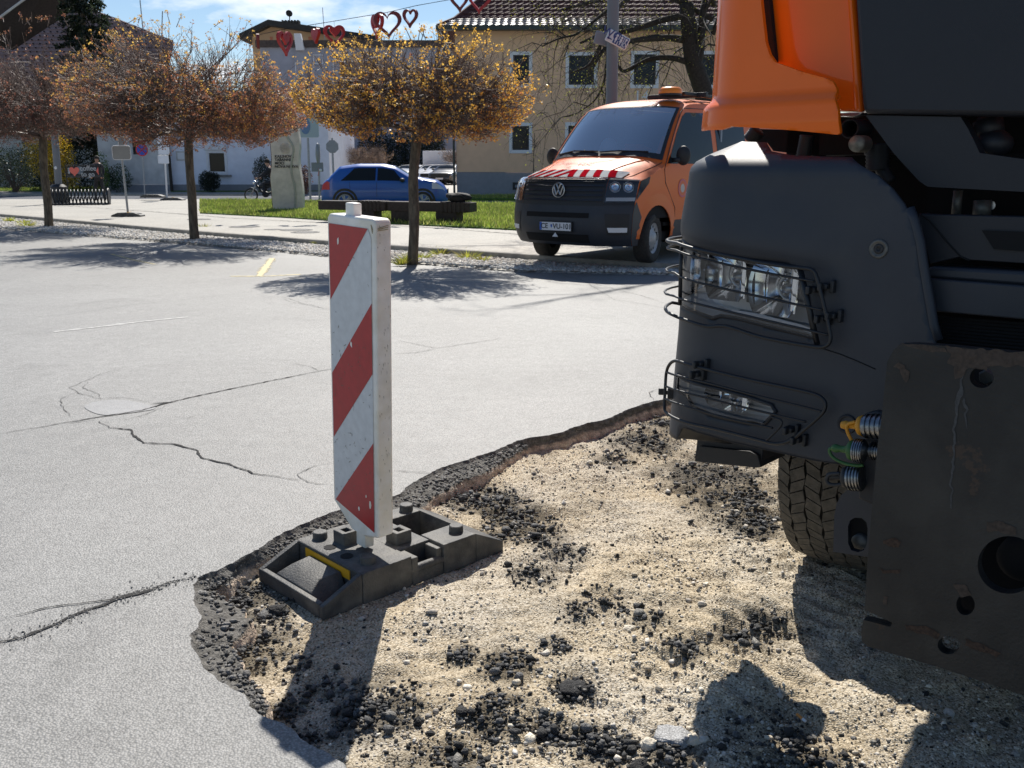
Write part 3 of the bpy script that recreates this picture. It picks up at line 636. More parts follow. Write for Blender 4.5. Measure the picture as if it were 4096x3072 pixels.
# right side: kerb stripe beyond the lawn and lawn under the tan house
slab('street', [(-60, 41.6), (-13.0, 41.1), (-4.0, 30.2), (9.5, 26.2), (9.5, 41.5), (-3.0, 42.2), (-12, 49.9), (-60, 50.4)], -.02, .004, m_street)
slab('far_kerb', [(-4.2, 34.2), (9.5, 33.0), (9.5, 34.0), (-4.2, 35.2)], 0, .12, m_pave)
slab('house_lawn', [(-2.2, 42.3), (14, 42), (14, 50), (-2.2, 50)], 0, .10, m_lawn)
slab('far_pavement', [(-70, 50.5), (-12.0, 50.0), (-12.0, 54.5), (-70, 56.5)], 0, .10, m_pave)
slab('far_lawn', [(-75, 56.5), (-10.0, 54.5), (-10.0, 75), (-75, 75)], 0, .16, m_lawn)
_cp = MB(); _cp.add([(-30, 58, .01), (-3, 50.5, .01), (60, 50.5, .01), (60, 62, .34), (-30, 62, .34), (-80, 220, .36), (80, 220, .36)], [(0, 1, 2, 3, 4), (4, 3, 6, 5)]); tag(_cp.build('car_park', m_pave, recalc=False), kind='structure')
def blades(n, poly, h, z, seed=0, z2=None):
    P = np.array(poly); x0, y0 = P.min(0); x1, y1 = P.max(0); r = np.random.default_rng(seed)
    x = x0 + r.random(n * 3) * (x1 - x0); y = y0 + r.random(n * 3) * (y1 - y0); c = np.zeros(len(x), bool); j = len(P) - 1
    for i in range(len(P)):
        c ^= ((P[i][1] > y) != (P[j][1] > y)) & (x < (P[j][0] - P[i][0]) * (y - P[i][1]) / (P[j][1] - P[i][1] + 1e-12) + P[i][0]); j = i
    x, y = x[c][:n], y[c][:n]; m = len(x); hh = h * r.uniform(.45, 1.3, m) * (1 + .5 * vnoise(x, y, 1.3, 5)); a = r.random(m) * pi; w = .012 * r.uniform(.8, 1.8, m)
    lx = r.normal(0, .35, m) * hh; ly = r.normal(0, .35, m) * hh
    V = np.stack([np.stack([x - np.cos(a) * w, y - np.sin(a) * w, np.full(m, z)], 1), np.stack([x + np.cos(a) * w, y + np.sin(a) * w, np.full(m, z)], 1), np.stack([x + lx, y + ly, z + hh], 1)], 1).reshape(-1, 3)
    col = np.array([(.27, .37, .05), (.38, .46, .08), (.20, .28, .05), (.46, .48, .14), (.22, .24, .07)])[r.integers(0, 5, m)] * r.uniform(.6, 1.15, (m, 1)) * (1 + .35 * vnoise(x, y, .9, 15))[:, None]
    return V, np.arange(m * 3).reshape(-1, 3), np.repeat(col, 3, 0)
V, Fa, c = blades(90000, LAWN, .10, LZ, 1); tag(np_mesh('grass', V, Fa, m_grass, c), 'bright green spring grass behind the bench and around the stone', 'grass', kind='stuff')
V, Fa, c = blades(30000, [(-42, 56), (-11, 55), (-11, 60), (-42, 61)], .14, .16, 2); tag(np_mesh('verge_grass', V, Fa, m_grass, c), 'green verge in front of the white house and hedges', 'grass', kind='stuff')
V, Fa, c = blades(8000, [(-2.0, 42.6), (6, 42.6), (6, 46), (-2.0, 46)], .12, .1, 3); tag(np_mesh('house_grass', V, Fa, m_grass, c), 'grass strip at the foot of the tan house', 'grass', kind='stuff')
# weeds in the stone strip
Vs, Fs, Cs = [], [], []; b0 = 0
for i, (x, y, r) in enumerate([(925, 545, .14), (640, 522, .10), (408, 498, .10), (438, 498, .12), (50, 483, .12), (60, 490, .18), (20, 480, .1), (1010, 560, .14), (1040, 565, .10), (950, 552, .12), (600, 520, .1), (880, 568, .12), (905, 560, .18), (690, 530, .08), (1000, 548, .08), (865, 572, .1)]):
    p = gd(x, y, .02); V, Fa, c = blades(90, [(p[0] - r, p[1] - r), (p[0] + r, p[1] - r), (p[0] + r, p[1] + r), (p[0] - r, p[1] + r)], r * .9, .02, i + 40); V[2::3, 0] += (V[0::3, 0] - p[0]) * .9
    V[0::3, :2] = V[0::3, :2] * .5 + p[:2] * .5; V[1::3, :2] = V[1::3, :2] * .5 + p[:2] * .5 + .012
    Vs.append(V); Fs.append(Fa + b0); Cs.append(c * np.array([1.3, 1.1, 1])); b0 += len(V)
tag(np_mesh('weeds', np.concatenate(Vs), np.concatenate(Fs), m_grass, np.concatenate(Cs)), 'small yellow-green weeds growing between the pale stones', 'weeds', kind='stuff')
# ---------------------------------------------------------------- beacon and rubber base
BE = np.array([.72, .69, 0]); BE /= np.linalg.norm(BE); BS = np.array([-BE[1], BE[0], 0]); B0 = np.array([-.637, 2.855, -.084])
brz = atan2(BE[1], BE[0])
base = thing('beacon_base', 'grey rubber foot plate with yellow strip, holding the striped beacon', 'base plate', tuple(B0), brz)
LB, WB, HB = .835, .432, .118
mb = MB()
# left module
mb.prism([(.165, 0), (.165, HB - .004), (.18, HB), (.38, HB), (.38, 0)], lambda a, b, h: (a, h, b), WB)
for y0_, t_ in ((0, .022), (WB - .022, .022)):
    mb.prism([(0.0, 0), (0.0, .048), (.02, .056), (.163, HB), (.163, 0)], lambda a, b, h, y0_=y0_: (a, y0_ + h, b), t_)
mb.bb(0, .022, .0225, WB - .0225, 0, .052); mb.bb(.0225, .163, .0225, WB - .0225, 0, .012)
hp_ = [(.024, .085, .010), (.024, .375, .010), (.160, .375, .010), (.160, .085, .010), (.074, .135, .083), (.074, .315, .083), (.158, .325, .088), (.158, .125, .088), (.026, .115, .052), (.026, .345, .052)]
mb.add(hp_, [(3, 2, 1, 0), (0, 1, 9, 8), (8, 9, 5, 4), (1, 2, 6, 5, 9), (2, 3, 7, 6), (3, 0, 8, 4, 7), (4, 5, 6, 7)])
# middle with the near side notch and its handle bar
mb.bb(.3805, .5295, .085, WB, 0, HB - .003)
mb.tube([(.375, .016, .058), (.46, .014, .060), (.545, .016, .058)], .016, 10)
mb.bb(.3805, .5295, .003, .012, 0, .050)
mb.bb(.3805, .410, .001, .084, .0, .108)
mb.bb(.505, .5295, .012, .084, .0, .106)
# right module: frame round the deep square opening, then the sloping end
mb.bb(.53, .69, 0, .140, 0, HB); mb.bb(.53, .69, .345, WB, 0, HB)
mb.prism([(.6905, 0), (.6905, HB - .0005), (LB - .006, .05), (LB, .044), (LB, 0)], lambda a, b, h: (a, h, b), WB)
mb.bb(.5305, .6895, .1405, .3445, 0, .008)
mb.build('rubber_body', m_rubber, base, bevel=.006, segs=3)
# details
mb = MB(); mb.bb(.161, .1645, .075, .365, .070, .105); mb.build('reflective_strip', m_tape, base)
for (x, y) in ((.235, .065), (.235, .378), (.650, .070), (.650, .385)):
    k = MB(); k.lathe([(.0, .028), (.024, .028), (.027, .025), (.028, 0)], (x, y, HB - .001), n=28).build('rubber_stud', m_rubber, base, smooth=30)
m_hole = m_void
for (x, y) in ((.212, .275), (.212, .165)):
    k = MB(); k.lathe([(.024, .0012), (.024, -.03), (.0, -.03)], (x, y, HB), n=24); k.lathe([(0, .0012), (.022, .0012)], (x, y, HB), n=24); k.build('round_hole', m_hole, base)
sx = .245
def socket(xc, yc):
    o = .035; i = .014; h = .046; k = MB()
    R_ = [(xc - o, yc - o), (xc + o, yc - o), (xc + o, yc + o), (xc - o, yc + o)]; I_ = [(xc - i, yc - i * 1.3), (xc + i, yc - i * 1.3), (xc + i, yc + i * 1.3), (xc - i, yc + i * 1.3)]
    vs = [(x, y, HB - .001) for x, y in R_] + [(x, y, HB + h) for x, y in R_] + [(x, y, HB + h) for x, y in I_] + [(x, y, HB) for x, y in I_]
    k.add(vs, [(j, (j + 1) % 4, 4 + (j + 1) % 4, 4 + j) for j in range(4)] + [(4 + j, 4 + (j + 1) % 4, 8 + (j + 1) % 4, 8 + j) for j in range(4)] + [(8 + j, 8 + (j + 1) % 4, 12 + (j + 1) % 4, 12 + j) for j in range(4)] + [(12, 13, 14, 15)])
    k.build('socket', m_rubber, base, bevel=.003)
socket(.29, .283); socket(.435, .150)
# grit in the lettering of the studs
# beacon
cen = B0 + BE * .305 + BS * .183; cen[2] = B0[2] + HB - .004
tr = at(1512, 880, 3.10); brz2 = at(1512, 2135, 3.10)
bea = thing('warning_beacon', 'scuffed white beacon board with red diagonal stripes on the rubber base', 'traffic beacon', tuple(cen), brz + pi)
# local frame: x = -e (towards viewer-left, the striped face normal), y = -s (towards image right)
HWd, TH = .142, .034
zb = float(brz2[2] - cen[2]) - .0; zt = float(tr[2] - cen[2]) + .012
TILT = R(2.2)
def bt(x, y, z):
    return (x, y * cos(TILT) + z * sin(TILT) - .012, z * cos(TILT) - y * sin(TILT))
ol = [(HWd, zb + .003), (HWd, zt - .014), (HWd - .014, zt), (-HWd + .014, zt), (-HWd, zt - .014), (-HWd, zb + .03), (-HWd * .30, zb - .028), (HWd * .15, zb - .028)]
ol = [(HWd, zb - .004), (HWd, zt - .012), (HWd - .012, zt), (-HWd + .016, zt), (-HWd, zt - .016), (-HWd, zb + .062), (-HWd * .18, zb - .022), (HWd * .55, zb - .022)]
mb = MB(); mb.prism(ol, lambda a, b, h: bt(h, a, b), 2 * TH); mb.v = [(x - TH, y, z) for x, y, z in mb.v]
mb.build('housing', m_white, bea, bevel=.009, segs=4)
m_ = MB(); m_.box(bt(0, -HWd * .12 - .01, zt + .018), (.036, .048, .046), Matrix.Rotation(-TILT, 3, 'X')); m_.build('top_tab', m_white, bea, bevel=.005)
m_ = MB(); m_.box(bt(0, .012, zb - .045), (.04, .055, .075), Matrix.Rotation(-TILT, 3, 'X')); m_.build('foot_peg', m_white, bea, bevel=.003)
# film with stripes: face outline in (y,z), x just proud
fy0, fy1 = -HWd + .016, HWd - .020; fzt = zt - .034; fzl, fzr = zb + .066, zb + .012
film = [(fy0, fzl), (fy1, fzr), (fy1, fzt - .028), (fy1 - .018, fzt), (fy0, fzt)]
patch(film, lambda a, b: bt(TH + .0015, a, b), .05).build('white_film', m_film_w, bea, recalc=False)
def clip(poly, y0, y1, f):
    # keep part of polygon where f(p)>=0
    out = []; n = len(poly)
    for i in range(n):
        a, b = poly[i], poly[(i + 1) % n]; fa, fb = f(a), f(b)
        if fa >= 0: out.append(a)
        if (fa >= 0) != (fb >= 0):
            t = fa / (fa - fb); out.append((a[0] + (b[0] - a[0]) * t, a[1] + (b[1] - a[1]) * t))
    return out
hF = fzt - fzl; sl = .285 / (fy1 - fy0)    # stripe slope: rises to the image right
# image measurements along the left film edge (fractions from top): red 0-.265, white to .527, red to .765, white to 1
def zl(fr): return fzt - hF * fr
st = [(-.6, .262), (.523, .762), (1.005, 1.6)]
slope = hF * .262 / ((fy1 - fy0) * .93)
for a, b in st:
    f1 = lambda p, b=b: p[1] - (zl(b) + slope * (p[0] - fy0)); f2 = lambda p, a=a: (zl(a) + slope * (p[0] - fy0)) - p[1]
    q = clip(clip(film, 0, 0, f1), 0, 0, f2)
    if len(q) > 2: patch(q, lambda a_, b_: bt(TH + .0024, a_, b_), .05).build('red_stripe', m_film_r, bea, recalc=False)
mb = MB(); rs = np.random.default_rng(5)
for i in range(95):
    y = rs.uniform(fy0 + .005, fy1 - .005); fr = rs.choice([rs.uniform(.35, .6), rs.uniform(.72, .98), rs.uniform(0, 1)]); z = zl(fr)
    if z < fzr + .03: continue
    a = rs.uniform(0, pi); l = rs.uniform(.002, .011); w = rs.uniform(.0004, .0013); dx, dz = cos(a) * l, sin(a) * l
    mb.add([bt(TH + .003, y - dx - dz * w / l, z - dz + dx * w / l), bt(TH + .003, y + dx, z + dz), bt(TH + .003, y + dz * 2 * w / l, z - dx * 2 * w / l)], [(0, 1, 2)])
for i in range(60):
    z = rs.uniform(zb, zt - .03); xx = rs.uniform(-TH + .008, TH - .008); l = rs.uniform(.002, .02); w = rs.uniform(.0005, .0014)
    mb.add([bt(xx, HWd + .0008, z), bt(xx + w, HWd + .0008, z + l), bt(xx - w, HWd + .0008, z + l * .7)], [(0, 1, 2)])
mb.build('scratches', m_scuff, bea, recalc=False)
mb = MB()
for (y, fr, s) in ((-.07, .055, .010), (-.0, .40, .009), (-.05, .42, .006), (.03, .99, .007), (.055, 1.05, .006), (.10, .955, .012), (.075, .93, .005)):
    z = zl(fr); pts = [(y + s * cos(k * 1.05) * rs.uniform(.4, .9), z + 1.5 * s * sin(k * 1.05) * rs.uniform(.5, 1)) for k in range(6)]
    mb.prism(pts, lambda a, b, h: bt(TH + .0028 + h, a, b), .0006)
mb.build('paint_chips', m_white, bea)
# dried tape around the neck
mb = MB()
pts = [bt(TH * cos(t_) * 1.10 if abs(cos(t_)) > .3 else TH * 1.1 * cos(t_), 0, 0) for t_ in (0, 1)]
for dz in (0, .006, .013): mb.tube([bt(-TH * .9, HWd - .01, zt - .02 - dz), bt(-TH * .5, HWd + .002, zt - .022 - dz), bt(TH * .6, HWd + .002, zt - .03 - dz * .6), bt(TH + .002, HWd - .012, zt - .034 - dz), bt(TH + .001, HWd - .02, zt - .02)], .0011, 5)
mb.build('dried_tape', M('dried_tape', (.35, .26, .12), .7), bea)
# torn leaf of plastic lying on the base
# ---------------------------------------------------------------- trees
class TB:
    """fast batch of thin three-sided twigs plus leaf quads"""
    def __init__(s): s.V = []; s.F = []; s.n = 0
    def path(s, P, r, k=3):
        P = [Vector(p) for p in P]; m = len(P); t = (P[-1] - P[0]); t = t.normalized() if t.length > 1e-6 else Vector((0, 0, 1)); a = t.orthogonal().normalized(); b = t.cross(a)
        for i in range(m):
            for j in range(k):
                w = 2 * pi * j / k; q = P[i] + (a * cos(w) + b * sin(w)) * r[i]; s.V.append((q.x, q.y, q.z))
        for i in range(m - 1):
            for j in range(k):
                A = s.n + i * k + j; B = s.n + i * k + (j + 1) % k; s.F.append((A, B, B + k, A + k))
        s.n += m * k
def quads(P, size, cols, r, aspect=1.0):
    n = len(P); a = r.normal(size=(n, 3)); a /= np.linalg.norm(a, axis=1)[:, None]; b = np.cross(a, r.normal(size=(n, 3))); b /= np.linalg.norm(b, axis=1)[:, None]
    s_ = size[:, None]; V = np.stack([P - a * s_, P + b * s_ * .8 * aspect, P + a * s_, P - b * s_ * .8 * aspect], 1).reshape(-1, 3)
    return V, np.arange(n * 4).reshape(-1, 4), np.repeat(cols, 4, 0)
def bez(a, b, c, n):
    return [(a * (1 - t) ** 2 + b * 2 * t * (1 - t) + c * t * t) for t in [i / n for i in range(n + 1)]]
PAL = dict(yellow=[(.78, .43, .07), (.90, .55, .10), (.68, .33, .06), (.54, .22, .07), (.84, .50, .10), (.38, .16, .08)],
           mixed=[(.60, .30, .09), (.48, .20, .10), (.70, .42, .10), (.45, .18, .09), (.36, .16, .10), (.64, .34, .09), (.74, .48, .11), (.40, .18, .10)],
           red=[(.34, .14, .09), (.38, .16, .09), (.26, .11, .08), (.46, .24, .10), (.22, .12, .09), (.36, .15, .09)],
         brown=[(.30, .20, .13), (.24, .16, .12), (.36, .22, .12)])
def ball_tree(name, base, trunk_top, C, rx, rz, pal, label, seed, tr=.083, lean=0, dens_=1.0, leafs=1.0, top_shoots=14, group='round-crowned maples in the stone strip'):
    r = np.random.default_rng(seed); random.seed(seed)
    b = Vector(base); t = thing(name, label, 'tree', base, 0, group); C = Vector(C)
    hub = Vector((C.x * .35 + (b.x + lean) * .65, b.y, trunk_top)); mb = MB(); P = []
    for i in range(9):
        q = i / 8; P.append(b.lerp(hub, q) + Vector((mn.noise(Vector((seed, q * 2.3, 0))) * .035, mn.noise(Vector((seed, q * 2.3, 7))) * .03, -.05 if i == 0 else 0)))
    mb.tube(P, [tr * (1.12 if i == 0 else 1 - .012 * i) * (1 + .05 * mn.noise(Vector((i * 1.1, seed, 0)))) for i in range(9)], 14)
    V = []
    for v in mb.v: d = Vector(v); V.append(tuple(d + Vector((mn.noise(d * 9), mn.noise(d * 9 + Vector((9, 0, 0))), 0)) * .008))
    mb.v = V; mb.build('trunk', m_bark, t, world=True, smooth='all')
    T = TB(); ends = []
    def inside(p, k=1.0):
        d = p - C; q = (d.x / rx) ** 2 + (d.y / rx) ** 2 + (d.z / (rz * (1.0 if d.z > 0 else .92))) ** 2
        return q <= k
    def clampP(p):
        d = p - C; q = sqrt((d.x / rx) ** 2 + (d.y / rx) ** 2 + (d.z / rz) ** 2)
        f = 1 + .10 * mn.noise(d * 1.3 + Vector((seed, 0, 0)))
        return C + d * (f / q) if q > f else p
    nl = 21
    for i in range(nl):
        az = 2 * pi * (i + r.uniform(-.3, .3)) / nl; el = r.uniform(-.12, .9) if i % 3 else r.uniform(.5, 1.4)
        dv = Vector((cos(az) * cos(el), sin(az) * cos(el), sin(el) * .9)); e = hub + Vector((dv.x * rx, dv.y * rx, dv.z * rz * 1.5)) * .62; e = clampP(e)
        mid = hub.lerp(e, .5) + Vector((0, 0, .12 * r.uniform(-.3, 1.4))); L1 = bez(hub - Vector((0, 0, r.uniform(0, .12))), mid, e, 6); T.path(L1, [tr * .42 * (1 - .12 * k) for k in range(7)], 5)
        for j in range(int(12 * dens_)):
            q = r.uniform(.22, 1.0); s0 = L1[min(5, int(q * 6))].lerp(L1[min(6, int(q * 6) + 1)], (q * 6) % 1); az2 = az + r.normal(0, .75); el2 = r.uniform(-.35, .95)
            d2 = Vector((cos(az2) * cos(el2), sin(az2) * cos(el2), sin(el2) * .8)); ln = rx * r.uniform(.28, .60); e2 = clampP(s0 + d2 * ln); L2 = bez(s0, s0.lerp(e2, .5) + Vector((0, 0, -.04 * ln)) + Vector(r.normal(0, .05, 3)), e2, 4); T.path(L2, [.014, .011, .009, .007, .005], 3)
            for k in range(int(14 * dens_)):
                q = r.uniform(.15, 1.0); s1 = L2[min(3, int(q * 4))].lerp(L2[min(4, int(q * 4) + 1)], (q * 4) % 1); out = (s1 - hub); out = out.normalized() if out.length > .05 else Vector((0, 0, 1))
                d3 = (out * .9 + Vector(r.normal(0, .55, 3)) + Vector((0, 0, .22))).normalized(); e3 = clampP(s1 + d3 * r.uniform(.18, .46) * rx * .5); T.path([s1, s1.lerp(e3, .55) + Vector(r.normal(0, .02, 3)), e3], [.0055, .004, .0025], 3)
                ends.append(e3)
                for w in range(2):
                    e4 = clampP(e3.lerp(s1, r.uniform(.1, .7)) + Vector(r.normal(0, .10, 3)) + out * .10); T.path([s1.lerp(e3, r.uniform(.3, .9)), e4], [.0035, .002], 3); ends.append(e4)
    for k in range(top_shoots):
        a = r.uniform(0, 2 * pi); q = r.uniform(0, .7); p = C + Vector((cos(a) * q * rx, sin(a) * q * rx, rz * sqrt(max(.05, 1 - q * q)) * .8)); e = p + Vector((r.normal(0, .05), r.normal(0, .05), r.uniform(.05, .16))); T.path([p - (e - p) * .5, p.lerp(e, .5) + Vector(r.normal(0, .015, 3)), e], [.008, .006, .004], 3)
        ends += [e, e, p.lerp(e, .8), p.lerp(e, .6)]
    o = np_mesh('branches', np.array(T.V) - np.array(base), np.array(T.F), m_twig, None, False, t)
    E_ = np.array([tuple(e) for e in ends]); dd = (E_ - np.array(C)) / np.array([rx, rx, rz]); rad = np.linalg.norm(dd, axis=1)
    keep = r.random(len(E_)) < np.clip((rad - .56) * 2.7, .04, 1) * .95 * leafs
    E_ = E_[keep]; rad = rad[keep]; dd = dd[keep]
    # small opening leaf tufts of three to five leaflets each
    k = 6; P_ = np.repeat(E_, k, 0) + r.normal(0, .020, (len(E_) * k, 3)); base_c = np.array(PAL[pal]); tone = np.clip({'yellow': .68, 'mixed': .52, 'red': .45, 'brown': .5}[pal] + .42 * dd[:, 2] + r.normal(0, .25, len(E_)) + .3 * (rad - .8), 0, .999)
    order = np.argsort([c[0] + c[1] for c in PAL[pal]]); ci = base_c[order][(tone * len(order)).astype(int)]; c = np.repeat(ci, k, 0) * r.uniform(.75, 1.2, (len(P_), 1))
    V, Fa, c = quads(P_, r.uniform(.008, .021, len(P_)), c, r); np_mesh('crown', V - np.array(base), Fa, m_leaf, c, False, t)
    return t
T3 = gp(1648, 1058); T2 = gp(779, 966); T1 = gp(195, 912); T0 = np.array([-16.6, 27.2, 0])
def ctr_(px, py, Y): return tuple(at(px * D, py * D, Y))
ball_tree('maple_tree', T3, 1.98, ctr_(917, 188, T3[1]), 1.78, .86, 'yellow', 'ball-shaped maple with yellow spring leaves, its trunk in front of the blue car', 11, .080, lean=.05, dens_=1.12, leafs=.62)
ball_tree('maple_tree', T2, 2.05, ctr_(403, 180, T2[1]), 2.55, 1.34, 'mixed', 'wide ball-shaped maple with orange-brown leaves in front of the white house window', 12, .088, dens_=1.28, top_shoots=8, leafs=1.0)
ball_tree('maple_tree', T1, 2.2, ctr_(95, 172, T1[1]), 2.75, 1.62, 'red', 'dark reddish maple at the left, its trunk beside the yellow shrub', 13, .10, dens_=1.25, leafs=.55)
ball_tree('maple_tree', T0, 2.2, (-16.9, 27.2, 2.95), 2.3, 1.2, 'yellow', 'maple at the far left of the row, only its orange leaf edge in view', 14, .10, dens_=.8)
# small clipped trees of the car park, seen under the crowns
fb = at(1459, 690, 62); ball_tree('maple_tree', (fb[0], 62, 0), 1.7, tuple(at(1464, 604, 62)), 1.85, 1.0, 'brown', 'small pale brown ball tree in the car park behind the blue car', 15, .07, dens_=.7, group='ball trees in the car park', leafs=.8)
fb = at(1825, 640, 70); ball_tree('maple_tree', (fb[0], 70, 0), 1.8, tuple(at(1830, 610, 70)), 1.4, 1.0, 'brown', 'small bare brown tree beside the corner of the tan house', 16, .07, dens_=.5, group='ball trees in the car park', leafs=.3)

def free_tree(name, base, label, seed, paths, rad, depth, mat_b, leaf=None, droop=0.0, nsub=(7, 6, 5), ln=(1.6, .8, .4), spread=.8, group=None, leaf_n=1, lsz=.02):
    r = np.random.default_rng(seed); t = thing(name, label, 'tree', base, 0, group); mb = MB(); T = TB(); ends = []
    def grow(P, R0, lev):
        k = len(P); L_ = sum((P[i + 1] - P[i]).length for i in range(k - 1))
        if lev == 0: return
        for j in range(nsub[depth - lev]):
            q = r.uniform(.15, 1) * (k - 1); i = min(k - 2, int(q)); s0 = P[i].lerp(P[i + 1], q - i); d0 = (P[i + 1] - P[i]).normalized(); d = (d0 * .6 + Vector(r.normal(0, spread, 3))).normalized(); l = ln[depth - lev] * r.uniform(.5, 1.3)
            e = s0 + d * l; Q = bez(s0, s0 + d * l * .5 + Vector((0, 0, .12 * l)), e - Vector((0, 0, droop * l * r.uniform(.3, 1.3))), 4); Q = [q_ + Vector(r.normal(0, .03 * l, 3)) if 0 < ii < 4 else q_ for ii, q_ in enumerate(Q)]
            rr = R0 * .42 * (1 - .3 * r.random()); T.path(Q, [rr * (1 - .19 * m) + .0015 for m in range(5)], 4 if lev > 1 else 3); grow(Q, rr, lev - 1)
            if lev == 1: ends.append(Q[-1]); ends.append(Q[2])
    for (pts, R0, R1, lv) in paths:
        P = [Vector(p) for p in pts]; P2 = []
        for i in range(len(P) - 1):
            for m in range(4): P2.append(P[i].lerp(P[i + 1], m / 4))
        P2.append(P[-1])
        for _ in range(2): P2 = [P2[0]] + [(P2[i - 1] + P2[i] * 2 + P2[i + 1]) / 4 for i in range(1, len(P2) - 1)] + [P2[-1]]
        n_ = len(P2); mb.tube(P2, [R0 + (R1 - R0) * i / (n_ - 1) for i in range(n_)], 10)
        if lv: grow(P2, R1 * 1.3 if R1 > .02 else .035, depth)
    mb.build('trunk', m_bark if mat_b is None else mat_b, t, world=True, smooth='all')
    if T.V: np_mesh('branches', np.array(T.V) - np.array(base), np.array(T.F), m_twigdark, None, False, t)
    if leaf is not None and ends:
        E_ = np.array([tuple(e) for e in ends]); E_ = np.repeat(E_, leaf_n, 0) + r.normal(0, .05, (len(E_) * leaf_n, 3)); c = np.array(leaf)[r.integers(0, len(leaf), len(E_))] * r.uniform(.7, 1.2, (len(E_), 1))
        V, Fa, c = quads(E_, r.uniform(.5, 1.2, len(E_)) * lsz, c, r); np_mesh('crown', V - np.array(base), Fa, m_leaf, c, False, t)
    return t
def q3(x, y, Y): return tuple(at(1950 + x * .663, y * .663, Y))
YB = 21.0
bs = at(2842, 300, YB)
free_tree('bare_tree', (bs[0] + .2, YB, 0), 'big dark bare tree reaching its branches across the tan house', 21,
          [([(bs[0] + .25, YB, -.1), (bs[0] + .2, YB, 1.2), q3(1310, 560, YB), q3(1240, 380, YB), q3(1215, 200, YB), q3(1200, 20, YB)], .24, .15, 0),
           ([q3(1260, 400, YB), q3(1290, 200, YB), q3(1310, 0, YB)], .13, .06, 1),
           ([q3(1215, 245, YB), q3(1100, 225, YB), q3(950, 235, YB - .5), q3(840, 250, YB - .8), q3(700, 290, YB - 1), q3(640, 400, YB - 1)], .085, .03, 1),
           ([q3(1240, 385, YB), q3(1120, 345, YB), q3(980, 350, YB + .2), q3(820, 440, YB + .3), q3(790, 400, YB + .3)], .075, .03, 1),
           ([q3(1210, 90, YB), q3(1050, 120, YB), q3(850, 190, YB - .5), q3(700, 200, YB - 1), q3(560, 260, YB - 1.2)], .08, .025, 1),
           ([q3(1200, 20, YB), q3(1000, -60, YB), q3(820, -40, YB - .3), q3(600, 20, YB - .5), q3(440, 60, YB - .5)], .08, .02, 1),
           ([q3(900, -60, YB), q3(760, 60, YB - 1), q3(690, 260, YB - 1), q3(620, 400, YB - 1), q3(500, 440, YB - 1.2)], .055, .02, 1),
           ([q3(760, 30, YB), q3(640, 130, YB - .5), q3(540, 210, YB - .7), q3(430, 230, YB - 1), q3(330, 280, YB - 1)], .04, .012, 1),
           ([q3(730, 330, YB), q3(700, 520, YB), q3(640, 620, YB), q3(530, 690, YB)], .03, .010, 1)] + [([(bs[0], YB, 4.2 + .3 * i), (bs[0] + 1.6 * cos(i * 2.4) - 1.2, YB + 1.3 * sin(i * 2.4) - .3, 5.4 + .42 * i), (bs[0] + 3.4 * cos(i * 2.4) - 2.6, YB + 2.4 * sin(i * 2.4) - .8, 6.1 + .48 * i)], .055, .02, 1) for i in range(8)], .2, 3, M('dark_bark', (.030, .026, .022), .95, var=.4, vs=10, bump=.8, bs=30), leaf=[(.35, .36, .05), (.42, .40, .08)], droop=.35, nsub=(9, 5, 4), ln=(1.3, .62, .34), spread=.75, lsz=.016)
# slender bare sapling on the tan wall
sp = at(1950 + 275 * .663, 1040 * .663, 40)
free_tree('bare_sapling', (sp[0], 40, 0), 'thin leafless sapling in front of the tan house plinth', 22, [([(sp[0], 40, 0), q3(278, 950, 40), q3(285, 800, 40)], .03, .012, 1)], .1, 2, None, droop=0, nsub=(8, 4), ln=(.5, .25), spread=.6)

# conifer, shrubs, hedges
def leaf_blob(name, label, cat, base, ells, n, cols, size, seed=0, group=None, stems=0, flat=1.0, part='foliage'):
    r = np.random.default_rng(seed); t = thing(name, label, cat, base, 0, group); Ps = []; Nz = []
    vol = np.array([a[3] * a[4] * a[5] for a in ells]); vol = vol / vol.sum()
    for (x, y, z, rx, ry, rz), v in zip(ells, vol):
        k = int(n * v); d = r.normal(size=(k, 3)); d /= np.linalg.norm(d, axis=1)[:, None]; q = r.random(k) ** .35
        lump_ = 1 + .16 * vnoise(d[:, 0] * 2 + x + seed, d[:, 2] * 2 + d[:, 1] * 1.4 + z, 1.7, seed) + .08 * vnoise(d[:, 0] * 3 + x, d[:, 2] * 3 + d[:, 1], 4, seed + 3)
        Ps.append(np.array([x, y, z]) + d * (q * lump_)[:, None] * np.array([rx, ry, rz])); Nz.append(np.full(k, v))
    P = np.concatenate(Ps); P[:, 2] = np.maximum(P[:, 2], .02)
    c = np.array(cols)[r.integers(0, len(cols), len(P))] * (r.uniform(.7, 1.25, (len(P), 1))) * (1 + .35 * vnoise(P[:, 0], P[:, 2], 2.2, seed + 9))[:, None]
    V, Fa, c = quads(P, r.uniform(.6, 1.3, len(P)) * size, np.clip(c, 0, 1), r, .8); np_mesh(part, V, Fa, m_leaf, c, False, t)
    if stems:
        mb = MB()
        for i in range(stems):
            e = P[r.integers(0, len(P))]; mb.tube([(r.normal(0, .05), r.normal(0, .05), 0), tuple(e * .5 + r.normal(0, .03, 3)), tuple(e)], [.03, .02, .006], 5)
        mb.build('stems', m_twig, t)
    return t
GRN = [(.035, .075, .02), (.05, .10, .03), (.03, .055, .02)]; DKG = [(.012, .022, .012), (.018, .03, .014), (.025, .035, .016)]
p = at(205, 745, 52)
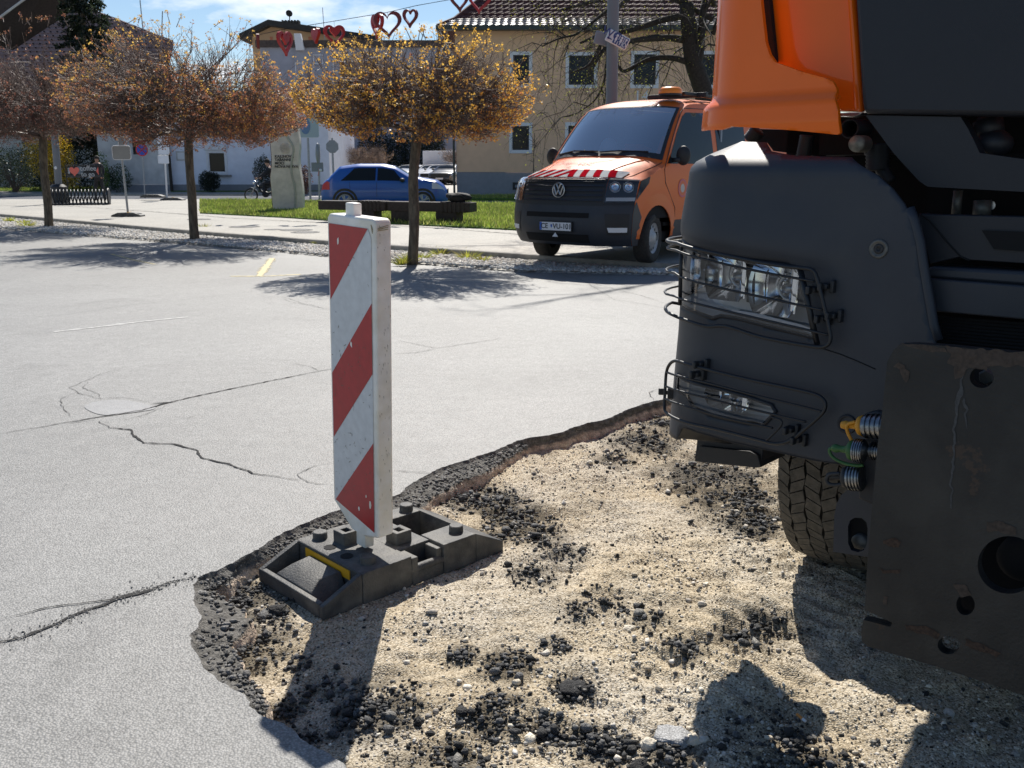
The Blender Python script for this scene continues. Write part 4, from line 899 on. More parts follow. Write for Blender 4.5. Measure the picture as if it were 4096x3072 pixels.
leaf_blob('forsythia', 'tall shrub covered in yellow blossom behind the left tree trunk', 'shrub', (p[0], 52, .1), [(-.2, 0, 2.1, 1.1, .9, 1.45), (.55, .1, 1.9, .9, .8, 1.3), (.35, 0, .9, .8, .7, .9), (1.35, -.1, .7, .38, .4, .5)], 9000, [(.72, .46, .01), (.62, .38, .01), (.80, .55, .03), (.35, .24, .02)], .035, 1, stems=14, part='blossom')
p = at(60, 750, 54); leaf_blob('grey_shrub', 'loose grey-green budding shrub at the far left of the verge', 'shrub', (p[0], 54, .1), [(0, 0, 1.2, 1.3, 1, 1.25)], 3500, [(.16, .17, .09), (.12, .12, .06), (.2, .2, .1)], .03, 2, stems=30)
p = at(335, 740, 56); leaf_blob('evergreen_hedge', 'tall dark evergreen hedge behind the coffee banner', 'hedge', (p[0], 56, .1), [(-2.2, .5, 1.6, 1.9, 1.2, 2.2), (0, 0, 2.0, 1.8, 1.2, 2.3), (1.9, .4, 1.9, 1.5, 1.1, 2.4), (2.6, 0, 3.0, 1.4, 1, 1.7)], 16000, DKG + [(.05, .05, .02)], .06, 3)
p = at(30, 740, 60); leaf_blob('evergreen_hedge', 'dark evergreen mass at the far left behind the grey shrub', 'hedge', (p[0], 60, .1), [(-3, 0, 1.6, 3, 1.5, 1.9), (.5, 0, 1.2, 2.4, 1.5, 1.5)], 9000, DKG, .06, 4)
p = at(415, 740, 52.5); leaf_blob('green_shrub', 'small bright green shrub by the right end of the banner', 'shrub', (p[0], 52.5, .1), [(0, 0, 1.5, .38, .35, .75), (.1, 0, .7, .3, .3, .6)], 1200, [(.16, .28, .03), (.10, .2, .03)], .035, 5, stems=5)
p = at(455, 750, 53); leaf_blob('clipped_hedge', 'low clipped green hedge against the grey house wall', 'hedge', (p[0], 53, .1), [(-.6, .2, .75, .7, .5, .8), (.3, .2, .75, .7, .5, .8)], 3500, [(.05, .09, .02), (.03, .06, .02)], .04, 6)
p = at(841, 760, 53.5); leaf_blob('ball_shrub', 'dark ball-clipped shrub under the white house window', 'shrub', (p[0], 53.5, .1), [(0, 0, .62, .62, .6, .62)], 4500, DKG, .035, 7)
p = at(1057, 760, 53.7); leaf_blob('round_shrub', 'grey-green round shrub partly behind the motorcycle rider', 'shrub', (p[0], 53.7, .1), [(0, 0, 1.15, .55, .5, .9)], 3500, [(.05, .07, .04), (.08, .09, .06)], .035, 8)
p = at(1220, 760, 50); leaf_blob('rust_shrub', 'small reddish-brown shrub beside the stone monument', 'shrub', (p[0], 50, .1), [(0, 0, .9, .42, .4, .6), (0, 0, .4, .3, .3, .4)], 1500, [(.16, .08, .06), (.10, .06, .05)], .04, 9, stems=6)
p = at(1560, 640, 78); leaf_blob('evergreen_tree', 'dark green conifer clump behind the car park', 'tree', (p[0], 78, 0), [(-1.2, 0, 2.4, 1.5, 1.2, 2.5), (1.0, 0, 2.2, 1.5, 1.2, 2.5), (3.4, 0, 2.6, 1.3, 1.2, 2.2)], 26000, DKG, .06, 10)
p = at(1735, 600, 90); leaf_blob('forsythia', 'yellow flowering bush behind the white box van', 'shrub', (p[0], 90, 0), [(0, 0, 3.6, 2.0, 1.5, 1.1)], 3500, [(.75, .55, .02), (.6, .42, .02)], .08, 12, part='blossom')
# conifer at the top left
r = np.random.default_rng(31); p = at(395, 700, 59); t = thing('spruce', 'tall dark spruce in front of the brown tiled roof', 'tree', (p[0], 59, 0)); MB().tube([(0, 0, 0), (0, 0, 7), (0, 0, 15)], [.22, .16, .04], 10).build('trunk', m_bark, t)
Vv = []
for k in range(260):
    z = 2.6 + 12.5 * (k / 260) + r.uniform(-.2, .2); L_ = (15.6 - z) * .20 + .35; a = r.uniform(0, 2 * pi); n_ = int(60 * L_) + 12; q = r.random(n_) ** .7 * L_
    Vv.append(np.stack([cos(a) * q + r.normal(0, .10, n_), sin(a) * q + r.normal(0, .10, n_), z + .18 * q - .30 * q * q / L_ - r.random(n_) * .22], 1))
P = np.concatenate(Vv); c = np.array(DKG)[r.integers(0, 3, len(P))] * r.uniform(.7, 1.4, (len(P), 1)); V, Fa, c = quads(P, r.uniform(.07, .16, len(P)), c, r, .45); np_mesh('crown', V, Fa, m_leaf, c, False, t)

# ---------------------------------------------------------------- buildings
def tile_roof(name, mat, parent, o, ux, uy, L1, L2, px_, py_, amp=.03):
    """tiled roof plane: o origin (eave left), ux along eave, uy up the slope, rolls and courses as real relief"""
    ux, uy = Vector(ux).normalized(), Vector(uy).normalized(); n = ux.cross(uy).normalized(); n = n if n.z > 0 else -n; o = Vector(o)
    return None
def roofpatch(poly, org, ux, uy, mat, name, parent, course=.34, roll=.30, amp=.035, step=None):
    """poly in (a,b) metres on the slope; surface has rolls along a, stepped courses along b"""
    org = Vector(org); ux = Vector(ux).normalized(); uy = Vector(uy).normalized(); n = ux.cross(uy).normalized(); n = n if n.z > 0 else -n
    xs_ = [p[0] for p in poly]; ys_ = [p[1] for p in poly]; mb = MB(); b = min(ys_)
    while b < max(ys_) - .01:
        b1 = min(b + course, max(ys_))
        def span(bb):
            xi = []
            for i in range(len(poly)):
                (x0, y0), (x1, y1) = poly[i], poly[(i + 1) % len(poly)]
                if (y0 - bb) * (y1 - bb) <= 0 and y0 != y1: xi.append(x0 + (x1 - x0) * (bb - y0) / (y1 - y0))
            return (min(xi), max(xi)) if len(xi) > 1 else None
        s0, s1 = span(b + .002), span(b1 - .002)
        if s0 and s1:
            k = int((s0[1] - s0[0]) / (roll / 4)) + 2; base_ = len(mb.v)
            row = []
            for lv, (s_, bb, h) in enumerate(((s0, b, 0), (s0, b, amp), (s1, b1, 0.004))):
                for i in range(k):
                    a = s_[0] + (s_[1] - s_[0]) * i / (k - 1); hh = h + (amp * .8 * max(0, sin(2 * pi * a / roll)) if lv else 0) * (1 if lv == 1 else .9); row.append(tuple(org + ux * a + uy * bb + n * hh))
            mb.add(row, [(q * k + i, q * k + i + 1, (q + 1) * k + i + 1, (q + 1) * k + i) for q in (0, 1) for i in range(k - 1)])
        b = b1
    return mb.build(name, mat, parent, world=True, recalc=False)
def window(parent, x0, x1, z0, z1, y, wd=.12, sill=True, frame_mat=None, glassm=None, band=.17, cross=False):
    """window in a wall facing -Y at depth y"""
    fm = frame_mat or m_black; f = MB()
    b = band
    if b:
        f2 = MB(); f2.bb(x0 - b, x0, y - .03, y + .02, z0 - b, z1 + b); f2.bb(x1, x1 + b, y - .03, y + .02, z0 - b, z1 + b); f2.bb(x0, x1, y - .03, y + .02, z1, z1 + b); f2.bb(x0, x1, y - .045, y + .02, z0 - b, z0)
    w = MB(); w.bb(x0 + .001, x1 - .001, y + .055, y + .06, z0 + .001, z1 - .001); o = w.build('window', m_winglass, parent, world=True)
    if b: f2.build('surround', m_trimw, o, world=False) if False else None
    k = .07; f.bb(x0, x0 + k, y - .006, y + .05, z0, z1); f.bb(x1 - k, x1, y - .006, y + .05, z0, z1); f.bb(x0 + k, x1 - k, y - .006, y + .05, z1 - k, z1); f.bb(x0 + k, x1 - k, y - .006, y + .05, z0, z0 + k)
    if cross: f.bb((x0 + x1) / 2 - .03, (x0 + x1) / 2 + .03, y, y + .05, z0 + k, z1 - k)
    for src, nm, mt in ((f, 'frame', fm),) + (((f2, 'surround', m_trimw),) if b else ()):
        q = src; V = [tuple(Vector(v) - parent.location) for v in q.v]; q.v = V; oo = q.build(nm, mt, None); oo.parent = o
    return o
def bld(name, label, loc): return thing(name, label, 'house', loc)
# tan house
YT = 47.0
pc = at(1828, 785, YT); xL = float(pc[0]); zE = float(at(1830, 118, YT)[2])
tan = bld('tan_house', 'two-storey tan rendered house with grey plinth and brown tiled roof', (xL + 9, YT, 0))
wins = []
for (a, b, c_, d_) in [(1950 + 150 * .663, 1950 + 250 * .663, 760, 905), (1950 + 488 * .663, 1950 + 590 * .663, 758, 905), (1950 + 155 * .663, 1950 + 250 * .663, 332, 512), (1950 + 492 * .663, 1950 + 642 * .663, 335, 512), (1950 + 886 * .663, 1950 + 1012 * .663, 328, 512), (1950 + 1290 * .663, 1950 + 1420 * .663, 328, 512)]:
    A = at(a, c_ * .663, YT); B = at(b, d_ * .663, YT); wins.append((float(A[0]), float(B[0]), float(B[2]), float(A[2])))
wins[1] = (wins[1][0], wins[3][1], wins[1][2], wins[1][3])
zP = float(at(1900, 688, YT)[2])
def wallgrid(x0, x1, z0, z1, y, holes, mat, name, parent, th=.3):
    xs_ = sorted(set([x0, x1] + [h[0] for h in holes] + [h[1] for h in holes])); zs_ = sorted(set([z0, z1] + [h[2] for h in holes] + [h[3] for h in holes])); mb = MB(); xs_ = [x for x in xs_ if x0 <= x <= x1]; zs_ = [z for z in zs_ if z0 <= z <= z1]
    for i in range(len(xs_) - 1):
        for j in range(len(zs_) - 1):
            cx, cz = (xs_[i] + xs_[i + 1]) / 2, (zs_[j] + zs_[j + 1]) / 2
            if not any(h[0] < cx < h[1] and h[2] < cz < h[3] for h in holes): mb.add([(xs_[i], y, zs_[j]), (xs_[i + 1], y, zs_[j]), (xs_[i + 1], y, zs_[j + 1]), (xs_[i], y, zs_[j + 1])], [(0, 1, 2, 3)])
    for h in holes:
        a = [(h[0], h[2]), (h[1], h[2]), (h[1], h[3]), (h[0], h[3])]
        for i in range(4): p_, q_ = a[i], a[(i + 1) % 4]; mb.add([(p_[0], y, p_[1]), (q_[0], y, q_[1]), (q_[0], y + .2, q_[1]), (p_[0], y + .2, p_[1])], [(0, 1, 2, 3)])
    return mb
mb = wallgrid(xL, xL + 18, zP, zE, YT, wins, None, '', None)
mb.add([(xL, YT, zP), (xL, YT + 11, zP), (xL, YT + 11, zE), (xL, YT, zE)], [(0, 1, 2, 3)]); mb.add([(xL + 18, YT, zP), (xL + 18, YT + 11, zP), (xL + 18, YT + 11, zE), (xL + 18, YT, zE)], [(0, 1, 2, 3)]); mb.add([(xL, YT + 11, zP), (xL + 18, YT + 11, zP), (xL + 18, YT + 11, zE), (xL, YT + 11, zE)], [(0, 1, 2, 3)])
mb.build('wall', m_tan, tan, world=True, recalc=False)
MB().bb(xL - .0, xL + 18.0, YT + .03, YT + 10.97, 0, zP).build('plinth', m_plinth, tan, world=True)
for w_ in wins: window(tan, w_[0], w_[1], w_[2], w_[3], YT, band=.16)
v = at(1950 + 152 * .663, 1100 * .663, YT); v2 = at(1950 + 222 * .663, 1145 * .663, YT); mb = MB(); mb.bb(v[0], v2[0], YT + .0, YT + .028, v2[2], v[2]); mb.build('cellar_vent', m_black, tan, world=True)
mb = MB(); mb.bb(v[0] + .12, v2[0] - .12, YT - .01, YT - .001, v2[2] + .12, v[2] - .12); mb.build('vent_grille', m_plinth, tan, world=True)
m_roof = M('brown_tiles', (.085, .036, .036), .7, var=.25, vs=8, spec=.2); m_roofglint = M('glint_tiles', (.22, .20, .20), .22, var=.2, vs=9, spec=1.0)
ov = .75; ex = xL - .75; ey = YT - ov; ze = zE + .06
sl1 = R(24); sl2 = R(43)
# lower flared courses, sun glint put into their paler colour
roofpatch([(0, 0), (20, 0), (20, 1.15), (.75, 1.15)], (ex, ey, ze), (1, 0, 0), (0, cos(sl1), sin(sl1)), m_roofglint, 'eave_tiles', tan, .30, .36, .05)
b1 = (ex + .0, ey + 1.15 * cos(sl1), ze + 1.15 * sin(sl1))
roofpatch([(.75, 0), (20, 0), (20, 6.6), (5.6, 6.6)], b1, (1, 0, 0), (0, cos(sl2), sin(sl2)), m_roof, 'roof', tan, .34, .34, .045)
mb = MB(); A_ = Vector((ex, ey, ze)); B_ = Vector((ex + .75, b1[1], b1[2])); C_ = Vector((ex + 5.6, b1[1] + 6.6 * cos(sl2), b1[2] + 6.6 * sin(sl2))); A2 = Vector((ex, ey + 12.5, ze)); C2 = C_ + Vector((0, 1.5, 0))
mb.add([A_, B_, C_, C2, A2], [(0, 1, 2, 3, 4)]); mb.tube([A_, B_, C_], .11, 6); mb.build('hip_roof', m_roof, tan, world=True, recalc=False)
mb = MB(); mb.bb(ex, ex + 20, ey - .02, YT - .002, zE - .06, zE + .02); mb.bb(ex, ex + 20, ey - .10, ey - .021, zE - .12, zE + .08); mb.bb(ex - .1, ex - .002, ey - .1, ey + 12, zE - .12, zE + .08); mb.build('gutter', M('dark_green_metal', (.02, .03, .027), .4), tan, world=True)
mb = MB(); mb.tube([(ex + .02, ey - .05, zE - .1), (ex + .05, ey, zE - .55), (xL - .12, YT - .12, zE - 1.7), (xL - .12, YT - .12, .2)], .055, 8); mb.build('downpipe', bpy.data.materials['dark_green_metal'], tan, world=True, smooth=True)
p = at(2566, 386, YT - .02); text('14', .75, frame((p[0], YT - .01, p[2]), (1, 0, 0), (0, 0, 1)), 'house_number', m_trimw, None, .005); hn = bpy.data.objects['house_number']; hn.parent = tan; hn.matrix_local = Matrix.Translation(-tan.location) @ frame((p[0], YT - .012, p[2]), (1, 0, 0), (0, 0, 1))

# white house: a grey gable part left and a white part right
YW = 55.0
wx = [float(at(q, 760, YW)[0]) for q in (415, 688, 1322)]
wh = bld('white_house', 'long low white rendered house with small roller-shutter window', (wx[1], YW, 0))
zw = float(at(1290, 430, YW)[2])
A = at(800 + 95 * .3165, 400 + 655 * .3165, YW); B = at(800 + 335 * .3165, 400 + 920 * .3165, YW); w_ = (float(A[0]), float(B[0]), float(B[2]), float(A[2]))
A = at(530, 505, YW); B = at(590, 618, YW); w2 = (float(A[0]), float(B[0]), float(B[2]) , float(A[2]))
zpl = float(at(900, 738, YW)[2])
mb = wallgrid(wx[1], wx[2], zpl, zw, YW, [w_], None, '', None); mb.add([(wx[2], YW, 0.1), (wx[2], YW + 9, .1), (wx[2], YW + 9, zw), (wx[2], YW, zw)], [(0, 1, 2, 3)]); mb.add([(wx[2], YW, zw), (wx[2], YW + 9, zw), (wx[2], YW + 4.5, zw + 1.0)], [(0, 1, 2)])
mb.build('wall', m_wall_w, wh, world=True, recalc=False)
mb = wallgrid(wx[0], wx[1] - .002, zpl, zw, YW - .25, [w2], None, '', None); mb.add([(wx[0], YW - .25, .1), (wx[0], YW + 8, .1), (wx[0], YW + 8, zw), (wx[0], YW - .25, zw)], [(0, 1, 2, 3)]); mb.add([(wx[1] - .002, YW - .25, .1), (wx[1] - .002, YW, .1), (wx[1] - .002, YW, zw), (wx[1] - .002, YW - .25, zw)], [(0, 1, 2, 3)]); mb.build('wall', m_wall_g, wh, world=True, recalc=False)
mb = MB(); mb.bb(wx[1], wx[2] + .03, YW - .03, YW + .3, .05, zpl); mb.bb(wx[0] - .03, wx[1] - .004, YW - .28, YW + .2, .05, zpl - .003); mb.build('plinth', m_plinth, wh, world=True)
wi = window(wh, *w_, YW, band=.10, frame_mat=m_trimw); window(wh, *w2, YW - .25, band=.0)
mb = MB(); mb.bb(w_[0] - .15, w_[1] + .15, YW - .12, YW - .032, w_[3] + .1, w_[3] + .36); mb.build('shutter_box', m_trimw, wh, world=True, bevel=.02)
mb = MB(); mb.bb(w_[0] - .2, w_[1] + .3, YW - .2, YW - .047, w_[2] - .22, w_[2] - .12); mb.build('sill', m_kerb, wh, world=True)
mb = MB(); mb.bb(w_[0] - .02, w_[1] + .02, YW + .30, YW + 1.5, w_[2] - .3, w_[2] - .02); 
roofpatch([(0, 0), (wx[2] - wx[0] + 1.2, 0), (wx[2] - wx[0] + 1.2, 4.2), (0, 4.2)], (wx[0] - .6, YW - .75, zw + .02), (1, 0, 0), (0, cos(R(16)), sin(R(16))), M('old_red_tiles', (.13, .07, .055), .7, var=.3, vs=7), 'roof', wh)
mb = MB(); mb.tube([(wx[1] + .1, YW - .36, zw), (wx[1] + .12, YW - .36, .15)], .09, 8); mb.build('downpipe', m_dark, wh, world=True)
# meter box on the wall
a = at(725, 622, YW); mb = MB(); mb.bb(a[0] - .28, a[0] + .28, YW - .06, YW - .004, a[2] - .28, a[2] + .24); mb.build('meter_box', m_wall_g, wh, world=True, bevel=.02)
mb = MB(); mb.bb(a[0] - .19, a[0] + .19, YW - .07, YW - .0605, a[2] - .19, a[2] + .15); mb.build('meter_door', m_trimw, wh, world=True)

# large brown-roofed building at the upper left
YR = 64.0
br = bld('brown_roof_house', 'large house at the upper left with a brown tiled roof full of small snow guards', (-26, YR, 0))
e0 = at(-700, 420, YR); e1 = at(760, 420, YR); top = at(420, -330, YR + 9)
m_brt = M('weathered_brown_tiles', (.33, .215, .19), .8, var=.22, vs=6)
zz0 = float(e0[2]); A = Vector((e0[0], YR, zz0)); Bv = Vector((e1[0], YR, zz0)); Tp = at(470, 60, YR + 5.0); slope = R(48)
up = Vector((0, cos(slope), sin(slope)))
# hip line passes through the image point (480,81)-(690,163)
def on_roof(px, py):
    d = Vector(ray(px, py)); n = Vector((0, -sin(slope), cos(slope))); o_ = Vector((0, 0, HC)); t_ = (A - o_).dot(n) / d.dot(n); P_ = o_ + d * t_; return (P_.x - A.x, (P_ - A).dot(up))
h0 = on_roof(700, 166); h1 = on_roof(470, 76); k_ = (h1[0] - h0[0]) / (h1[1] - h0[1]); xe = h0[0] - k_ * h0[1]; Lt = 15.0
MB().bb(e0[0], e0[0] + h0[0] - .9, YR + .8, YR + 14, 0, e0[2] + .3).build('wall', m_wall_g, br, world=True)
roofpatch([(0, 0), (h0[0], 0), (h0[0] + .01, h0[1]), (xe + k_ * Lt, Lt), (0, Lt)], A, (1, 0, 0), up, m_brt, 'roof', br, .36, .30, .04)
mb = MB(); ny_ = Vector((0, -sin(slope), cos(slope)))
rowb = .5
while rowb < Lt - .3:
    a_ = .3 + (.19 if int(rowb / .36) % 2 else 0)
    while a_ < min(h0[0], xe + k_ * rowb) - .3:
        P_ = A + Vector((1, 0, 0)) * a_ + up * rowb + ny_ * .06
        q = on_roof
        mb.add([P_ + Vector((-.07, 0, 0)), P_ + Vector((.07, 0, 0)), P_ + Vector((.05, 0, 0)) + ny_ * .12, P_ + Vector((-.05, 0, 0)) + ny_ * .12], [(0, 1, 2, 3)]); a_ += .46
    rowb += .40
sg = mb.build('snow_guards', M('snow_guard', (.02, .016, .015), .9), br, world=True, recalc=False); sg['kind'] = 'stuff'
# nearer gable verge crossing the top left corner
a = at(-160, 150, 58); b = at(0, 69, 58); c = at(110, -12, 58); d = at(200, -90, 58)
mb = MB(); mb.tube([a, b, c, d], .07, 6); mb.build('verge', m_wall_g, br, world=True)
mb = MB(); z_ = lambda p, dz, dy=0: (p[0], p[1] + dy, p[2] + dz); mb.add([a, b, c, d, z_(d, 0, 6), z_(a, 0, 6)], [(0, 1, 2, 3, 4, 5)]); mb.add([(a[0] - 3, 58.05, a[2] - 4), (a[0] - 3, 58.05, d[2]), tuple(d), tuple(c), tuple(b), tuple(a)], [(0, 1, 2, 3, 4, 5)]); mb.build('gable', M('gable_brown', (.06, .045, .042), .9, var=.3, vs=3), br, world=True, recalc=False)  # one dark brown for the gable wall and its roof

# flat-roofed grey building, pink house behind, yellow-green house
def P2(px, py, Y): q = at(px, py, Y); return float(q[0]), float(q[2])
Yf = 82.0; x0, z0 = P2(1040, 190, Yf); x1, _ = P2(1830, 190, Yf)
fb = bld('flat_roof_house', 'grey-blue building with a flat dark parapet behind the middle tree', ((x0 + x1) / 2, Yf, 0))
MB().bb(x0, x1, Yf, Yf + 12, 0, z0).build('wall', M('greyblue_render', (.32, .34, .41), .9, var=.08, vs=.6), fb, world=True)
mb = MB(); mb.bb(x0 - .3, x1 + .3, Yf - .3, Yf + 12, z0 + .002, z0 + .55); mb.build('parapet', M('parapet_dark', (.075, .06, .055), .9, var=.3, vs=2), fb, world=True)
for (a, b, c_, d_) in [(1252, 1292, 218, 255), (1180, 1215, 250, 300), (1330, 1370, 235, 290)]:
    A = P2(a, c_, Yf); B = P2(b, d_, Yf); window(fb, A[0], B[0], B[1], A[1], Yf - .02, band=.0, frame_mat=m_trimw)
p = P2(1200, 180, Yf - .5); mb = MB(); mb.prism([(p[0] - .35, p[1] - .4), (p[0] + .35, p[1] - .4), (p[0] + .1, p[1] + .9), (p[0] - .45, p[1] + .9)], lambda a, b, h: (a, Yf - .6 + h, b), .4); mb.build('chimney_pipe', m_trimw, fb, world=True)
Yp = 100.0; G = [P2(1008, 165, Yp), P2(1008, 145, Yp), P2(1085, 108, Yp), P2(1470, 162, Yp), P2(1470, 190, Yp)]
pk = bld('pink_house', 'pale orange house with a low dark roof and two crenellated chimneys', (G[2][0], Yp, 0))
MB().prism([(G[0][0], 0), (G[1][0], G[1][1]), G[2], G[3], (G[3][0], 0)], lambda a, b, h: (a, Yp + h, b), 8).build('wall', M('peach_render', (.50, .33, .20), .9, var=.04, vs=.5), pk, world=True)
mb = MB(); t_ = .45
mb.prism([(G[1][0] - 1, G[1][1] - .45), (G[2][0], G[2][1]), (G[3][0] + 1, G[3][1] - .15), (G[3][0] + 1, G[3][1] + .35), (G[2][0], G[2][1] + t_ + .1), (G[1][0] - 1, G[1][1] + .1)], lambda a, b, h: (a, Yp - 1.2 + h, b), 10); mb.build('roof', M('dark_roof', (.03, .028, .028), .8, var=.2, vs=2), pk, world=True)
for (a, b) in ((1078, 1094), (1232, 1262)):
    A = P2(a, 122, Yp); B = P2(b, 200, Yp); mb = MB(); mb.bb(A[0], B[0], Yp - .03, Yp - .003, B[1], A[1] - .6); mb.build('pilaster', M('salmon_render', (.45, .17, .10), .9), pk, world=True)
for (a, b, c_, d_) in ((1128, 1194, 122, 92), (1330, 1372, 150, 122)):
    A = P2(a, c_, Yp + 3); B = P2(b, d_, Yp + 3); ch = MB(); ch.bb(A[0], B[0], Yp + 3, Yp + 4, A[1] - 1, B[1]); n_ = 6; w = (B[0] - A[0]) / (2 * n_ - 1)
    for i in range(n_): ch.bb(A[0] + 2 * i * w, A[0] + (2 * i + 1) * w, Yp + 3, Yp + 4, B[1], B[1] + .3)
    ch.build('chimney', m_dark, pk, world=True)
a = P2(1155, 92, Yp + 3); mb = MB(); mb.tube([(a[0], Yp + 3.5, a[1]), (a[0], Yp + 3.5, a[1] + .9)], .05, 6); mb.lathe([(0, .08), (.35, .0), (.36, .03), (0, .11)], (a[0], Yp + 3.4, a[1] + 1.0), (.5, -1, .3), 16); mb.build('satellite_dish', m_dark, pk, world=True)
Yy = 95.0; A = P2(1290, 440, Yy); B = P2(1590, 440, Yy)
yg_ = bld('yellow_house', 'pale yellow-green house behind the parked cars', (A[0], Yy, 0))
MB().bb(A[0], B[0], Yy, Yy + 10, 0, 8.2).build('wall', M('lime_render', (.42, .42, .19), .9, var=.05, vs=.5), yg_, world=True)
mb = MB(); mb.bb(A[0] - .5, B[0] + .5, Yy - .5, Yy + 10.5, 8.202, 8.6); mb.build('roof', m_dark, yg_, world=True)
A = P2(1380, 470, Yy); B = P2(1420, 560, Yy); window(yg_, A[0], B[0], B[1], A[1], Yy - .02, band=.15)
A = P2(1590, 480, 105); B = P2(1840, 480, 105)
gy = bld('grey_house', 'grey house with shaded front beyond the white box van', (A[0], 105, 0))
MB().bb(A[0] + .4, B[0], 105, 115, 0, 8.5).build('wall', m_plinth, gy, world=True)
mb = MB(); mb.bb(A[0], B[0], 104.4, 115, 8.502, 8.9); mb.build('roof', m_dark, gy, world=True)
# ---------------------------------------------------------------- big orange truck (front corner)
TU = Vector((.742, -.670, 0)); TU.normalize(); TN = Vector((TU.y, -TU.x, 0))   # right along the front, and forward
TO = Vector((.470, 2.822, 0))
m_lampdk = M('dull_steel', (.11, .11, .105), .5, metal=.5, var=.2, vs=40)
truck = thing('truck', 'big orange and charcoal truck standing in the excavation, front corner close up', 'truck', (TO.x, TO.y, 0), 0)
RC = .20
def plan():
    pts = []; 
    for i in range(12): pts.append((0.0, -1.1 + (1.1 - RC) * i / 12))
    for i in range(17): a = pi - (pi / 2) * i / 16; pts.append((RC + RC * cos(a), -RC + RC * sin(a)))
    for i in range(1, 40):
        u = RC + (1.75 - RC) * i / 39; pts.append((u, .055 * (1 - ((1.25 - u) / (1.25 - RC)) ** 2)))
    return pts
PL = plan(); PA = np.array(PL); PS = np.concatenate([[0], np.cumsum(np.hypot(*np.diff(PA, axis=0).T))])
def plan_at(s, off=0):
    u = np.interp(s, PS, PA[:, 0]); v = np.interp(s, PS, PA[:, 1]); e = .02
    du = np.interp(s + e, PS, PA[:, 0]) - np.interp(s - e, PS, PA[:, 0]); dv = np.interp(s + e, PS, PA[:, 1]) - np.interp(s - e, PS, PA[:, 1]); l = math.hypot(du, dv)
    return u - dv / l * off, v + du / l * off
ZO = ([.45, .58, .75, .9, 1.2, 1.34, 1.39, 1.412, 1.422, 1.44, 1.50, 1.56], [.030, .048, .040, .032, .026, .022, .019, .012, -.002, -.035, -.14, -.18])
def lean(z): return float(np.interp(z, *ZO))
def tw(u, v, z): p = TO + TU * u + TN * v; return (p.x, p.y, z)
def surf(off, ln=lean):
    return lambda s, z: tw(*plan_at(s, off + ln(z)), z)
def sz(px, py, off=0, ln=lean, smin=.75):
    """pixel -> (s, z) on the truck front surface"""
    d = ray(px, py); z = 1.0; best = None
    for it in range(9):
        o = off + ln(z); best = None; prev = None
        for k in range(len(PS)):
            s = PS[k]
            if s < smin: continue
            q = tw(*plan_at(s, o), 0); cr_ = q[0] * d[1] - q[1] * d[0]
            if prev is not None and prev[1] * cr_ <= 0:
                t = abs(prev[1]) / (abs(prev[1]) + abs(cr_) + 1e-12); ss = prev[0] + (s - prev[0]) * t; P_ = tw(*plan_at(ss, o), 0); dist = math.hypot(P_[0], P_[1])
                if best is None or dist < best[1]: best = (ss, dist)
            prev = (s, cr_)
        if best is None:   # beyond the silhouette: nearest tangent
            bb = min((abs((lambda q: q[0] / q[1] - d[0] / d[1])(tw(*plan_at(s, o), 0))), s) for s in np.linspace(smin, PS[-1], 300)); P_ = tw(*plan_at(bb[1], o), 0); best = (bb[1], math.hypot(P_[0], P_[1]))
        z1_ = HC + d[2] * best[1] / math.hypot(d[0], d[1]); z = z1_ if it in (0, 8) else .5 * z + .5 * z1_
    return (best[0], z)
C4 = lambda x, y: (2600 + x * .6763, y * .6763)
C5 = lambda x, y: (2600 + x * .6632, 850 + y * .6632)
C6 = lambda x, y: (3200 + x * .8437, 1300 + y * .8437)
C7 = lambda x, y: (3300 + x * .6026, 400 + y * .6026)
def T(L_, fn, off=0, ln=lean): return [sz(*fn(*p), off, ln) for p in L_]
SIL = .80      # arc position on the hidden side where sheets are cut off
# --- bumper
top = T([(240, 930), (350, 872), (500, 815), (560, 818), (690, 842), (720, 895), (850, 920), (1195, 930), (1340, 1035), (1430, 1115), (1500, 1205), (1530, 1262)], C4)
rgt = T([(560, 745), (600, 950), (620, 1100), (690, 1500), (735, 1620)], C7)
low = T([(1500, 1600), (1270, 1538), (1000, 1500), (680, 1430), (480, 1385), (290, 1330), (215, 1300), (185, 1305), (165, 1372), (118, 1335)], C5)
z1 = low[-1][1]
bump = [(SIL, 1.47)] + top + rgt + [(rgt[-1][0] + .03, .62)] + low + [(SIL, z1 + .01)]
bump = [(SIL, 1.418), (.92, 1.424), (.999, 1.434), (1.08, 1.452), (1.16, 1.478)] + [p for p in bump if p[0] > 1.2 or p[1] < 1.2]
hl = T([(210, 175), (340, 240), (600, 290), (800, 315), (905, 338), (940, 480), (990, 755), (940, 742), (700, 682), (540, 640), (430, 622), (380, 637), (262, 592)], C5)
hl = [(SIL + .07, hl[0][1] + .015)] + hl + [(SIL + .07, hl[-1][1] + .02)]
fl = T([(215, 1010), (420, 1065), (600, 1115), (735, 1160), (760, 1200), (715, 1250), (685, 1283), (560, 1262), (380, 1222), (265, 1175), (222, 1105)], C5)
fl = [(fl[0][0] - .05, fl[0][1] + .004)] + fl + [(fl[-1][0] - .055, fl[-1][1] + .01)]
hls = hl
cs = T([(212, 150), (340, 195), (600, 245), (900, 285), (1120, 315)], C5)
def surfB(s, z):
    zb = float(np.interp(s, [p[0] for p in cs], [p[1] for p in cs])); q = (z - zb) / .018; w = max(0, min(1, .5 + q * .5)) * max(0, min(1, 1 - (z - zb - .05) / .12)) * max(0, min(1, (1.66 - s) / .3)) * max(0, min(1, (s - SIL) / .1))
    return tw(*plan_at(s, lean(z) + .013 * w), z)
mb = patch(bump, surfB, .016, [hls, fl]); mb.build('bumper', m_grey, truck, world=True, smooth='all', recalc=False, merge=.0002)
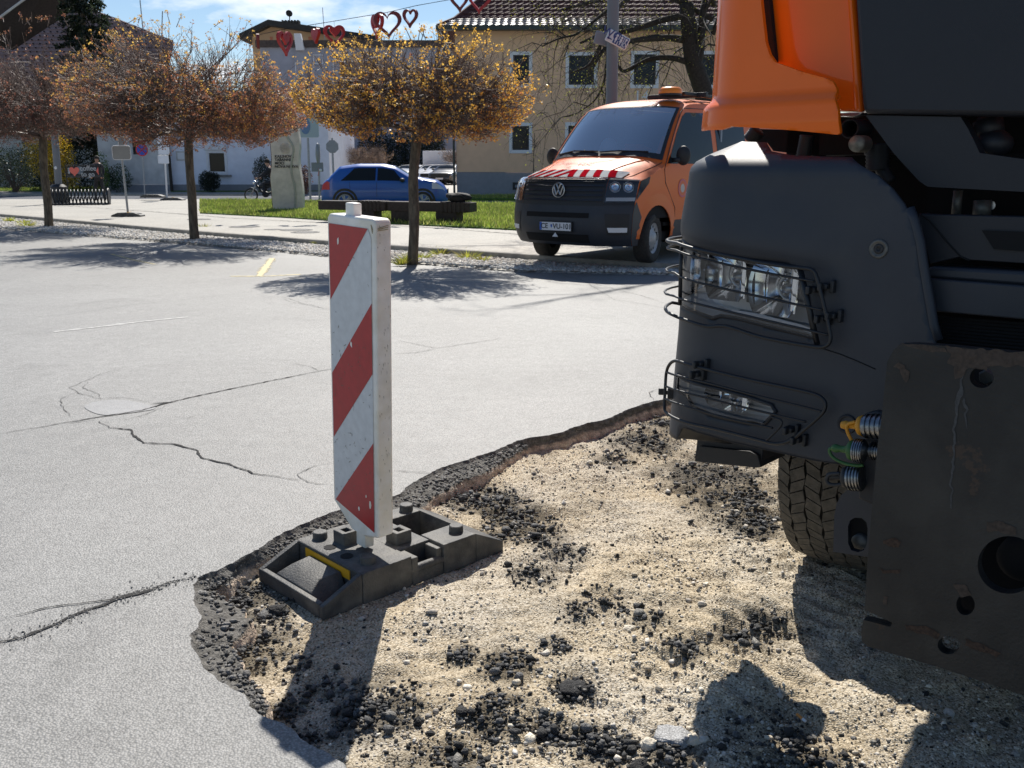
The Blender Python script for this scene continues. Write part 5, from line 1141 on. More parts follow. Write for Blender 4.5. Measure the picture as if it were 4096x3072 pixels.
bo = bpy.data.objects['bumper']; bo.modifiers.new('s', 'SOLIDIFY').thickness = .012; bo.modifiers['s'].offset = -1; bo.modifiers['s'].use_rim = True
# lower lip return of the bumper
mb = MB(); n_ = 40; ss = np.linspace(SIL, low[0][0], n_)
lz = lambda s: float(np.interp(s, [p[0] for p in low[::-1]], [p[1] for p in low[::-1]]))
mb.grid(lambda s, o: tw(*plan_at(s, -.0 - o + lean(.6)), lz(s) + .002 - o * .15), ss, [0, .05, .12, .2]); mb.build('bumper_underside', m_grey2, truck, world=True, smooth='all', recalc=False)
# crease shelf above the headlight
cs = T([(212, 150), (340, 195), (600, 245), (900, 285), (1120, 315)], C5)
mb = MB(); pass
# --- lamps
def lamp(nm, outline, depth, bowls, seed):
    r = np.random.default_rng(seed); cs_ = sum(p[0] for p in outline) / len(outline); cz_ = sum(p[1] for p in outline) / len(outline)
    h = MB(); B = dens(outline, .03); n = len(B)
    vs = [surf(.0)(*p) for p in B] + [surf(-depth)(cs_ + (p[0] - cs_) * .93, cz_ + (p[1] - cz_) * .88) for p in B]; h.add(vs, [(i, (i + 1) % n, n + (i + 1) % n, n + i) for i in range(n)])
    patch([(cs_ + (p[0] - cs_) * .93, cz_ + (p[1] - cz_) * .88) for p in outline], surf(-depth), .03, mb=h); o = h.build(nm, m_lampin, truck, world=True, recalc=False)
    for (s, z, w, hh, kind) in bowls:
        b = MB()
        def bowl(a, q): return surf(-depth * .96 * (1 - q * q * .82) - .002)(s + cos(a) * w * q * (1 if abs(cos(a)) < .7 else .92), z + max(-.88, min(.88, sin(a) * 1.25)) * hh * q)
        b.grid(lambda a, q: bowl(a, q), np.linspace(0, 2 * pi, 33), np.linspace(.12, 1, 9)); b.build('reflector', m_chrome, o, world=False) if False else None
        V = [tuple(Vector(v) - truck.location) for v in b.v]; b.v = V; ob = b.build('reflector', m_chrome, None, recalc=False, smooth='all'); ob.parent = o
        for k in range(5):
            f = MB(); x = s - w * .75 + k * w * .36; f.grid(lambda a, c: surf(-depth * .55 - .010 * sin(a * 3.1 + k))(x + a * w * .30, z - hh * .8 + c * hh * 1.6), [0, .33, .66, 1], [0, .5, 1]); f.v = [tuple(Vector(v) - truck.location) for v in f.v]
            if k in (0, 3): ob = f.build('reflector_facet', m_chrome, None, recalc=False, smooth='all'); ob.parent = o
        bl = MB(); bl.lathe([(0, .055), (.010, .05), (.014, .03), (.014, .0), (.026, -.002), (.028, -.03)], surf(-depth * .85)(s + w * .2, z), TN, 16); bl.lathe([(.030, .0), (.034, .01), (.038, .0)], surf(-depth * .8)(s + w * .2, z), TN, 18); bl.v = [tuple(Vector(v) - truck.location) for v in bl.v]; ob = bl.build('bulb', m_steel, None, smooth='all'); ob.parent = o
    g = MB(); patch(outline, surf(.006), .03, mb=g); g.build('lens', m_lens, truck, world=True, recalc=False, smooth='all')
    return o
h1 = sz(*C5(430, 390)); h2 = sz(*C5(720, 460)); f1 = sz(*C5(460, 1130))
ho = lamp('headlight', hls, .10, [(h1[0], h1[1], .080, .078, 0), (h2[0], h2[1] - .002, .088, .085, 0), (h1[0] - .13, h1[1] + .01, .04, .07, 0)], 1)
fo = lamp('fog_light', fl, .08, [(f1[0] - .01, f1[1] + .002, .085, .042, 0)], 2)
# dark divider between the two reflectors, bright light bar at the bottom of the lamp
d1 = T([(545, 290), (600, 300), (595, 560), (545, 545)], C5); patch(d1, surf(-.03), .03).build('lamp_divider', m_black, truck, world=True, recalc=False)
d1 = T([(470, 610), (640, 645), (900, 712), (975, 738), (965, 705), (900, 680), (640, 612), (480, 588)], C5); patch(d1, surf(-.012), .03).build('light_guide', m_trimw, truck, world=True, recalc=False)
# gasket round the lamps
for ol_ in (hls, fl):
    mb = MB(); q = dens(ol_, .02); P_ = [surf(.001)(*p) for p in q]; mb.tube(P_ + [P_[0], P_[1]], .006, 6, cap=False); mb.build('lamp_gasket', m_grey2, truck, world=True, smooth='all')
# reflector strip at the side end of the headlight (amber side marker is hidden)
# --- wire guards standing off the surface
def wire(L_, name, offs=.045, r=.0042, s0=None, zs0=None, close=False, par=None, fn=C5):
    P_ = T(L_, fn, offs); P_ = smoothp(P_, 2, close); P3 = [surf(offs)(*p) for p in P_]
    if s0 is not None:
        z0 = P_[0][1]; s_ = P_[0][0]; pre = []
        for k in range(8): q = k / 8; pre.append(surf(offs + .022 * sin(q * pi / 2 + pi / 2) * 0 + (.012 if q > .2 else -.03 + .21 * q))(s0 + (s_ - s0) * q, z0 + (zs0 or 0) * (1 - q)))
        P3 = pre + P3
    mb = MB(); mb.tube(P3 + ([P3[0], P3[1]] if close else []), r, 8, cap=not close); return mb.build(name, m_wire, par or truck, world=True if not par else False, smooth='all')
guard = []
W_ = [[(165, 185), (220, 205), (340, 235), (600, 290), (800, 325), (930, 335), (990, 345), (1010, 400), (1040, 520), (1080, 690), (1092, 760), (1080, 795), (1040, 815), (960, 805), (800, 778), (640, 745), (480, 688), (420, 682), (345, 690), (250, 660), (160, 628)]]
wire(W_[0], 'headlight_guard_frame', .040, .0052, SIL - .02)
P0 = T([(160, 628)], C5, .045)[0]
mb = MB(); pr2 = [surf(.045)(P0[0] - k * .03, P0[1] + .0015 * k) for k in range(0, 7)]; mb.tube(pr2 + [surf(-.0)(P0[0] - .2, P0[1])], .0052, 8); mb.build('headlight_guard_frame', m_wire, truck, world=True, smooth='all')
for L_ in ([(160, 228), (230, 255), (400, 300), (700, 365), (990, 415)], [(150, 365), (200, 395), (400, 450), (700, 515), (1040, 588)], [(150, 505), (200, 525), (400, 580), (700, 650), (1075, 738)]):
    wire(L_, 'headlight_guard_wire', .038, .0036, SIL - .02)
for x in ((905, 338, 1010, 800),):
    P_ = T([(x[0], x[1]), ((x[0] + x[2]) / 2, (x[1] + x[3]) / 2), (x[2], x[3])], C5, .03); mb = MB(); mb.tube([surf(.03)(*p) for p in P_], .008, 8); mb.build('guard_upright', m_wire, truck, world=True, smooth='all')
P_ = T([(192, 205), (185, 340), (180, 560)], C5, .03); mb = MB(); mb.tube([surf(.03)(max(p[0], SIL + .06), p[1]) for p in P_], .006, 8); mb.build('guard_upright', m_wire, truck, world=True, smooth='all')
def clipb(px, py, sx_=.022, szz=.018, fn=C5, off=.02):
    p = sz(*fn(px, py), off); a = Vector(surf(off - .02)(p[0], p[1])); n_ = (Vector(surf(.1)(*p)) - Vector(surf(0)(*p))).normalized(); u_ = Vector((0, 0, 1)).cross(n_).normalized(); R_ = Matrix((u_, n_, Vector((0, 0, 1)))).transposed()
    mb = MB(); mb.box(a + n_ * .012, (sx_ * 1.2, .032, szz * .8), R_); mb.box(a + n_ * .035, (sx_ * .5, .02, szz * 1.2), R_); mb.box(a + n_ * .006 + u_ * .02, (sx_ * .5, .02, szz * 1.9), R_); return mb.build('guard_clip', m_black, truck, world=True, bevel=.003)
for x, y in ((975, 465), (1045, 445), (1025, 640), (1090, 622)): clipb(x, y)
wire([(140, 888), (200, 905), (320, 940), (560, 1000), (800, 1050), (1000, 1092), (1055, 1130), (1062, 1180), (1030, 1225), (930, 1310), (850, 1378), (760, 1400), (660, 1372), (400, 1305), (200, 1262), (110, 1218), (84, 1190), (92, 1060), (98, 950)], 'fog_light_guard_frame', .032, .0050, close=True)
for L_ in ([(98, 960), (250, 1000), (560, 1085), (900, 1165), (1035, 1200)], [(92, 1045), (200, 1078), (500, 1160), (940, 1262)], [(88, 1120), (200, 1160), (450, 1240), (740, 1300)], [(735, 1235), (820, 1260), (700, 1378)]):
    wire(L_, 'fog_light_guard_wire', .032, .0034)
for x, y in ((295, 915), (275, 975), (70, 1080), (835, 1310), (880, 1370)): clipb(x, y)
# round bolt on the bumper
p = sz(*C7(358, 988), 0); a = surf(0)(*p); mb = MB(); mb.lathe([(.024, -.002), (.024, .003), (.020, .006), (.017, .003), (.013, .002)], a, TN, 28); mb.build('tow_cap_ring', m_lampdk, truck, world=True, smooth='all')
mb = MB(); mb.lathe([(.013, .002), (.012, .004), (.006, .005), (.005, .002), (0, .002)], a, TN, 20); mb.build('tow_cap', m_black, truck, world=True, smooth='all')
p = sz(*C6(225, 470), 0); mb = MB(); mb.lathe([(.026, 0), (.026, .003), (.021, .005), (.018, -.002), (0, -.002)], surf(0)(*p), TN, 28); mb.build('tow_eye_cover', m_grey2, truck, world=True, smooth='all')
# --- box under the bumper
def fpl(px, py, v):   # pixel -> (u, z) on a plane parallel to the front at offset v
    n = np.array([TN.x, TN.y, 0]); p0 = np.array(tw(0, v, 0)); d = ray(px, py); P_ = CAMP + d * ((p0 - CAMP) @ n) / (d @ n); return (float((P_ - p0) @ np.array([TU.x, TU.y, 0])), float(P_[2]))
def panel(L_, fn, v, th, name, mat, holes=(), bevel=.004, par=None, smooth=1, kids=None):
    P_ = [fpl(*fn(*p), v) for p in L_]; P_ = smoothp(P_, smooth) if smooth else P_
    if holes:
        mb = patch(P_, lambda a, b: tw(a, v, b), .12, holes); o = mb.build(name, mat, truck, world=True, recalc=True); md = o.modifiers.new('s', 'SOLIDIFY'); md.thickness = th; md.offset = 0; return o
    mb = MB(); mb.prism(P_, lambda a, b, h: tw(a, v - h, b), th); return mb.build(name, mat, truck, world=True, bevel=bevel)
panel([(290, 1325), (680, 1420), (672, 1535), (640, 1540), (300, 1505), (270, 1500)], C5, -.16, .16, 'step_box', m_grey2, smooth=0, bevel=.008)
panel([(300, 1410), (600, 1440), (650, 1465), (668, 1535), (640, 1540), (300, 1505), (275, 1500)], C5, -.145, .10, 'step_tread', m_black, smooth=0, bevel=.008)
# --- cab: orange corner fairing
leanS = lambda z: float(np.interp(z, [1.3, 1.50, 1.515, 1.575, 1.595, 1.9, 2.6], [.025, .030, .034, .030, .006, .002, -.03])) - .045
ZC = ([1.3, 1.50, 1.515, 1.58, 1.61, 1.9, 2.6], [.025, .030, .034, .030, .008, .006, -.03])
def leanc(z): return float(np.interp(z, *ZC)) - .045
fair = T([(430, 768), (480, 748), (700, 760), (900, 776), (1108, 797), (1122, 785), (1112, 660), (1100, 520), (1080, 482), (1030, 460), (900, 425), (740, 368), (705, 320), (683, 250), (668, 120), (655, 0), (650, -60)], C4, 0, leanS)
zt_ = fair[-1][1]; fair += [(.975, zt_), (.975, fair[0][1] + .003)]
mb = patch(fair, surf(0, leanS), .010); o = mb.build('corner_fairing', m_orange, truck, world=True, smooth='all', recalc=False, merge=.0002); md = o.modifiers.new('s', 'SOLIDIFY'); md.thickness = .014; md.offset = -1; b_ = o.modifiers.new('b', 'BEVEL'); b_.width = .004; b_.segments = 3; b_.limit_method = 'ANGLE'; b_.angle_limit = R(50)
# top continuation of the cab above the picture, roof, side
zc = lambda L_, v=-.06, m=m_orange, nm='x', th=.03, **k: panel(L_, C4, v, th, nm, m, **k)
panel([(560, -900), (1190, -900), (1205, 0), (1252, 662), (1110, 655), (800, 560), (735, 360), (690, 100), (650, 0)], C4, -.125, .03, 'door_pillar_panel', m_orange, smooth=0, bevel=.006)
panel([(1140, -300), (1195, -300), (1210, 0), (1255, 664), (1205, 655), (1165, 0)], C4, -.105, .03, 'pillar_edge', m_orange, smooth=0, bevel=.008)
panel([(640, -400), (780, -400), (800, 0), (830, 420), (735, 365), (690, 250), (655, 0)], C4, -.118, .002, 'door_seal', m_void, smooth=0, bevel=0) if False else None
mb = MB(); P_ = [fpl(*C4(*p), -.10) for p in ((648, -60), (700, -60), (742, 366), (700, 330), (668, 200))]; mb.prism(P_, lambda a, b, h: tw(a, -.10 - h, b), .02); mb.build('shut_gap', m_void, truck, world=True)
mb = MB(); P_ = [fpl(*C4(*p), -.12) for p in ((1112, 668), (1262, 664), (1240, 680), (1190, 694), (1118, 690))]; mb.prism(P_, lambda a, b, h: tw(a, -.12 - h, b), .04); mb.build('door_sill_trim', m_steel, truck, world=True, bevel=.003)
# hood / grille panel
panel([(1206, -600), (2900, -600), (2900, 700), (2212, 686), (1262, 672), (1250, 600), (1212, 0)], C4, -.03, .10, 'hood_panel', m_grey2, smooth=0, bevel=.012)
panel([(1275, 682), (1838, 692), (1880, 760), (1925, 850), (1950, 905), (2212, 942), (2900, 960), (2900, 1170), (2212, 1135), (1700, 1108), (1640, 1104), (1590, 1070), (1440, 905)], C4, -.05, .05, 'lower_grille_frame', m_grey2, smooth=0, bevel=.010)
panel([(620, 755), (660, 760), (1321, 775), (2000, 790), (2000, 1150), (1321, 1085), (960, 1062), (905, 1040), (700, 1090)], C7, -.02, .06, 'centre_bumper_upper', m_grey2, smooth=0, bevel=.010)
panel([(690, 1105), (1321, 1140), (2000, 1160), (2000, 1240), (1321, 1232), (655, 1180)], C7, .0, .10, 'centre_bumper_step', m_grey, smooth=0, bevel=.010)
panel([(650, 1182), (1321, 1235), (2000, 1260), (2000, 1500), (1321, 1458), (690, 1400)], C7, .02, .10, 'centre_bumper_band', m_grey, smooth=0, bevel=.010)
mb = MB()
for k in range(9): a = fpl(*C7(720, 1440 + k * 22), -.02); b = fpl(*C7(1500, 1500 + k * 24), -.02); mb.tube([tw(a[0], -.02, a[1]), tw(b[0], -.02, b[1])], .004, 6)
mb.build('radiator_mesh', m_void, truck, world=True)
panel([(1040, 865), (1321, 875), (2000, 880), (2000, 1010), (1321, 1005), (1120, 990)], C7, -.012, .002, 'air_slot', m_void, smooth=0, bevel=0)
mb = MB(); a = [fpl(*C7(*p), -.022) for p in ((640, 760), (700, 800), (800, 925), (905, 1042), (960, 1064))]; mb.tube([tw(p[0], -.018, p[1]) for p in a], .0022, 6); mb.build('panel_seam', m_void, truck, world=True)
mb = MB(); a = T([(1035, 818), (1150, 855), (1260, 900), (1360, 945)], C5); mb.tube([surf(.0005)(*p) for p in a], .0016, 5); mb.build('bumper_seam', m_void, truck, world=True)
# right edge trim of bumper corner
mb = MB(); a = T([(545, 720), (575, 800), (615, 950), (640, 1120), (705, 1500), (735, 1600)], C7, .0); mb.tube([surf(-.012)(*p) for p in a], .013, 10); mb.build('bumper_edge', m_grey, truck, world=True, smooth='all')
# bits in the gap between bumper and cab
a = fpl(*C4(1225, 850), -.16); mb = MB(); mb.lathe([(.0, .012), (.011, .012), (.014, .008), (.021, .008), (.023, 0), (.023, -.05)], tw(a[0], -.16, a[1]), TN, 24); mb.build('tilt_bolt', M('zinc_bolt', (.32, .31, .27), .55, metal=.6, var=.2, vs=40), truck, world=True, smooth='all')
a = fpl(*C4(1180, 760), -.20); mb = MB(); mb.lathe([(.022, -.1), (.022, 0), (.027, 0), (.027, -.1)], tw(a[0], -.20, a[1]), TN, 24); mb.build('pipe_end', m_grey2, truck, world=True, smooth='all')
for (x, y, x2, y2, r_) in ((1350, 850, 1345, 1010, .03), (1300, 880, 1420, 1080, .018), (930, 800, 905, 930, .02), (640, 770, 590, 830, .022)):
    a = fpl(*C4(x, y), -.26); b = fpl(*C4(x2, y2), -.26); mb = MB(); n_ = 14; mb.tube([tw(a[0] + (b[0] - a[0]) * k / n_, -.26, a[1] + (b[1] - a[1]) * k / n_) for k in range(n_ + 1)], [r_ * (1.12 if k % 2 else 1) for k in range(n_ + 1)], 12); mb.build('hose', m_black, truck, world=True, smooth='all')
for (x, y, x2, y2, r_, m_) in ((885, 600, 870, 765, .012, m_lampdk), (1045, 665, 1040, 775, .022, m_lampdk), (1080, 130, 1095, 240, .035, m_grey2), (1010, 190, 1130, 200, .03, m_grey2)):
    a = fpl(*C7(x, y), -.15); b = fpl(*C7(x2, y2), -.15); mb = MB(); mb.tube([tw(a[0], -.15, a[1]), tw(b[0], -.15, b[1])], r_, 14); mb.build('engine_strut', m_, truck, world=True, smooth='all')
a = fpl(*C7(1120, 290), -.14); mb = MB(); mb.ell(tw(a[0], -.14, a[1]), (.045, .045, .035)); mb.build('engine_knob', m_grey2, truck, world=True, smooth='all')
a = fpl(*C7(1100, 700), -.16); mb = MB(); mb.lathe([(0, .004), (.012, .004), (.012, 0)], tw(a[0], -.16, a[1]), TN, 14); mb.build('engine_nut', m_steel, truck, world=True)
panel([(606, 762), (1000, 772), (1000, 925), (730, 893), (694, 845), (606, 842)], C4, -.34, .05, 'gap_blackout', m_void, smooth=0, bevel=0)  # black sheet added so the gap reads as deep shade
# black filler boxes and cab body (block the sun as the real one does)
mb = MB()
def tbox(u0, u1, v0, v1, z0, z1, mb=mb, tap=0):
    vs = [tw(u, v, z) for u in (u0, u1) for v in (v0, v1) for z in (z0, z1)]; mb.add(vs, [(0, 1, 3, 2), (4, 6, 7, 5), (0, 4, 5, 1), (2, 3, 7, 6), (0, 2, 6, 4), (1, 5, 7, 3)])
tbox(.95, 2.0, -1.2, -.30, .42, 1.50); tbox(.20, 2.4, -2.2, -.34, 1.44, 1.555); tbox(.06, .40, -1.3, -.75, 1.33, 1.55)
mb.build('chassis_filler', m_void, truck, world=True)
mb = MB(); tbox(.045, 2.4, -2.2, -.27, 1.60, 2.95, mb); mb.build('cab_shell', m_orange, truck, world=True, bevel=.05)
mb = MB(); tbox(.06, .40, -1.5, -.55, 1.28, 1.32, mb); mb.build('wheel_arch', m_black, truck, world=True, bevel=.005)
mb = MB(); tbox(.66, 2.5, -1.2, -.26, .50, 1.438, mb); tbox(.36, .655, -.8, -.40, 1.05, 1.438, mb); tbox(.95, 2.5, -.9, -.14, .35, 1.35, mb); mb.build('bay_filler', m_void, truck, world=True)  # black filler added to keep the engine bay dark
mb = MB(); tbox(.06, 2.45, -5.5, -2.25, .9, 2.3, mb); mb.build('load_body', m_grey2, truck, world=True, bevel=.03)
# --- front mounting plate
PV = .36
po = [(430, 160), (455, 115), (485, 88), (540, 85), (700, 95), (1062, 130), (1500, 170), (1500, 1830), (1062, 1740), (700, 1620), (330, 1512), (308, 1490), (300, 1450), (312, 1387), (440, 1420), (448, 1400), (318, 1340), (330, 1130), (352, 870), (380, 560), (400, 420), (425, 170)]
def circ(fn, cx, cy, rr, v, n=26, ry=None): return [fpl(*fn(cx + rr * cos(2 * pi * i / n), cy + (ry or rr) * sin(2 * pi * i / n)), v) for i in range(n)]
holes = [circ(C6, 872, 243, 57, PV, ry=50), circ(C6, 1000, 1127, 148, PV, 40, 136), circ(C6, 795, 1315, 44, PV, ry=50), circ(C6, 715, 1505, 52, PV, ry=44)]
def platemat():
    m = M('worn_steel_plate', (.020, .020, .020), .50, metal=.15, col2=(.034, .033, .031), vs=5, var=.12, bump=.25, bs=150, spec=.4)
    t = m.node_tree; n = t.nodes; l = t.links.new; b = n['Principled BSDF']; src = [x for x in n if x.type == 'TEX_COORD'][0].outputs['Object']; old = b.inputs['Base Color'].links[0].from_socket
    n1 = n.new('ShaderNodeTexNoise'); n1.inputs['Scale'].default_value = 4.5; n1.inputs['Detail'].default_value = 9; n1.inputs['Roughness'].default_value = .7; l(src, n1.inputs[0])
    r1 = n.new('ShaderNodeValToRGB'); r1.color_ramp.elements[0].position = .635; r1.color_ramp.elements[1].position = .655; l(n1.outputs[0], r1.inputs[0])
    m1 = n.new('ShaderNodeMixRGB'); l(r1.outputs[0], m1.inputs[0]); l(old, m1.inputs[1]); m1.inputs[2].default_value = (.050, .034, .026, 1); l(m1.outputs[0], b.inputs['Base Color']); return m
m_plate = platemat()
pl = panel(po, C6, PV, .03, 'mounting_plate', m_plate, holes=holes, smooth=0)
# chips of missing paint with shapes of their own, rust at the bottom, dried streak
m_chip = M('bare_rust', (.05, .035, .026), .75, var=.4, vs=50, bump=.4); m_rust = M('rust', (.050, .030, .020), .9, var=.5, vs=60, bump=.6); m_streak = M('dried_streak', (.055, .057, .060), .7, var=.3, vs=60)
r = np.random.default_rng(3)
def blotch(L_, mat, nm, lift=.0165, k=2):
    P_ = [fpl(*C6(*p), PV + lift) for p in L_]; P_ = dens(P_, .006); P_ = [(a + mn.noise(Vector((a * 60, b * 60, 0))) * .006, b + mn.noise(Vector((a * 60, b * 60, 9))) * .006) for a, b in P_]
    mb = MB(); mb.add([tw(a, PV + lift, b) for a, b in P_], [tuple(t) for t in tessellate_polygon([[Vector((a, b, 0)) for a, b in P_]])]); mb.build(nm, mat, truck, world=True, recalc=False)
blotch([(700, 100), (1200, 140), (1200, 205), (900, 190), (880, 215), (835, 205), (790, 210), (760, 250), (735, 255), (725, 200), (700, 175), (715, 140), (690, 125)], m_chip, 'bare_patch')
blotch([(478, 92), (560, 92), (680, 105), (690, 130), (620, 128), (560, 115)], m_chip, 'bare_patch')
blotch([(448, 205), (470, 180), (490, 190), (495, 215), (520, 225), (518, 250), (505, 275), (485, 245), (470, 215)], m_chip, 'bare_patch')
blotch([(400, 1015), (450, 1010), (480, 1030), (470, 1055), (420, 1055), (395, 1035)], m_rust, 'rust_spot'); blotch([(370, 1150), (470, 1160), (465, 1180), (400, 1175)], m_rust, 'rust_spot')
blotch([(500, 1420), (600, 1425), (660, 1470), (650, 1490), (600, 1470), (500, 1445)], m_rust, 'rust_spot'); blotch([(780, 1490), (860, 1510), (945, 1555), (930, 1570), (850, 1545), (775, 1515)], m_rust, 'rust_spot')
blotch([(770, 220), (775, 330), (745, 380), (740, 520), (725, 700), (718, 870), (712, 860), (716, 700), (728, 520), (735, 370), (760, 300)], m_streak, 'dried_streak'); blotch([(775, 350), (795, 390), (790, 500), (784, 480), (786, 400), (765, 365)], m_streak, 'dried_streak')
blotch([(890, 940), (960, 930), (1020, 960), (1025, 990), (940, 985), (885, 975)], m_chip, 'bare_patch'); blotch([(730, 1225), (800, 1240), (810, 1290), (760, 1290)], m_chip, 'bare_patch'); blotch([(395, 1285), (418, 1290), (412, 1330), (388, 1325)], m_chip, 'bare_patch')
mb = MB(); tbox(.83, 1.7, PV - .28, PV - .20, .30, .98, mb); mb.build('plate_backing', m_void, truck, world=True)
a = fpl(*C6(880, 250), PV - .06); mb = MB(); mb.lathe([(0, .0), (.014, .0), (.018, -.01), (.018, -.08)], tw(a[0], PV - .06, a[1]), TN, 6); mb.build('plate_bolt', m_lampdk, truck, world=True)
a = fpl(*C6(860, 1250), PV); 
mb = MB(); q = fpl(*C6(1060, 1100), PV - .1); mb.lathe([(.05, -.1), (.05, .02), (.035, .03), (0, .03)], tw(q[0], PV - .1, q[1]), TN, 20); mb.build('centre_pin', m_void, truck, world=True, smooth='all')
# bracket with slot, side plate, bar
pn = lambda L_, v, th, nm, m, h=(), s=1: panel(L_, C6, v, th, nm, m, holes=h, smooth=s)
slot = [fpl(*C6(*p), .18) for p in [(235, 950), (245, 922), (268, 908), (300, 910), (322, 930), (328, 960), (325, 1030), (310, 1062), (282, 1072), (250, 1062), (236, 1030)]]
pn([(205, 800), (240, 772), (280, 770), (370, 790), (400, 900), (385, 1100), (300, 1090), (165, 1070), (170, 900), (182, 840)], .18, .02, 'slotted_bracket', m_grey, (slot,), 0)
mb = MB(); mb.add([tw(*q_) for q_ in [(fpl(*C6(x_, y_), .14)[0], .14, fpl(*C6(x_, y_), .14)[1]) for x_, y_ in ((190, 860), (390, 860), (390, 1090), (190, 1070))]], [(0, 1, 2, 3)]); mb.build('bracket_back', m_void, truck, world=True)
a = fpl(*C6(284, 1035), .15); mb = MB(); mb.lathe([(.0, .006), (.020, .005), (.024, 0), (.024, -.04)], tw(a[0], .15, a[1]), TN, 22); mb.build('bracket_pin', m_lampdk, truck, world=True, smooth='all')
pn([(310, 420), (355, 410), (420, 420), (400, 640), (375, 640), (308, 600)], .22, .03, 'coupling_bracket', m_black, (), 0)
pn([(292, 600), (318, 600), (378, 648), (362, 860), (278, 825)], .24, .02, 'coupling_plate', m_grey2, (), 0)
# hydraulic couplings
def coupling(x0, y0, x1, y1, v, r_, capm, nm, par=truck):
    a = fpl(*C6(x0, y0), v); b = fpl(*C6(x1, y1), v); A = Vector(tw(a[0], v, a[1])); B = Vector(tw(b[0], v, b[1])); L_ = (B - A).length; ax = (B - A).normalized()
    mb = MB(); prof = []
    for k in range(9): h = L_ * k / 8; prof += [(r_ * (1.0 if k % 2 else .86), h), (r_ * (1.0 if k % 2 else .86), h + L_ / 8.2)]
    mb.lathe([(0, 0)] + prof + [(0, L_)], A, ax, 22); o = mb.build('hydraulic_coupling', m_chrome2, par, world=True, smooth=40)
    if capm: mb = MB(); mb.lathe([(.0, -.055), (.008, -.055), (.011, -.045), (.008, -.035), (.009, -.02), (r_ * .75, -.012), (r_ * .9, 0), (0, .001)], A, ax, 18); mb.build(nm, capm, par, world=True, smooth='all')
    return A, ax
m_chrome2 = M('zinc_plating', (.24, .25, .26), .32, metal=1, var=.25, vs=60)
m_yel = M('yellow_plastic', (.55, .24, .01), .5); m_gre = M('green_plastic', (.025, .10, .02), .5)
A1, x1_ = coupling(303, 478, 395, 482, .26, .030, m_yel, 'yellow_dust_cap')
A2, x2_ = coupling(258, 595, 300, 600, .28, .030, m_gre, 'green_dust_cap')
A2b, _ = coupling(335, 595, 385, 600, .24, .022, None, '')
A3, x3_ = coupling(232, 722, 290, 725, .26, .033, m_black, 'black_dust_cap')
def loop(A, pts, v, mat, nm, r_=.0042):
    P_ = [tw(*(lambda q: (q[0], v, q[1]))(fpl(*C6(*p), v))) for p in pts]; mb = MB(); Q = [Vector(p) for p in P_]
    for _ in range(2): Q = [Q[0]] + [c for i in range(len(Q) - 1) for c in (Q[i] * .75 + Q[i + 1] * .25, Q[i] * .25 + Q[i + 1] * .75)] + [Q[-1]]
    mb.tube(Q, r_, 8); mb.build(nm, mat, truck, world=True, smooth='all')
loop(A1, [(262, 460), (225, 468), (220, 495), (235, 530), (255, 565)], .27, m_yel, 'yellow_lanyard')
loop(A2, [(215, 582), (150, 582), (136, 592), (150, 625), (200, 655), (270, 668), (300, 665)], .28, m_gre, 'green_lanyard')
loop(A3, [(190, 705), (140, 705), (122, 735), (140, 758), (190, 758), (225, 745)], .27, m_black, 'black_lanyard', .005)
# --- front wheel
wc = Vector(tw(.262, -1.04, .412)); RW = .500
ax = (TU * .995 + TN * -.10).normalized()
mb = MB(); w2_ = .165; prof = [(RW - .20, -w2_ * .86), (RW - .10, -w2_ * 1.06), (RW - .045, -w2_ * 1.02), (RW - .018, -w2_ * .90), (RW - .006, -w2_ * .6), (RW, 0), (RW - .006, w2_ * .6), (RW - .018, w2_ * .90), (RW - .045, w2_ * 1.02), (RW - .10, w2_ * 1.06), (RW - .20, w2_ * .86)]
wheel = mb.lathe(prof, wc, ax, 96).build('wheel', m_tyre, truck, world=True, smooth='all')
f_ = Vector((0, 0, 1)).cross(ax).normalized(); tb = MB(); NB = 70
for i in range(NB):
    for row, (c0, c1) in enumerate(((-.158, -.116), (-.110, -.060), (-.054, -.003), (.003, .054), (.060, .110), (.116, .158))):
        a0 = 2 * pi * (i + (.5 if row % 2 else 0)) / NB; wd = 2 * pi / NB * .90; sk = (.34 if row % 2 else -.30) * 2 * pi / NB; vs = []
        for h in (-.004, .017):
            for (c, sg, e_) in ((c0, -1, -1), (c1, -1, 1), (c1, 1, 1), (c0, 1, -1)):
                c = c + .0035 * sg * (1 if (i + row) % 2 else -1) * (0 if abs(c) > .15 else 1)
                a = a0 + sg * wd / 2 + sk * e_ * .9; rr = RW + h - .018 * (abs(c) / .165) ** 2.5; vs.append(wc + ax * c + (Vector((0, 0, 1)) * cos(a) + f_ * sin(a)) * rr)
        tb.add(vs, [(0, 1, 2, 3), (7, 6, 5, 4), (0, 4, 5, 1), (1, 5, 6, 2), (2, 6, 7, 3), (3, 7, 4, 0)])
tb.v = [tuple(Vector(v) - truck.location) for v in tb.v]; o = tb.build('tread', M('dusty_tread', (.085, .078, .068), .92, var=.3, vs=14, bump=.5, bs=80), None, recalc=True); o.parent = wheel; o['kind'] = 'stuff'
mb = MB(); mb.lathe([(RW - .20, -w2_ * .7), (RW - .22, -w2_ * .2), (.15, .0), (0, .0)], wc, ax, 40); mb.lathe([(RW - .20, w2_ * .7), (RW - .22, w2_ * .4), (.15, .06), (0, .06)], wc, ax, 40); mb.v = [tuple(Vector(v) - truck.location) for v in mb.v]; o = mb.build('rim', m_lampin, None, smooth='all'); o.parent = wheel
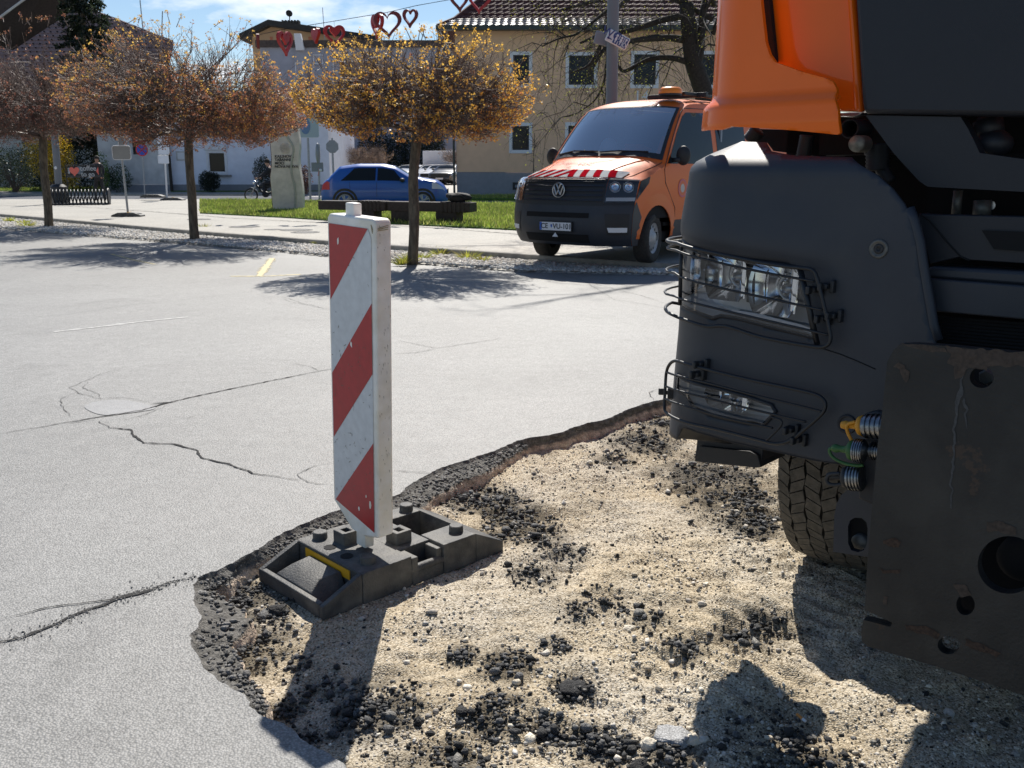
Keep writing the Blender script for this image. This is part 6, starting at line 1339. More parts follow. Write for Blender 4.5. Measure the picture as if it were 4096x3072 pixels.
# big mirror above the picture (its own shadow falls outside the view), deflector
# ---------------------------------------------------------------- orange van
VA = R(38)
vr = Vector((cos(VA), -sin(VA), 0)); vb = Vector((sin(VA), cos(VA), 0))    # to its picture right, and backwards
nw = gp(2603, 1052, PZ); VO = Vector((float(nw[0]), float(nw[1]), PZ)) - vr * .93 - vb * .98
van = thing('van', 'orange works van with red and white striped bonnet and amber roof beacon', 'van', (VO.x, VO.y, PZ), -VA)
PF = [(.13, .27), (.05, .36), (.0, .50), (.0, .66), (.03, .80), (.06, .95), (.11, 1.10), (.17, 1.165), (.34, 1.235), (.62, 1.33), (.92, 1.42), (1.02, 1.465), (1.26, 1.70), (1.52, 1.95), (1.74, 2.13), (1.84, 2.20), (2.05, 2.27), (2.5, 2.32), (3.4, 2.35), (5.9, 2.35)]
RR = [.30, .32, .34, .34, .34, .36, .36, .36, .34, .30, .26, .24, .20, .17, .15, .14, .10, .05, .02, .0]
DR = [0, 0, 0, 0, 0, 0, .01, .03, .07, .09, .10, .08, .05, .04, .04, .05, .07, .09, .10, .10]
def hw(z): return float(np.interp(z, [.2, .5, .9, 1.15, 1.4, 1.7, 2.0, 2.15, 2.26, 2.35], [.93, .985, 1.0, .995, .975, .925, .865, .83, .78, .70]))
def crl(A, k):
    n = len(A); k = min(max(k, 0), n - 1.0001); i = int(k); t = k - i; p = [A[max(0, i - 1)], A[i], A[min(n - 1, i + 1)], A[min(n - 1, i + 2)]]
    f = lambda a, b, c, d: b + .5 * t * (c - a + t * (2 * a - 5 * b + 4 * c - d + t * (3 * (b - c) + d - a)))
    return tuple(f(*[q[j] for q in p]) for j in range(len(p[0]))) if hasattr(A[0], '__len__') else f(*p)
def vs_(t, k, off=0):
    def P_(t, k):
        y, z = crl(PF, k); r = crl(RR, k); dz = crl(DR, k); a = abs(t); z2 = z - dz * a ** 4
        return Vector((t * hw(z2), y + r * a ** 3.2, z2))
    p = P_(t, k)
    if off:
        e = .02; n = (P_(min(1, t + e), k) - P_(max(-1, t - e), k)).cross(P_(t, k + e) - P_(t, k - e)).normalized(); p = p + n * off
    return tuple(p)
mb = MB(); KS = list(np.arange(0, 19.01, .25)); mb.grid(lambda t, k: vs_(t, k), np.linspace(-1, 1, 41), KS); 
# side walls
def side(poly, sgn, off=0, step=.12, mb=None, holes=()):
    return patch(poly, lambda y, z: (sgn * (hw(z) + off), y, z), step, holes, mb)
fr = [(vs_(1, k)[1], vs_(1, k)[2]) for k in np.arange(0, 17.01, .5)]
arch = [(1.0 + .43 * cos(a), .36 + .44 * sin(a)) for a in np.linspace(pi, 0, 17)]
sidep = fr + [(5.9, 2.26), (5.9, .30)] + [(1.0 + .43, .30)] + arch[::-1] + [(.57, .27)]
for sg in (1, -1): side(sidep, sg, 0, .14, mb)
mb.add([(-1, 5.9, .3), (1, 5.9, .3), (.78, 5.9, 2.3), (-.78, 5.9, 2.3)], [(0, 1, 2, 3)])
# cut the windscreen and side window openings out of the body
def cutw(mb, test):
    mb.f = [f for f in mb.f if not test(sum((Vector(mb.v[i]) for i in f), Vector()) / len(f))]
cutw(mb, lambda c: (1.08 < c.y < 1.90 + .15 and 1.50 < c.z < 2.12 and abs(c.x) < .80 and c.y < 1.02 + (c.z - 1.45) * 1.1 + .30))
mb.m = [0] * len(mb.f)
mb.build('body', m_vorange if 'm_vorange' in globals() else M('van_orange_paint', (.66, .125, .010), .5, coat=.25, spec=.3), van, smooth='all', recalc=False)
m_vor = bpy.data.materials['van_orange_paint']
def fpatch(t0, t1, k0, k1, off, name, mat, nt_=12, nk=8, par=None, kfn=None, smooth='all'):
    """four-sided patch on the front; t0,t1 may be pairs (at k0, at k1)"""
    a0, a1 = (t0 if hasattr(t0, '__len__') else (t0, t0)); b0, b1 = (t1 if hasattr(t1, '__len__') else (t1, t1)); mb = MB()
    def g(i, j):
        q = j; l = a0 + (a1 - a0) * q; r_ = b0 + (b1 - b0) * q; t = l + (r_ - l) * i
        kk0 = k0(t) if callable(k0) else k0; kk1 = k1(t) if callable(k1) else k1; return vs_(t, kk0 + (kk1 - kk0) * q, off)
    mb.grid(g, np.linspace(0, 1, nt_ + 1), np.linspace(0, 1, nk + 1)); return mb.build(name, mat, par or van, smooth=smooth, recalc=False)
# lower dark bumper with wrap to the wheel arch
fpatch(-1, 1, 0, lambda t: 4.15 + .9 * max(0, abs(t) - .62) * 0, .006, 'front_bumper', m_grey, 40, 14)
for sg in (1, -1):
    mb = side([(vs_(1, k)[1], vs_(1, k)[2]) for k in np.arange(0, 4.4, .5)] + [(vs_(1, 4.6)[1] + .02, .86), (.60, .62), (.565, .40), (.565, .27)], sg, .006, .1); mb.build('bumper_corner', m_grey, van, smooth='all', recalc=False)
    mb = side([(1.43, .30), (5.9, .30), (5.9, .58), (1.52, .58), (1.46, .45)], sg, .006, .2); mb.build('side_cladding', m_grey, van, smooth='all', recalc=False)
# grille, slats, chrome line, emblem
fpatch(-.67, .67, 4.05, 6.75, .010, 'grille', m_black, 24, 8)
for k in (4.45, 4.85, 5.25, 5.65, 6.05, 6.45):
    mb = MB(); mb.grid(lambda i, j: vs_(i, k + j * .16, .016 + .012 * (1 - j)), np.linspace(-.64, .64, 25), [0, 1]); mb.build('grille_slat', m_grey, van, smooth='all', recalc=False)
mb = MB(); mb.tube([vs_(t, 6.85, .014) for t in np.linspace(-.66, .66, 17)], .008, 6); mb.build('grille_trim', m_steel, van, smooth='all')
for (k0, k1, t0, t1) in ((2.9, 3.35, -.55, .5), (.6, 1.5, -.6, .5)):
    fpatch(t0, t1, k0, k1, .011, 'air_intake', m_void, 20, 3)
for sg in (1, -1): fpatch((sg * .74, sg * .70), (sg * .97, sg * .97), 1.5, 3.3, .011, 'bumper_pocket', m_black, 6, 5); fpatch((sg * .76, sg * .74), (sg * .955, sg * .955), 1.75, 2.15, .016, 'fog_reflector', m_trimw, 6, 2)
ec = Vector(vs_(0, 5.3, .035)); en = Vector((0, -1, .06)).normalized(); ux_ = Vector((1, 0, 0)); uz_ = Vector((0, .06, 1)).normalized()
mb = MB(); mb.lathe([(.098, 0), (.104, .010), (.092, .014), (.086, .008)], ec, en, 32)
def bar(p, q, w=.011): a = ec + ux_ * p[0] + uz_ * p[1] + en * .010; b = ec + ux_ * q[0] + uz_ * q[1] + en * .010; mb.tube([a, b], w, 6)
for p, q in (((-.032, .078), (0, .015)), ((.032, .078), (0, .015)), ((-.072, .048), (-.034, -.062)), ((-.034, -.062), (0, .004)), ((0, .004), (.034, -.062)), ((.034, -.062), (.072, .048))): bar(p, q)
mb.build('emblem', m_steel, van, smooth=40)
mb = MB(); mb.lathe([(0, 0), (.09, 0)], ec - en * .002, en, 28); mb.build('emblem_disc', m_black, van)
# number plate
def onf(t, k, off): return Vector(vs_(t, k, off))
pcx = -.0; pz = crl(PF, 2.15)[1]; py = crl(PF, 2.2)[0] - .035
mb = MB(); mb.bb(-.275, .275, py, py + .03, pz - .07, pz + .07); npl = mb.build('number_plate_holder', m_black, van, bevel=.004)
mb = MB(); mb.bb(-.26, .26, py - .004, py - .001, pz - .055, pz + .055); pt_ = mb.build('number_plate', m_trimw, van)
mb = MB(); mb.bb(-.258, -.222, py - .006, py - .0045, pz - .053, pz + .053); mb.build('plate_band', M('plate_blue', (.02, .10, .42), .5), pt_)
text('CE   VU-101', .098, frame((.018, py - .0065, pz), (1, 0, 0), (0, 0, 1)), 'plate_text', m_black, pt_, .001, bold=.0012)
mb = MB(); mb.prism([(-.074, .025), (-.046, .025), (-.046, 0), (-.060, -.022), (-.074, 0)], lambda a, b, h: (a, py - .0055 - h, pz + b), .001); mb.build('plate_crest', bpy.data.materials['plate_blue'], pt_)
mb = MB(); mb.prism([(-.045, -.14), (.045, -.14), (0, -.085)], lambda a, b, h: (a, py + .01 - h, pz + b), .012); mb.build('triangle_badge', m_trimw, van)
m_bandw = M('band_white', (.42, .42, .42), .9, spec=.0); m_bandr = M('band_red', (.30, .006, .014), .9, spec=.0)
# headlights
for sg in (1, -1):
    o = fpatch((sg * .67, sg * .68), (sg * .998, sg * .998), 4.1, 6.95, .012, 'headlight', m_lampin if 0 else m_grey2, 10, 8)
    for (ta, tb_, ka, kb_) in ((.72, .82, 5.0, 6.1), (.85, .96, 5.0, 6.1)):
        c = onf(sg * (ta + tb_) / 2, 5.6, .018); nrm_ = (onf(sg * (ta + tb_) / 2, 5.6, .1) - onf(sg * (ta + tb_) / 2, 5.6, 0)).normalized(); mb = MB(); mb.lathe([(.075, .012), (.07, .0), (.03, -.004), (.0, -.004)], c, nrm_, 20); mb.build('reflector', m_chrome, o, smooth='all')
        mb = MB(); mb.lathe([(.018, .02), (.022, .0)], c, nrm_, 12); mb.build('bulb', m_trimw, o)
    fpatch((sg * .69, sg * .69), (sg * .99, sg * .99), 4.45, 4.75, .02, 'light_strip', m_trimw, 8, 2, par=o)
    fpatch((sg * .67, sg * .68), (sg * .998, sg * .998), 4.35, 6.95, .030, 'headlight_glass', m_lens, 10, 8, par=o)
    mb = side([(vs_(1, 4.5)[1], .875), (vs_(1, 6.9)[1], 1.13), (vs_(1, 7)[1] + .24, 1.19), (vs_(1, 7)[1] + .20, 1.10)], sg, .010, .1); mb.build('headlight_tip', m_grey2, van, smooth='all', recalc=False)
# striped warning band on the bonnet edge
band = fpatch(-.80, .80, 7.12, 8.35, .012, 'warning_band', m_bandw, 40, 10)
for i in range(4):
    a = -.76 + i * .185; fpatch((a, a + .17), (a + .085, a + .255), 7.12, 8.35, .016, 'red_chevron', m_bandr, 4, 10, par=band)
for i in range(4):
    a = .02 + i * .20; fpatch((a + .02, a - .06), (a + .115, a + .035), 7.12, 8.35, .016, 'red_chevron', m_bandr, 4, 10, par=band)
# bonnet seams, crease 
for sg in (1, -1):
    mb = MB(); mb.tube([vs_(sg * t, k, .002) for t, k in ((.80, 6.9), (.86, 8), (.90, 9), (.93, 10), (.95, 10.8))], .005, 5); mb.build('bonnet_seam', m_black, van)
    mb = MB(); mb.tube([vs_(sg * t, k, .0) for t, k in ((.50, 7.3), (.54, 8.2), (.60, 9), (.68, 9.8), (.74, 10.3))], .012, 8); mb.build('bonnet_crease', m_vor, van, smooth='all')
text('VOC', .13, Matrix.Translation(Vector(vs_(0, 9.2, .012))) @ Matrix.Rotation(R(19), 4, 'X'), 'bonnet_lettering', M('dark_letter', (.18, .06, .03), .5), van, .001)
# windscreen with dark edge, dashboard, seats
ws = MB(); ws.grid(lambda t, k: vs_(t, k, .004), np.linspace(-.93, .93, 21), np.linspace(11.15, 14.55, 9)); ws.build('windscreen', m_wind, van, smooth='all', recalc=False)
for (t0, t1, k0, k1) in ((-.93, .93, 11.0, 11.35), (-.93, .93, 14.35, 14.65), (-.945, -.90, 11.0, 14.65), (.90, .945, 11.0, 14.65)): fpatch(t0, t1, k0, k1, .007, 'screen_border', m_black, 16, 8)
for sg in (1, -1): fpatch((sg * .945, sg * .94), (sg * 1.0, sg * 1.0), 10.9, 15.2, .003, 'roof_pillar', m_vor, 3, 16)
fpatch(-.96, .96, 14.6, 15.3, .003, 'roof_front_edge', m_vor, 20, 4)
mb = MB(); mb.tube([vs_(-.85, 11.3, .02), vs_(-.5, 11.35, .025), vs_(-.05, 11.3, .02)], .010, 5); mb.tube([vs_(0.0, 11.25, .02), vs_(.3, 11.3, .025), vs_(.75, 11.35, .02)], .010, 5); mb.build('wiper', m_black, van)
mb = MB(); mb.bb(-.80, .80, 1.24, 1.75, 1.25, 1.53); mb.build('dashboard', M('dashboard', (.10, .11, .12), .8), van, bevel=.05)
mb = MB(); mb.bb(-.93, .93, 3.0, 3.05, .4, 2.15); mb.build('cab_rear_wall', M('cab_lining', (.25, .29, .34), .9), van)
mb = MB(); mb.bb(-.93, .93, 1.3, 3.0, .5, .55); mb.build('cab_floor', m_void, van)
for x in (.45, -.15, -.55):
    mb = MB(); mb.bb(x - .22, x + .22, 2.35, 2.48, .9, 1.68); mb.bb(x - .13, x + .13, 2.36, 2.46, 1.74, 1.95); mb.bb(x - .24, x + .24, 1.95, 2.4, .75, .95); mb.build('seat', m_grey2, van, bevel=.04)
mb = MB(); mb.bb(-.16, .02, 1.75, 1.79, 1.98, 2.06); mb.build('rear_view_mirror', m_black, van, bevel=.02)
# side windows, mirror, door lines on both sides
for sg in (1, -1):
    wpoly = [(1.26, 1.36), (1.40, 1.50), (1.62, 1.78), (1.86, 2.02), (1.98, 2.08), (2.70, 2.10), (2.72, 1.36)]
    mb = side(wpoly, sg, .004, .12); mb.build('side_window', m_winglass, van, smooth='all', recalc=False)
    mb = side([(2.86, 1.36), (2.86, 2.10), (3.9, 2.10), (3.9, 1.36)], sg, .004, .15); mb.build('side_window', m_winglass, van, smooth='all', recalc=False)
    for L_ in ([(1.18, 1.28), (1.36, 1.55), (1.60, 1.83), (1.84, 2.08), (1.96, 2.14), (2.76, 2.16), (2.78, .40)], [(1.18, 1.28), (1.20, 1.1), (1.5, .75), (1.56, .40)]):
        mb = MB(); mb.tube([(sg * (hw(z) + .001), y, z) for y, z in L_], .006, 5); mb.build('door_seam', m_black, van)
    mb = MB(); mb.ell((sg * 1.12, 1.46, 1.47), (.11, .055, .135), 16, 12); mb.bb(*(sorted((sg * .95, sg * 1.1))), 1.40, 1.46, 1.38, 1.44); mb.build('door_mirror', m_black, van, smooth='all')
    mb = MB(); mb.grid(lambda a, q: (sg * (hw(.36 + (.44 + q * .16) * sin(a)) + .012 * (1 - q)), 1.0 + (.43 + q * .16) * cos(a), .36 + (.44 + q * .16) * sin(a)), np.linspace(0, pi, 17), [0, .3, 1]); mb.build('wheel_arch_lip', m_vor, van, smooth='all', recalc=False)
    mb = MB(); mb.bb(*(sorted((sg * .55, sg * .97))), .58, 1.42, .62, .82); mb.build('wheel_housing', m_void, van)
# round sticker on the door (coloured ring)
for (r0, r1, col, nm) in ((.0, .06, (.45, .42, .40), 'grey'), (.06, .105, (.60, .13, .04), 'red'), (.105, .13, (.50, .10, .14), 'pink')):
    mb = MB(); c = (1.70, 1.02); mb.grid(lambda a, q: (hw(c[1] + sin(a) * q) + .005, c[0] + cos(a) * q, c[1] + sin(a) * q), np.linspace(0, 2 * pi, 25), [r0, r1]); mb.build('door_sticker', M('sticker_' + nm, col, .5), van, recalc=False)
# wheels
def road_wheel(par, c, r_, w, side_, steer=0, holes=10, rimr=.62):
    ax = Vector((side_, 0, 0)); ax.rotate(Matrix.Rotation(steer, 3, 'Z')); mb = MB(); h = w / 2
    mb.lathe([(r_ * rimr, -h * .8), (r_ * .8, -h), (r_ * .96, -h * .9), (r_, -h * .6), (r_, h * .6), (r_ * .96, h * .9), (r_ * .8, h), (r_ * rimr, h * .8)], c, ax, 36); wl = mb.build('wheel', m_tyre, par, smooth='all')
    mb = MB(); mb.lathe([(r_ * rimr, h * .8), (r_ * rimr * .9, h * .45), (r_ * rimr * .86, h * .55), (r_ * .30, h * .62), (r_ * .22, h * .95), (0, h * .95)], c, ax, 30); mb.build('rim', m_rimgrey, wl, smooth='all')
    a = ax.orthogonal().normalized(); b = ax.cross(a)
    mb = MB()
    for i in range(holes):
        w_ = 2 * pi * i / holes; mb.lathe([(0, .0), (r_ * .06, 0)], Vector(c) + ax * (h * .60) + (a * cos(w_) + b * sin(w_)) * r_ * .46, ax, 8)
    mb.build('rim_holes', m_void, wl)
m_rimgrey = M('silver_rim', (.42, .42, .43), .5, metal=.3, var=.1, vs=20)
road_wheel(van, (.86, .98, .345), .345, .235, 1, R(12)); road_wheel(van, (-.86, .98, .345), .345, .235, -1, R(12)); road_wheel(van, (.86, 4.6, .345), .345, .22, 1); road_wheel(van, (-.86, 4.6, .345), .345, .22, -1)
mb = MB(); mb.bb(-.9, .9, .7, 5.8, .30, .42); mb.build('underbody', m_void, van)
# roof beacon and bar
mb = MB(); mb.lathe([(.17, 0), (.17, .03), (.0, .03)], (.50, 2.15, 2.335), (0, 0, 1), 28); bk = mb.build('roof_beacon', m_black, van)
m_amber = glass('amber_dome', (.95, .32, .02), 1.45, base=.08); m_amb2 = M('amber_core', (.85, .22, .01), .35)
mb = MB(); mb.lathe([(.17, .03), (.175, .085), (.13, .12), (0, .125)], (.50, 2.15, 2.335), (0, 0, 1), 28); mb.build('amber_dome', m_amb2, bk, smooth='all')
mb = MB(); mb.bb(-.2, .8, 2.7, 2.78, 2.34, 2.41); mb.bb(.6, .66, 2.3, 5, 2.35, 2.40); mb.build('roof_bar', m_black, van, bevel=.01)
# things on the dashboard
def vw(x, y, z): p = Vector(VO) + vr * x + vb * y; return (p.x, p.y, PZ + z)
t = thing('helmet', 'white hard hat lying on the dashboard behind the van windscreen', 'hard hat', vw(-.06, 1.38, 1.54)); mb = MB(); mb.ell((0, 0, .02), (.135, .15, .17), 18, 10); mb.v = [(x, y, max(z, 0)) for x, y, z in mb.v]; mb.build('shell', m_trimw, t, smooth='all'); mb = MB(); mb.lathe([(.0, .0), (.15, 0), (.16, .008), (.0, .012)], (0, -.03, 0), (0, 0, 1), 20); mb.build('brim', m_black, t)
t = thing('work_cloth', 'crumpled orange-red cloth on the dashboard beside the hard hat', 'cloth', vw(.40, 1.36, 1.54)); mb = MB(); mb.ell((0, 0, .03), (.19, .11, .07), 20, 10, nz=.8, seed=3); mb.build('cloth', M('red_cloth', (.75, .10, .04), .9), t, smooth='all')
o = MB().box((0, 0, 0), (.45, .28, .012)).build('papers', m_trimw, None); o.location = vw(-.02, 1.5, 1.545); o.rotation_euler = (0, 0, .3 - VA); tag(o, 'pale papers spread on the dashboard under the hard hat', 'papers')

# ---------------------------------------------------------------- ordinary cars
def car(name, label, loc, rz, paint, L=4.23, Wd=1.82, H=1.57, roof=((0, .62), (.12, .85), (.35, 1.02), (.95, 1.12), (1.25, 1.18), (1.75, 1.48), (2.15, 1.56), (3.0, 1.56), (3.6, 1.48), (3.95, 1.12), (4.15, .98), (4.23, .75)), wheels=(.83, 3.42), group=None, fine=True, clad=True, tail=m_film_r):
    """x = length from the nose, y = across, z up"""
    t = thing(name, label, 'car', loc, rz, group); rx_ = [p[0] * L / 4.23 for p in roof]; rz_ = [p[1] * H / 1.57 for p in roof]; hw_ = Wd / 2
    Hf = lambda x: float(np.interp(x, rx_, rz_)); belt = .98 * H / 1.57
    def ring(x, a):
        top = Hf(x); e = min(1, max(0, min(x, L - x) / .45)); pl_ = hw_ * (.80 + .20 * (1 - (1 - e) ** 2)); low_ = .22 + .10 * (1 - e)
        if top > belt + .12: pts = [(0, low_), (pl_ * .93, low_ + .01), (pl_, .42), (pl_ * 1.0, .72), (pl_ * .965, belt), (pl_ * (.965 - .235 * (top - belt - .1) / .5), top - .10), (pl_ * (.90 - .27 * (top - belt) / .5), top - .015), (0, top + .012)]
        else: pts = [(0, low_), (pl_ * .93, low_ + .01), (pl_, .42), (pl_ * 1.0, min(.72, top - .15)), (pl_ * .97, top - .07), (pl_ * .86, top - .03), (pl_ * .6, top - .004), (0, top + .012)]
        i = min(6, int(a)); q = a - i; return (pts[i][0] + (pts[i + 1][0] - pts[i][0]) * q, pts[i][1] + (pts[i + 1][1] - pts[i][1]) * q)
    mb = MB(); X = np.linspace(0, L, 61 if fine else 37); A = np.linspace(0, 7, 22)
    for sg in (1, -1): mb.grid(lambda x, a: (x, sg * ring(x, a)[0], ring(x, a)[1]), X, A)
    for x in (0, L): mb.add([(x, sg * ring(x, a)[0], ring(x, a)[1]) for sg in (1, -1) for a in (A if sg > 0 else A[::-1])], [tuple(range(44))])
    mb.build('body', paint, t, smooth='all', merge=.002)
    def glassrun(x0, x1, a0, a1, sg, nm, off=.006, mat=m_winglass): m_ = MB(); m_.grid(lambda x, a: (x, sg * (ring(x, a)[0] + off), ring(x, a)[1] + off * .3), np.linspace(x0, x1, 8), np.linspace(a0, a1, 4)); return m_.build(nm, mat, t, smooth='all', recalc=False)
    s_ = L / 4.23
    for sg in (1, -1):
        def win(x0t, x0b, x1t, x1b, nm='side_window'):
            m_ = MB(); m_.grid(lambda q, a: (lambda x: (x, sg * (ring(x, 4.08 + a * .85)[0] + .007), ring(x, 4.08 + a * .85)[1]))((x0b + (x0t - x0b) * a) * (1 - q) + (x1b + (x1t - x1b) * a) * q), np.linspace(0, 1, 7), np.linspace(0, 1, 5)); m_.build(nm, m_winglass, t, smooth='all', recalc=False)
        win(1.78 * s_, 1.42 * s_, 2.32 * s_, 2.34 * s_); win(2.38 * s_, 2.40 * s_, 3.10 * s_, 3.55 * s_)
        for wx in wheels:
            wx = wx * s_; m_ = MB(); m_.grid(lambda a, q: (wx + q * cos(a), sg * (hw_ * (1.003 if q > .3 else .90)), .34 + q * sin(a)), np.linspace(-.25, pi + .25, 19), [.0, .355, .356, .425]); m_.build('wheel_arch', m_black, t, recalc=False) 
            mb2 = MB(); c = Vector((wx, sg * (hw_ - .09), .335)); ax = Vector((0, sg, 0)); mb2.lathe([(.22, -.1), (.30, -.11), (.335, -.08), (.335, .08), (.30, .105), (.235, .09)], c, ax, 28); w_ = mb2.build('wheel', m_tyre, t, smooth='all')
            mb2 = MB(); mb2.lathe([(.235, .09), (.225, .05), (.0, .03)], c, ax, 24); mb2.build('rim_well', m_black, w_)
            mb2 = MB()
            for i in range(5):
                for d_ in (-.16, .16):
                    a = 2 * pi * i / 5 + d_; mb2.tube([c + ax * .085, c + ax * .095 + Vector((cos(a), 0, sin(a))) * .225], [.034, .022], 6)
            mb2.lathe([(.240, .09), (.228, .108), (.205, .09)], c, ax, 24); mb2.build('rim', m_rimgrey, w_)
        if clad: glassrun(1.28 * s_, 2.98 * s_, .95, 1.6, sg, 'sill', .008, m_black); m_ = MB(); m_.tube([(x, sg * (hw_ + .008), .30 + .02) for x in np.linspace(1.3 * s_, 2.98 * s_, 5)], .012, 5); m_.build('sill_trim', m_steel, t)
        for x in (1.30, 2.36, 3.25): m_ = MB(); m_.tube([(x * s_, sg * (ring(x * s_, a)[0] + .002), ring(x * s_, a)[1]) for a in np.linspace(1.4, 3.98, 7)], .005, 4); m_.build('door_seam', m_black, t)
        m_ = MB(); m_.ell((1.50 * s_, sg * (hw_ + .08), 1.03), (.09, .10, .07), 10, 8); m_.build('door_mirror', m_black, t, smooth='all')
        glassrun(3.92 * s_, 4.20 * s_, 3.0, 3.95, sg, 'tail_light', .008, tail); glassrun(.10, .52, 3.1, 3.9, sg, 'headlight', .008, m_steel)
        m_ = MB(); m_.lathe([(.0, 0), (.05, .0), (.055, .01)], (.22, sg * hw_ * .93, .55), (-.5, sg, 0), 12); m_.build('fog_light', m_steel, t)
    def across(x0, x1, off, nm, mat, fr=.9):
        m_ = MB(); m_.grid(lambda x, q: (x, q * ring(x, 5.6)[0] * fr, ring(x, 6.4 + .6 * (1 - abs(q)))[1] + off - .03 * q * q), np.linspace(x0, x1, 6), np.linspace(-1, 1, 9)); return m_.build(nm, mat, t, smooth='all', recalc=False)
    across(1.30 * s_, 1.76 * s_, .015, 'windscreen', m_winglass); across(3.62 * s_, 3.92 * s_, .015, 'rear_window', m_winglass, .85)
    m_ = MB(); m_.bb(-.012, .02, -.6, .6, .50, .74); m_.build('grille', m_black, t); m_ = MB(); m_.bb(-.02, -.013, -.26, .26, .36, .47); m_.build('number_plate', m_trimw, t)
    return t
blue = M('blue_paint', (.006, .085, .40), .35, coat=.5)
w1 = gp(1395, 838, 0); w2 = gp(1692, 842, 0)
dirv = Vector((float(w1[0] - w2[0]), float(w1[1] - w2[1]), 0)); ang = R(180) + R(3)
# nose points to picture right: x axis of the car points left
co = Vector((float(w2[0]), 31.6, 0)) + Vector((.86, .06, 0))
car('blue_car', 'bright blue compact crossover driving to the right behind the wooden bench', (co.x, co.y + .9, 0), ang, blue)
pw = M('white_paint', (.72, .73, .75), .3, coat=1); pg = M('dark_car_paint', (.03, .028, .030), .3, coat=1); psil = M('silver_paint', (.42, .44, .46), .3, coat=1)
hatch = ((0, .60), (.1, .78), (.35, .90), (1.05, 1.0), (1.55, 1.33), (2.0, 1.44), (3.0, 1.44), (3.7, 1.28), (4.05, .98), (4.23, .75))
PK = [(1765, 0, 64.5, 'dark parked car touching the corner of the tan house', pg, R(75)), (1722, 0, 65.5, 'white parked car with its nose just left of the dark parked car', pw, R(68)), (1685, 0, 67.5, 'white parked hatchback right beside the maple trunk', pw, R(64)), (1672, 0, 70, 'silver parked car mostly behind the maple trunk', psil, R(62)), (1590, 0, 70, 'white parked car just left of the maple trunk, over the blue roof', pw, R(62)), (1345, 0, 66, 'white parked car left of the blue car, behind the stop sign pole', pw, R(80))]
for i, (x, y, Y, lb, pt, a) in enumerate(PK):
    p = at(x, 740, Y); car('parked_car', lb, (p[0], Y - 1.6, .345), a, pt, L=4.1, Wd=1.76, H=1.46, roof=hatch, group='cars in the car park', fine=False, clad=False)
for (xa, xb, lb) in ((1383, 1475, 'white panel van roof showing behind the rear of the blue car'), (1500, 1590, 'white panel van beside the other one, behind the blue car windscreen')):
    A = at(xa, 640, 78); B = at(xb, 640, 78); t = thing('panel_van', lb, 'van', (float(A[0]), 78, .35), 0, 'white vans in the car park'); w_ = float(B[0] - A[0]); hh = float(A[2]) - .35
    mb = MB(); mb.prism([(0, .3), (0, hh - .15), (.15, hh), (w_ - .15, hh), (w_, hh - .15), (w_, .3)], lambda a, b, h: (a, h, b), 4.6); mb.build('body', m_trimw, t, bevel=.06)
    mb = MB(); mb.bb(.2, w_ - .2, -.012, -.002, 1.15, hh - .3); mb.build('windscreen', m_winglass, t); mb = MB(); mb.bb(.3, w_ - .3, -.015, -.003, .6, .85); mb.build('grille', m_black, t)
    for x in (.25, w_ - .25): mb = MB(); mb.lathe([(0, -.11), (.34, -.11), (.34, .11), (0, .11)], (x, .9, .34), (1, 0, 0), 18); mb.build('wheel', m_tyre, t)
# white box van far behind
Yb = 72.0; A = P2(1690, 605, Yb); B = P2(1828, 690, Yb)
bv = thing('box_van', 'white box body of a delivery van at the back of the car park', 'van', ((A[0] + B[0]) / 2, Yb, .03)); c0 = bv.location.x
mb = MB(); mb.bb(A[0] - c0, B[0] - c0, 0, 2.2, .75, A[1]); mb.build('cargo_box', m_trimw, bv, bevel=.05); mb = MB(); mb.bb(B[0] - c0 - .05, B[0] - c0 + 1.5, .1, 2.1, .5, 2.0); mb.build('cab', m_trimw, bv, bevel=.2)
mb = MB(); [mb.lathe([(0, -.12), (.38, -.12), (.38, .12), (0, .12)], (x, .15, .38), (0, 1, 0), 16) for x in (A[0] - c0 + .6, B[0] - c0 + .7)]; mb.build('wheels', m_tyre, bv)

# ---------------------------------------------------------------- motorcycle and rider behind the stone
Ym = 40.0; mw = at(1005, 790, Ym); mx0 = float(mw[0])
bike = thing('motorcycle', 'small dark moped half hidden by the stone monument, front wheel showing', 'motorcycle', (mx0, Ym, .004))
def whl(x):
    mb = MB(); mb.lathe([(.235, -.03), (.27, -.035), (.295, 0), (.27, .035), (.235, .03)], (x, 0, .295), (0, 1, 0), 32); w = mb.build('wheel', m_tyre, bike, smooth='all'); mb = MB(); mb.lathe([(.235, -.02), (.225, 0), (.235, .02)], (x, 0, .295), (0, 1, 0), 32); mb.lathe([(0, -.05), (.05, -.05), (.05, .05), (0, .05)], (x, 0, .295), (0, 1, 0), 14)
    for k in range(16): a = 2 * pi * k / 16; mb.tube([(x + .04 * cos(a + .4), 0, .295 + .04 * sin(a + .4)), (x + .23 * cos(a), 0, .295 + .23 * sin(a))], .004, 4)
    mb.build('rim', m_steel, w)
whl(0); whl(1.18)
mb = MB(); mb.tube([(.0, .06, .295), (.18, .06, .62), (.25, .05, .86)], .022, 8); mb.tube([(.0, -.06, .295), (.18, -.06, .62), (.25, -.05, .86)], .022, 8); mb.build('fork', m_steel, bike, smooth='all')
mb = MB(); mb.grid(lambda a, y: (.33 * cos(a), y, .295 + .33 * sin(a)), np.linspace(.2, 2.6, 12), [-.06, 0, .06]); mb.build('mudguard', m_black, bike)
mb = MB(); mb.tube([(.24, 0, .75), (.45, 0, .45), (.75, 0, .38), (1.1, 0, .5)], .05, 8); mb.ell((.62, 0, .34), (.16, .12, .13)); mb.ell((.6, 0, .68), (.26, .12, .12)); mb.build('frame', m_black, bike, smooth='all')
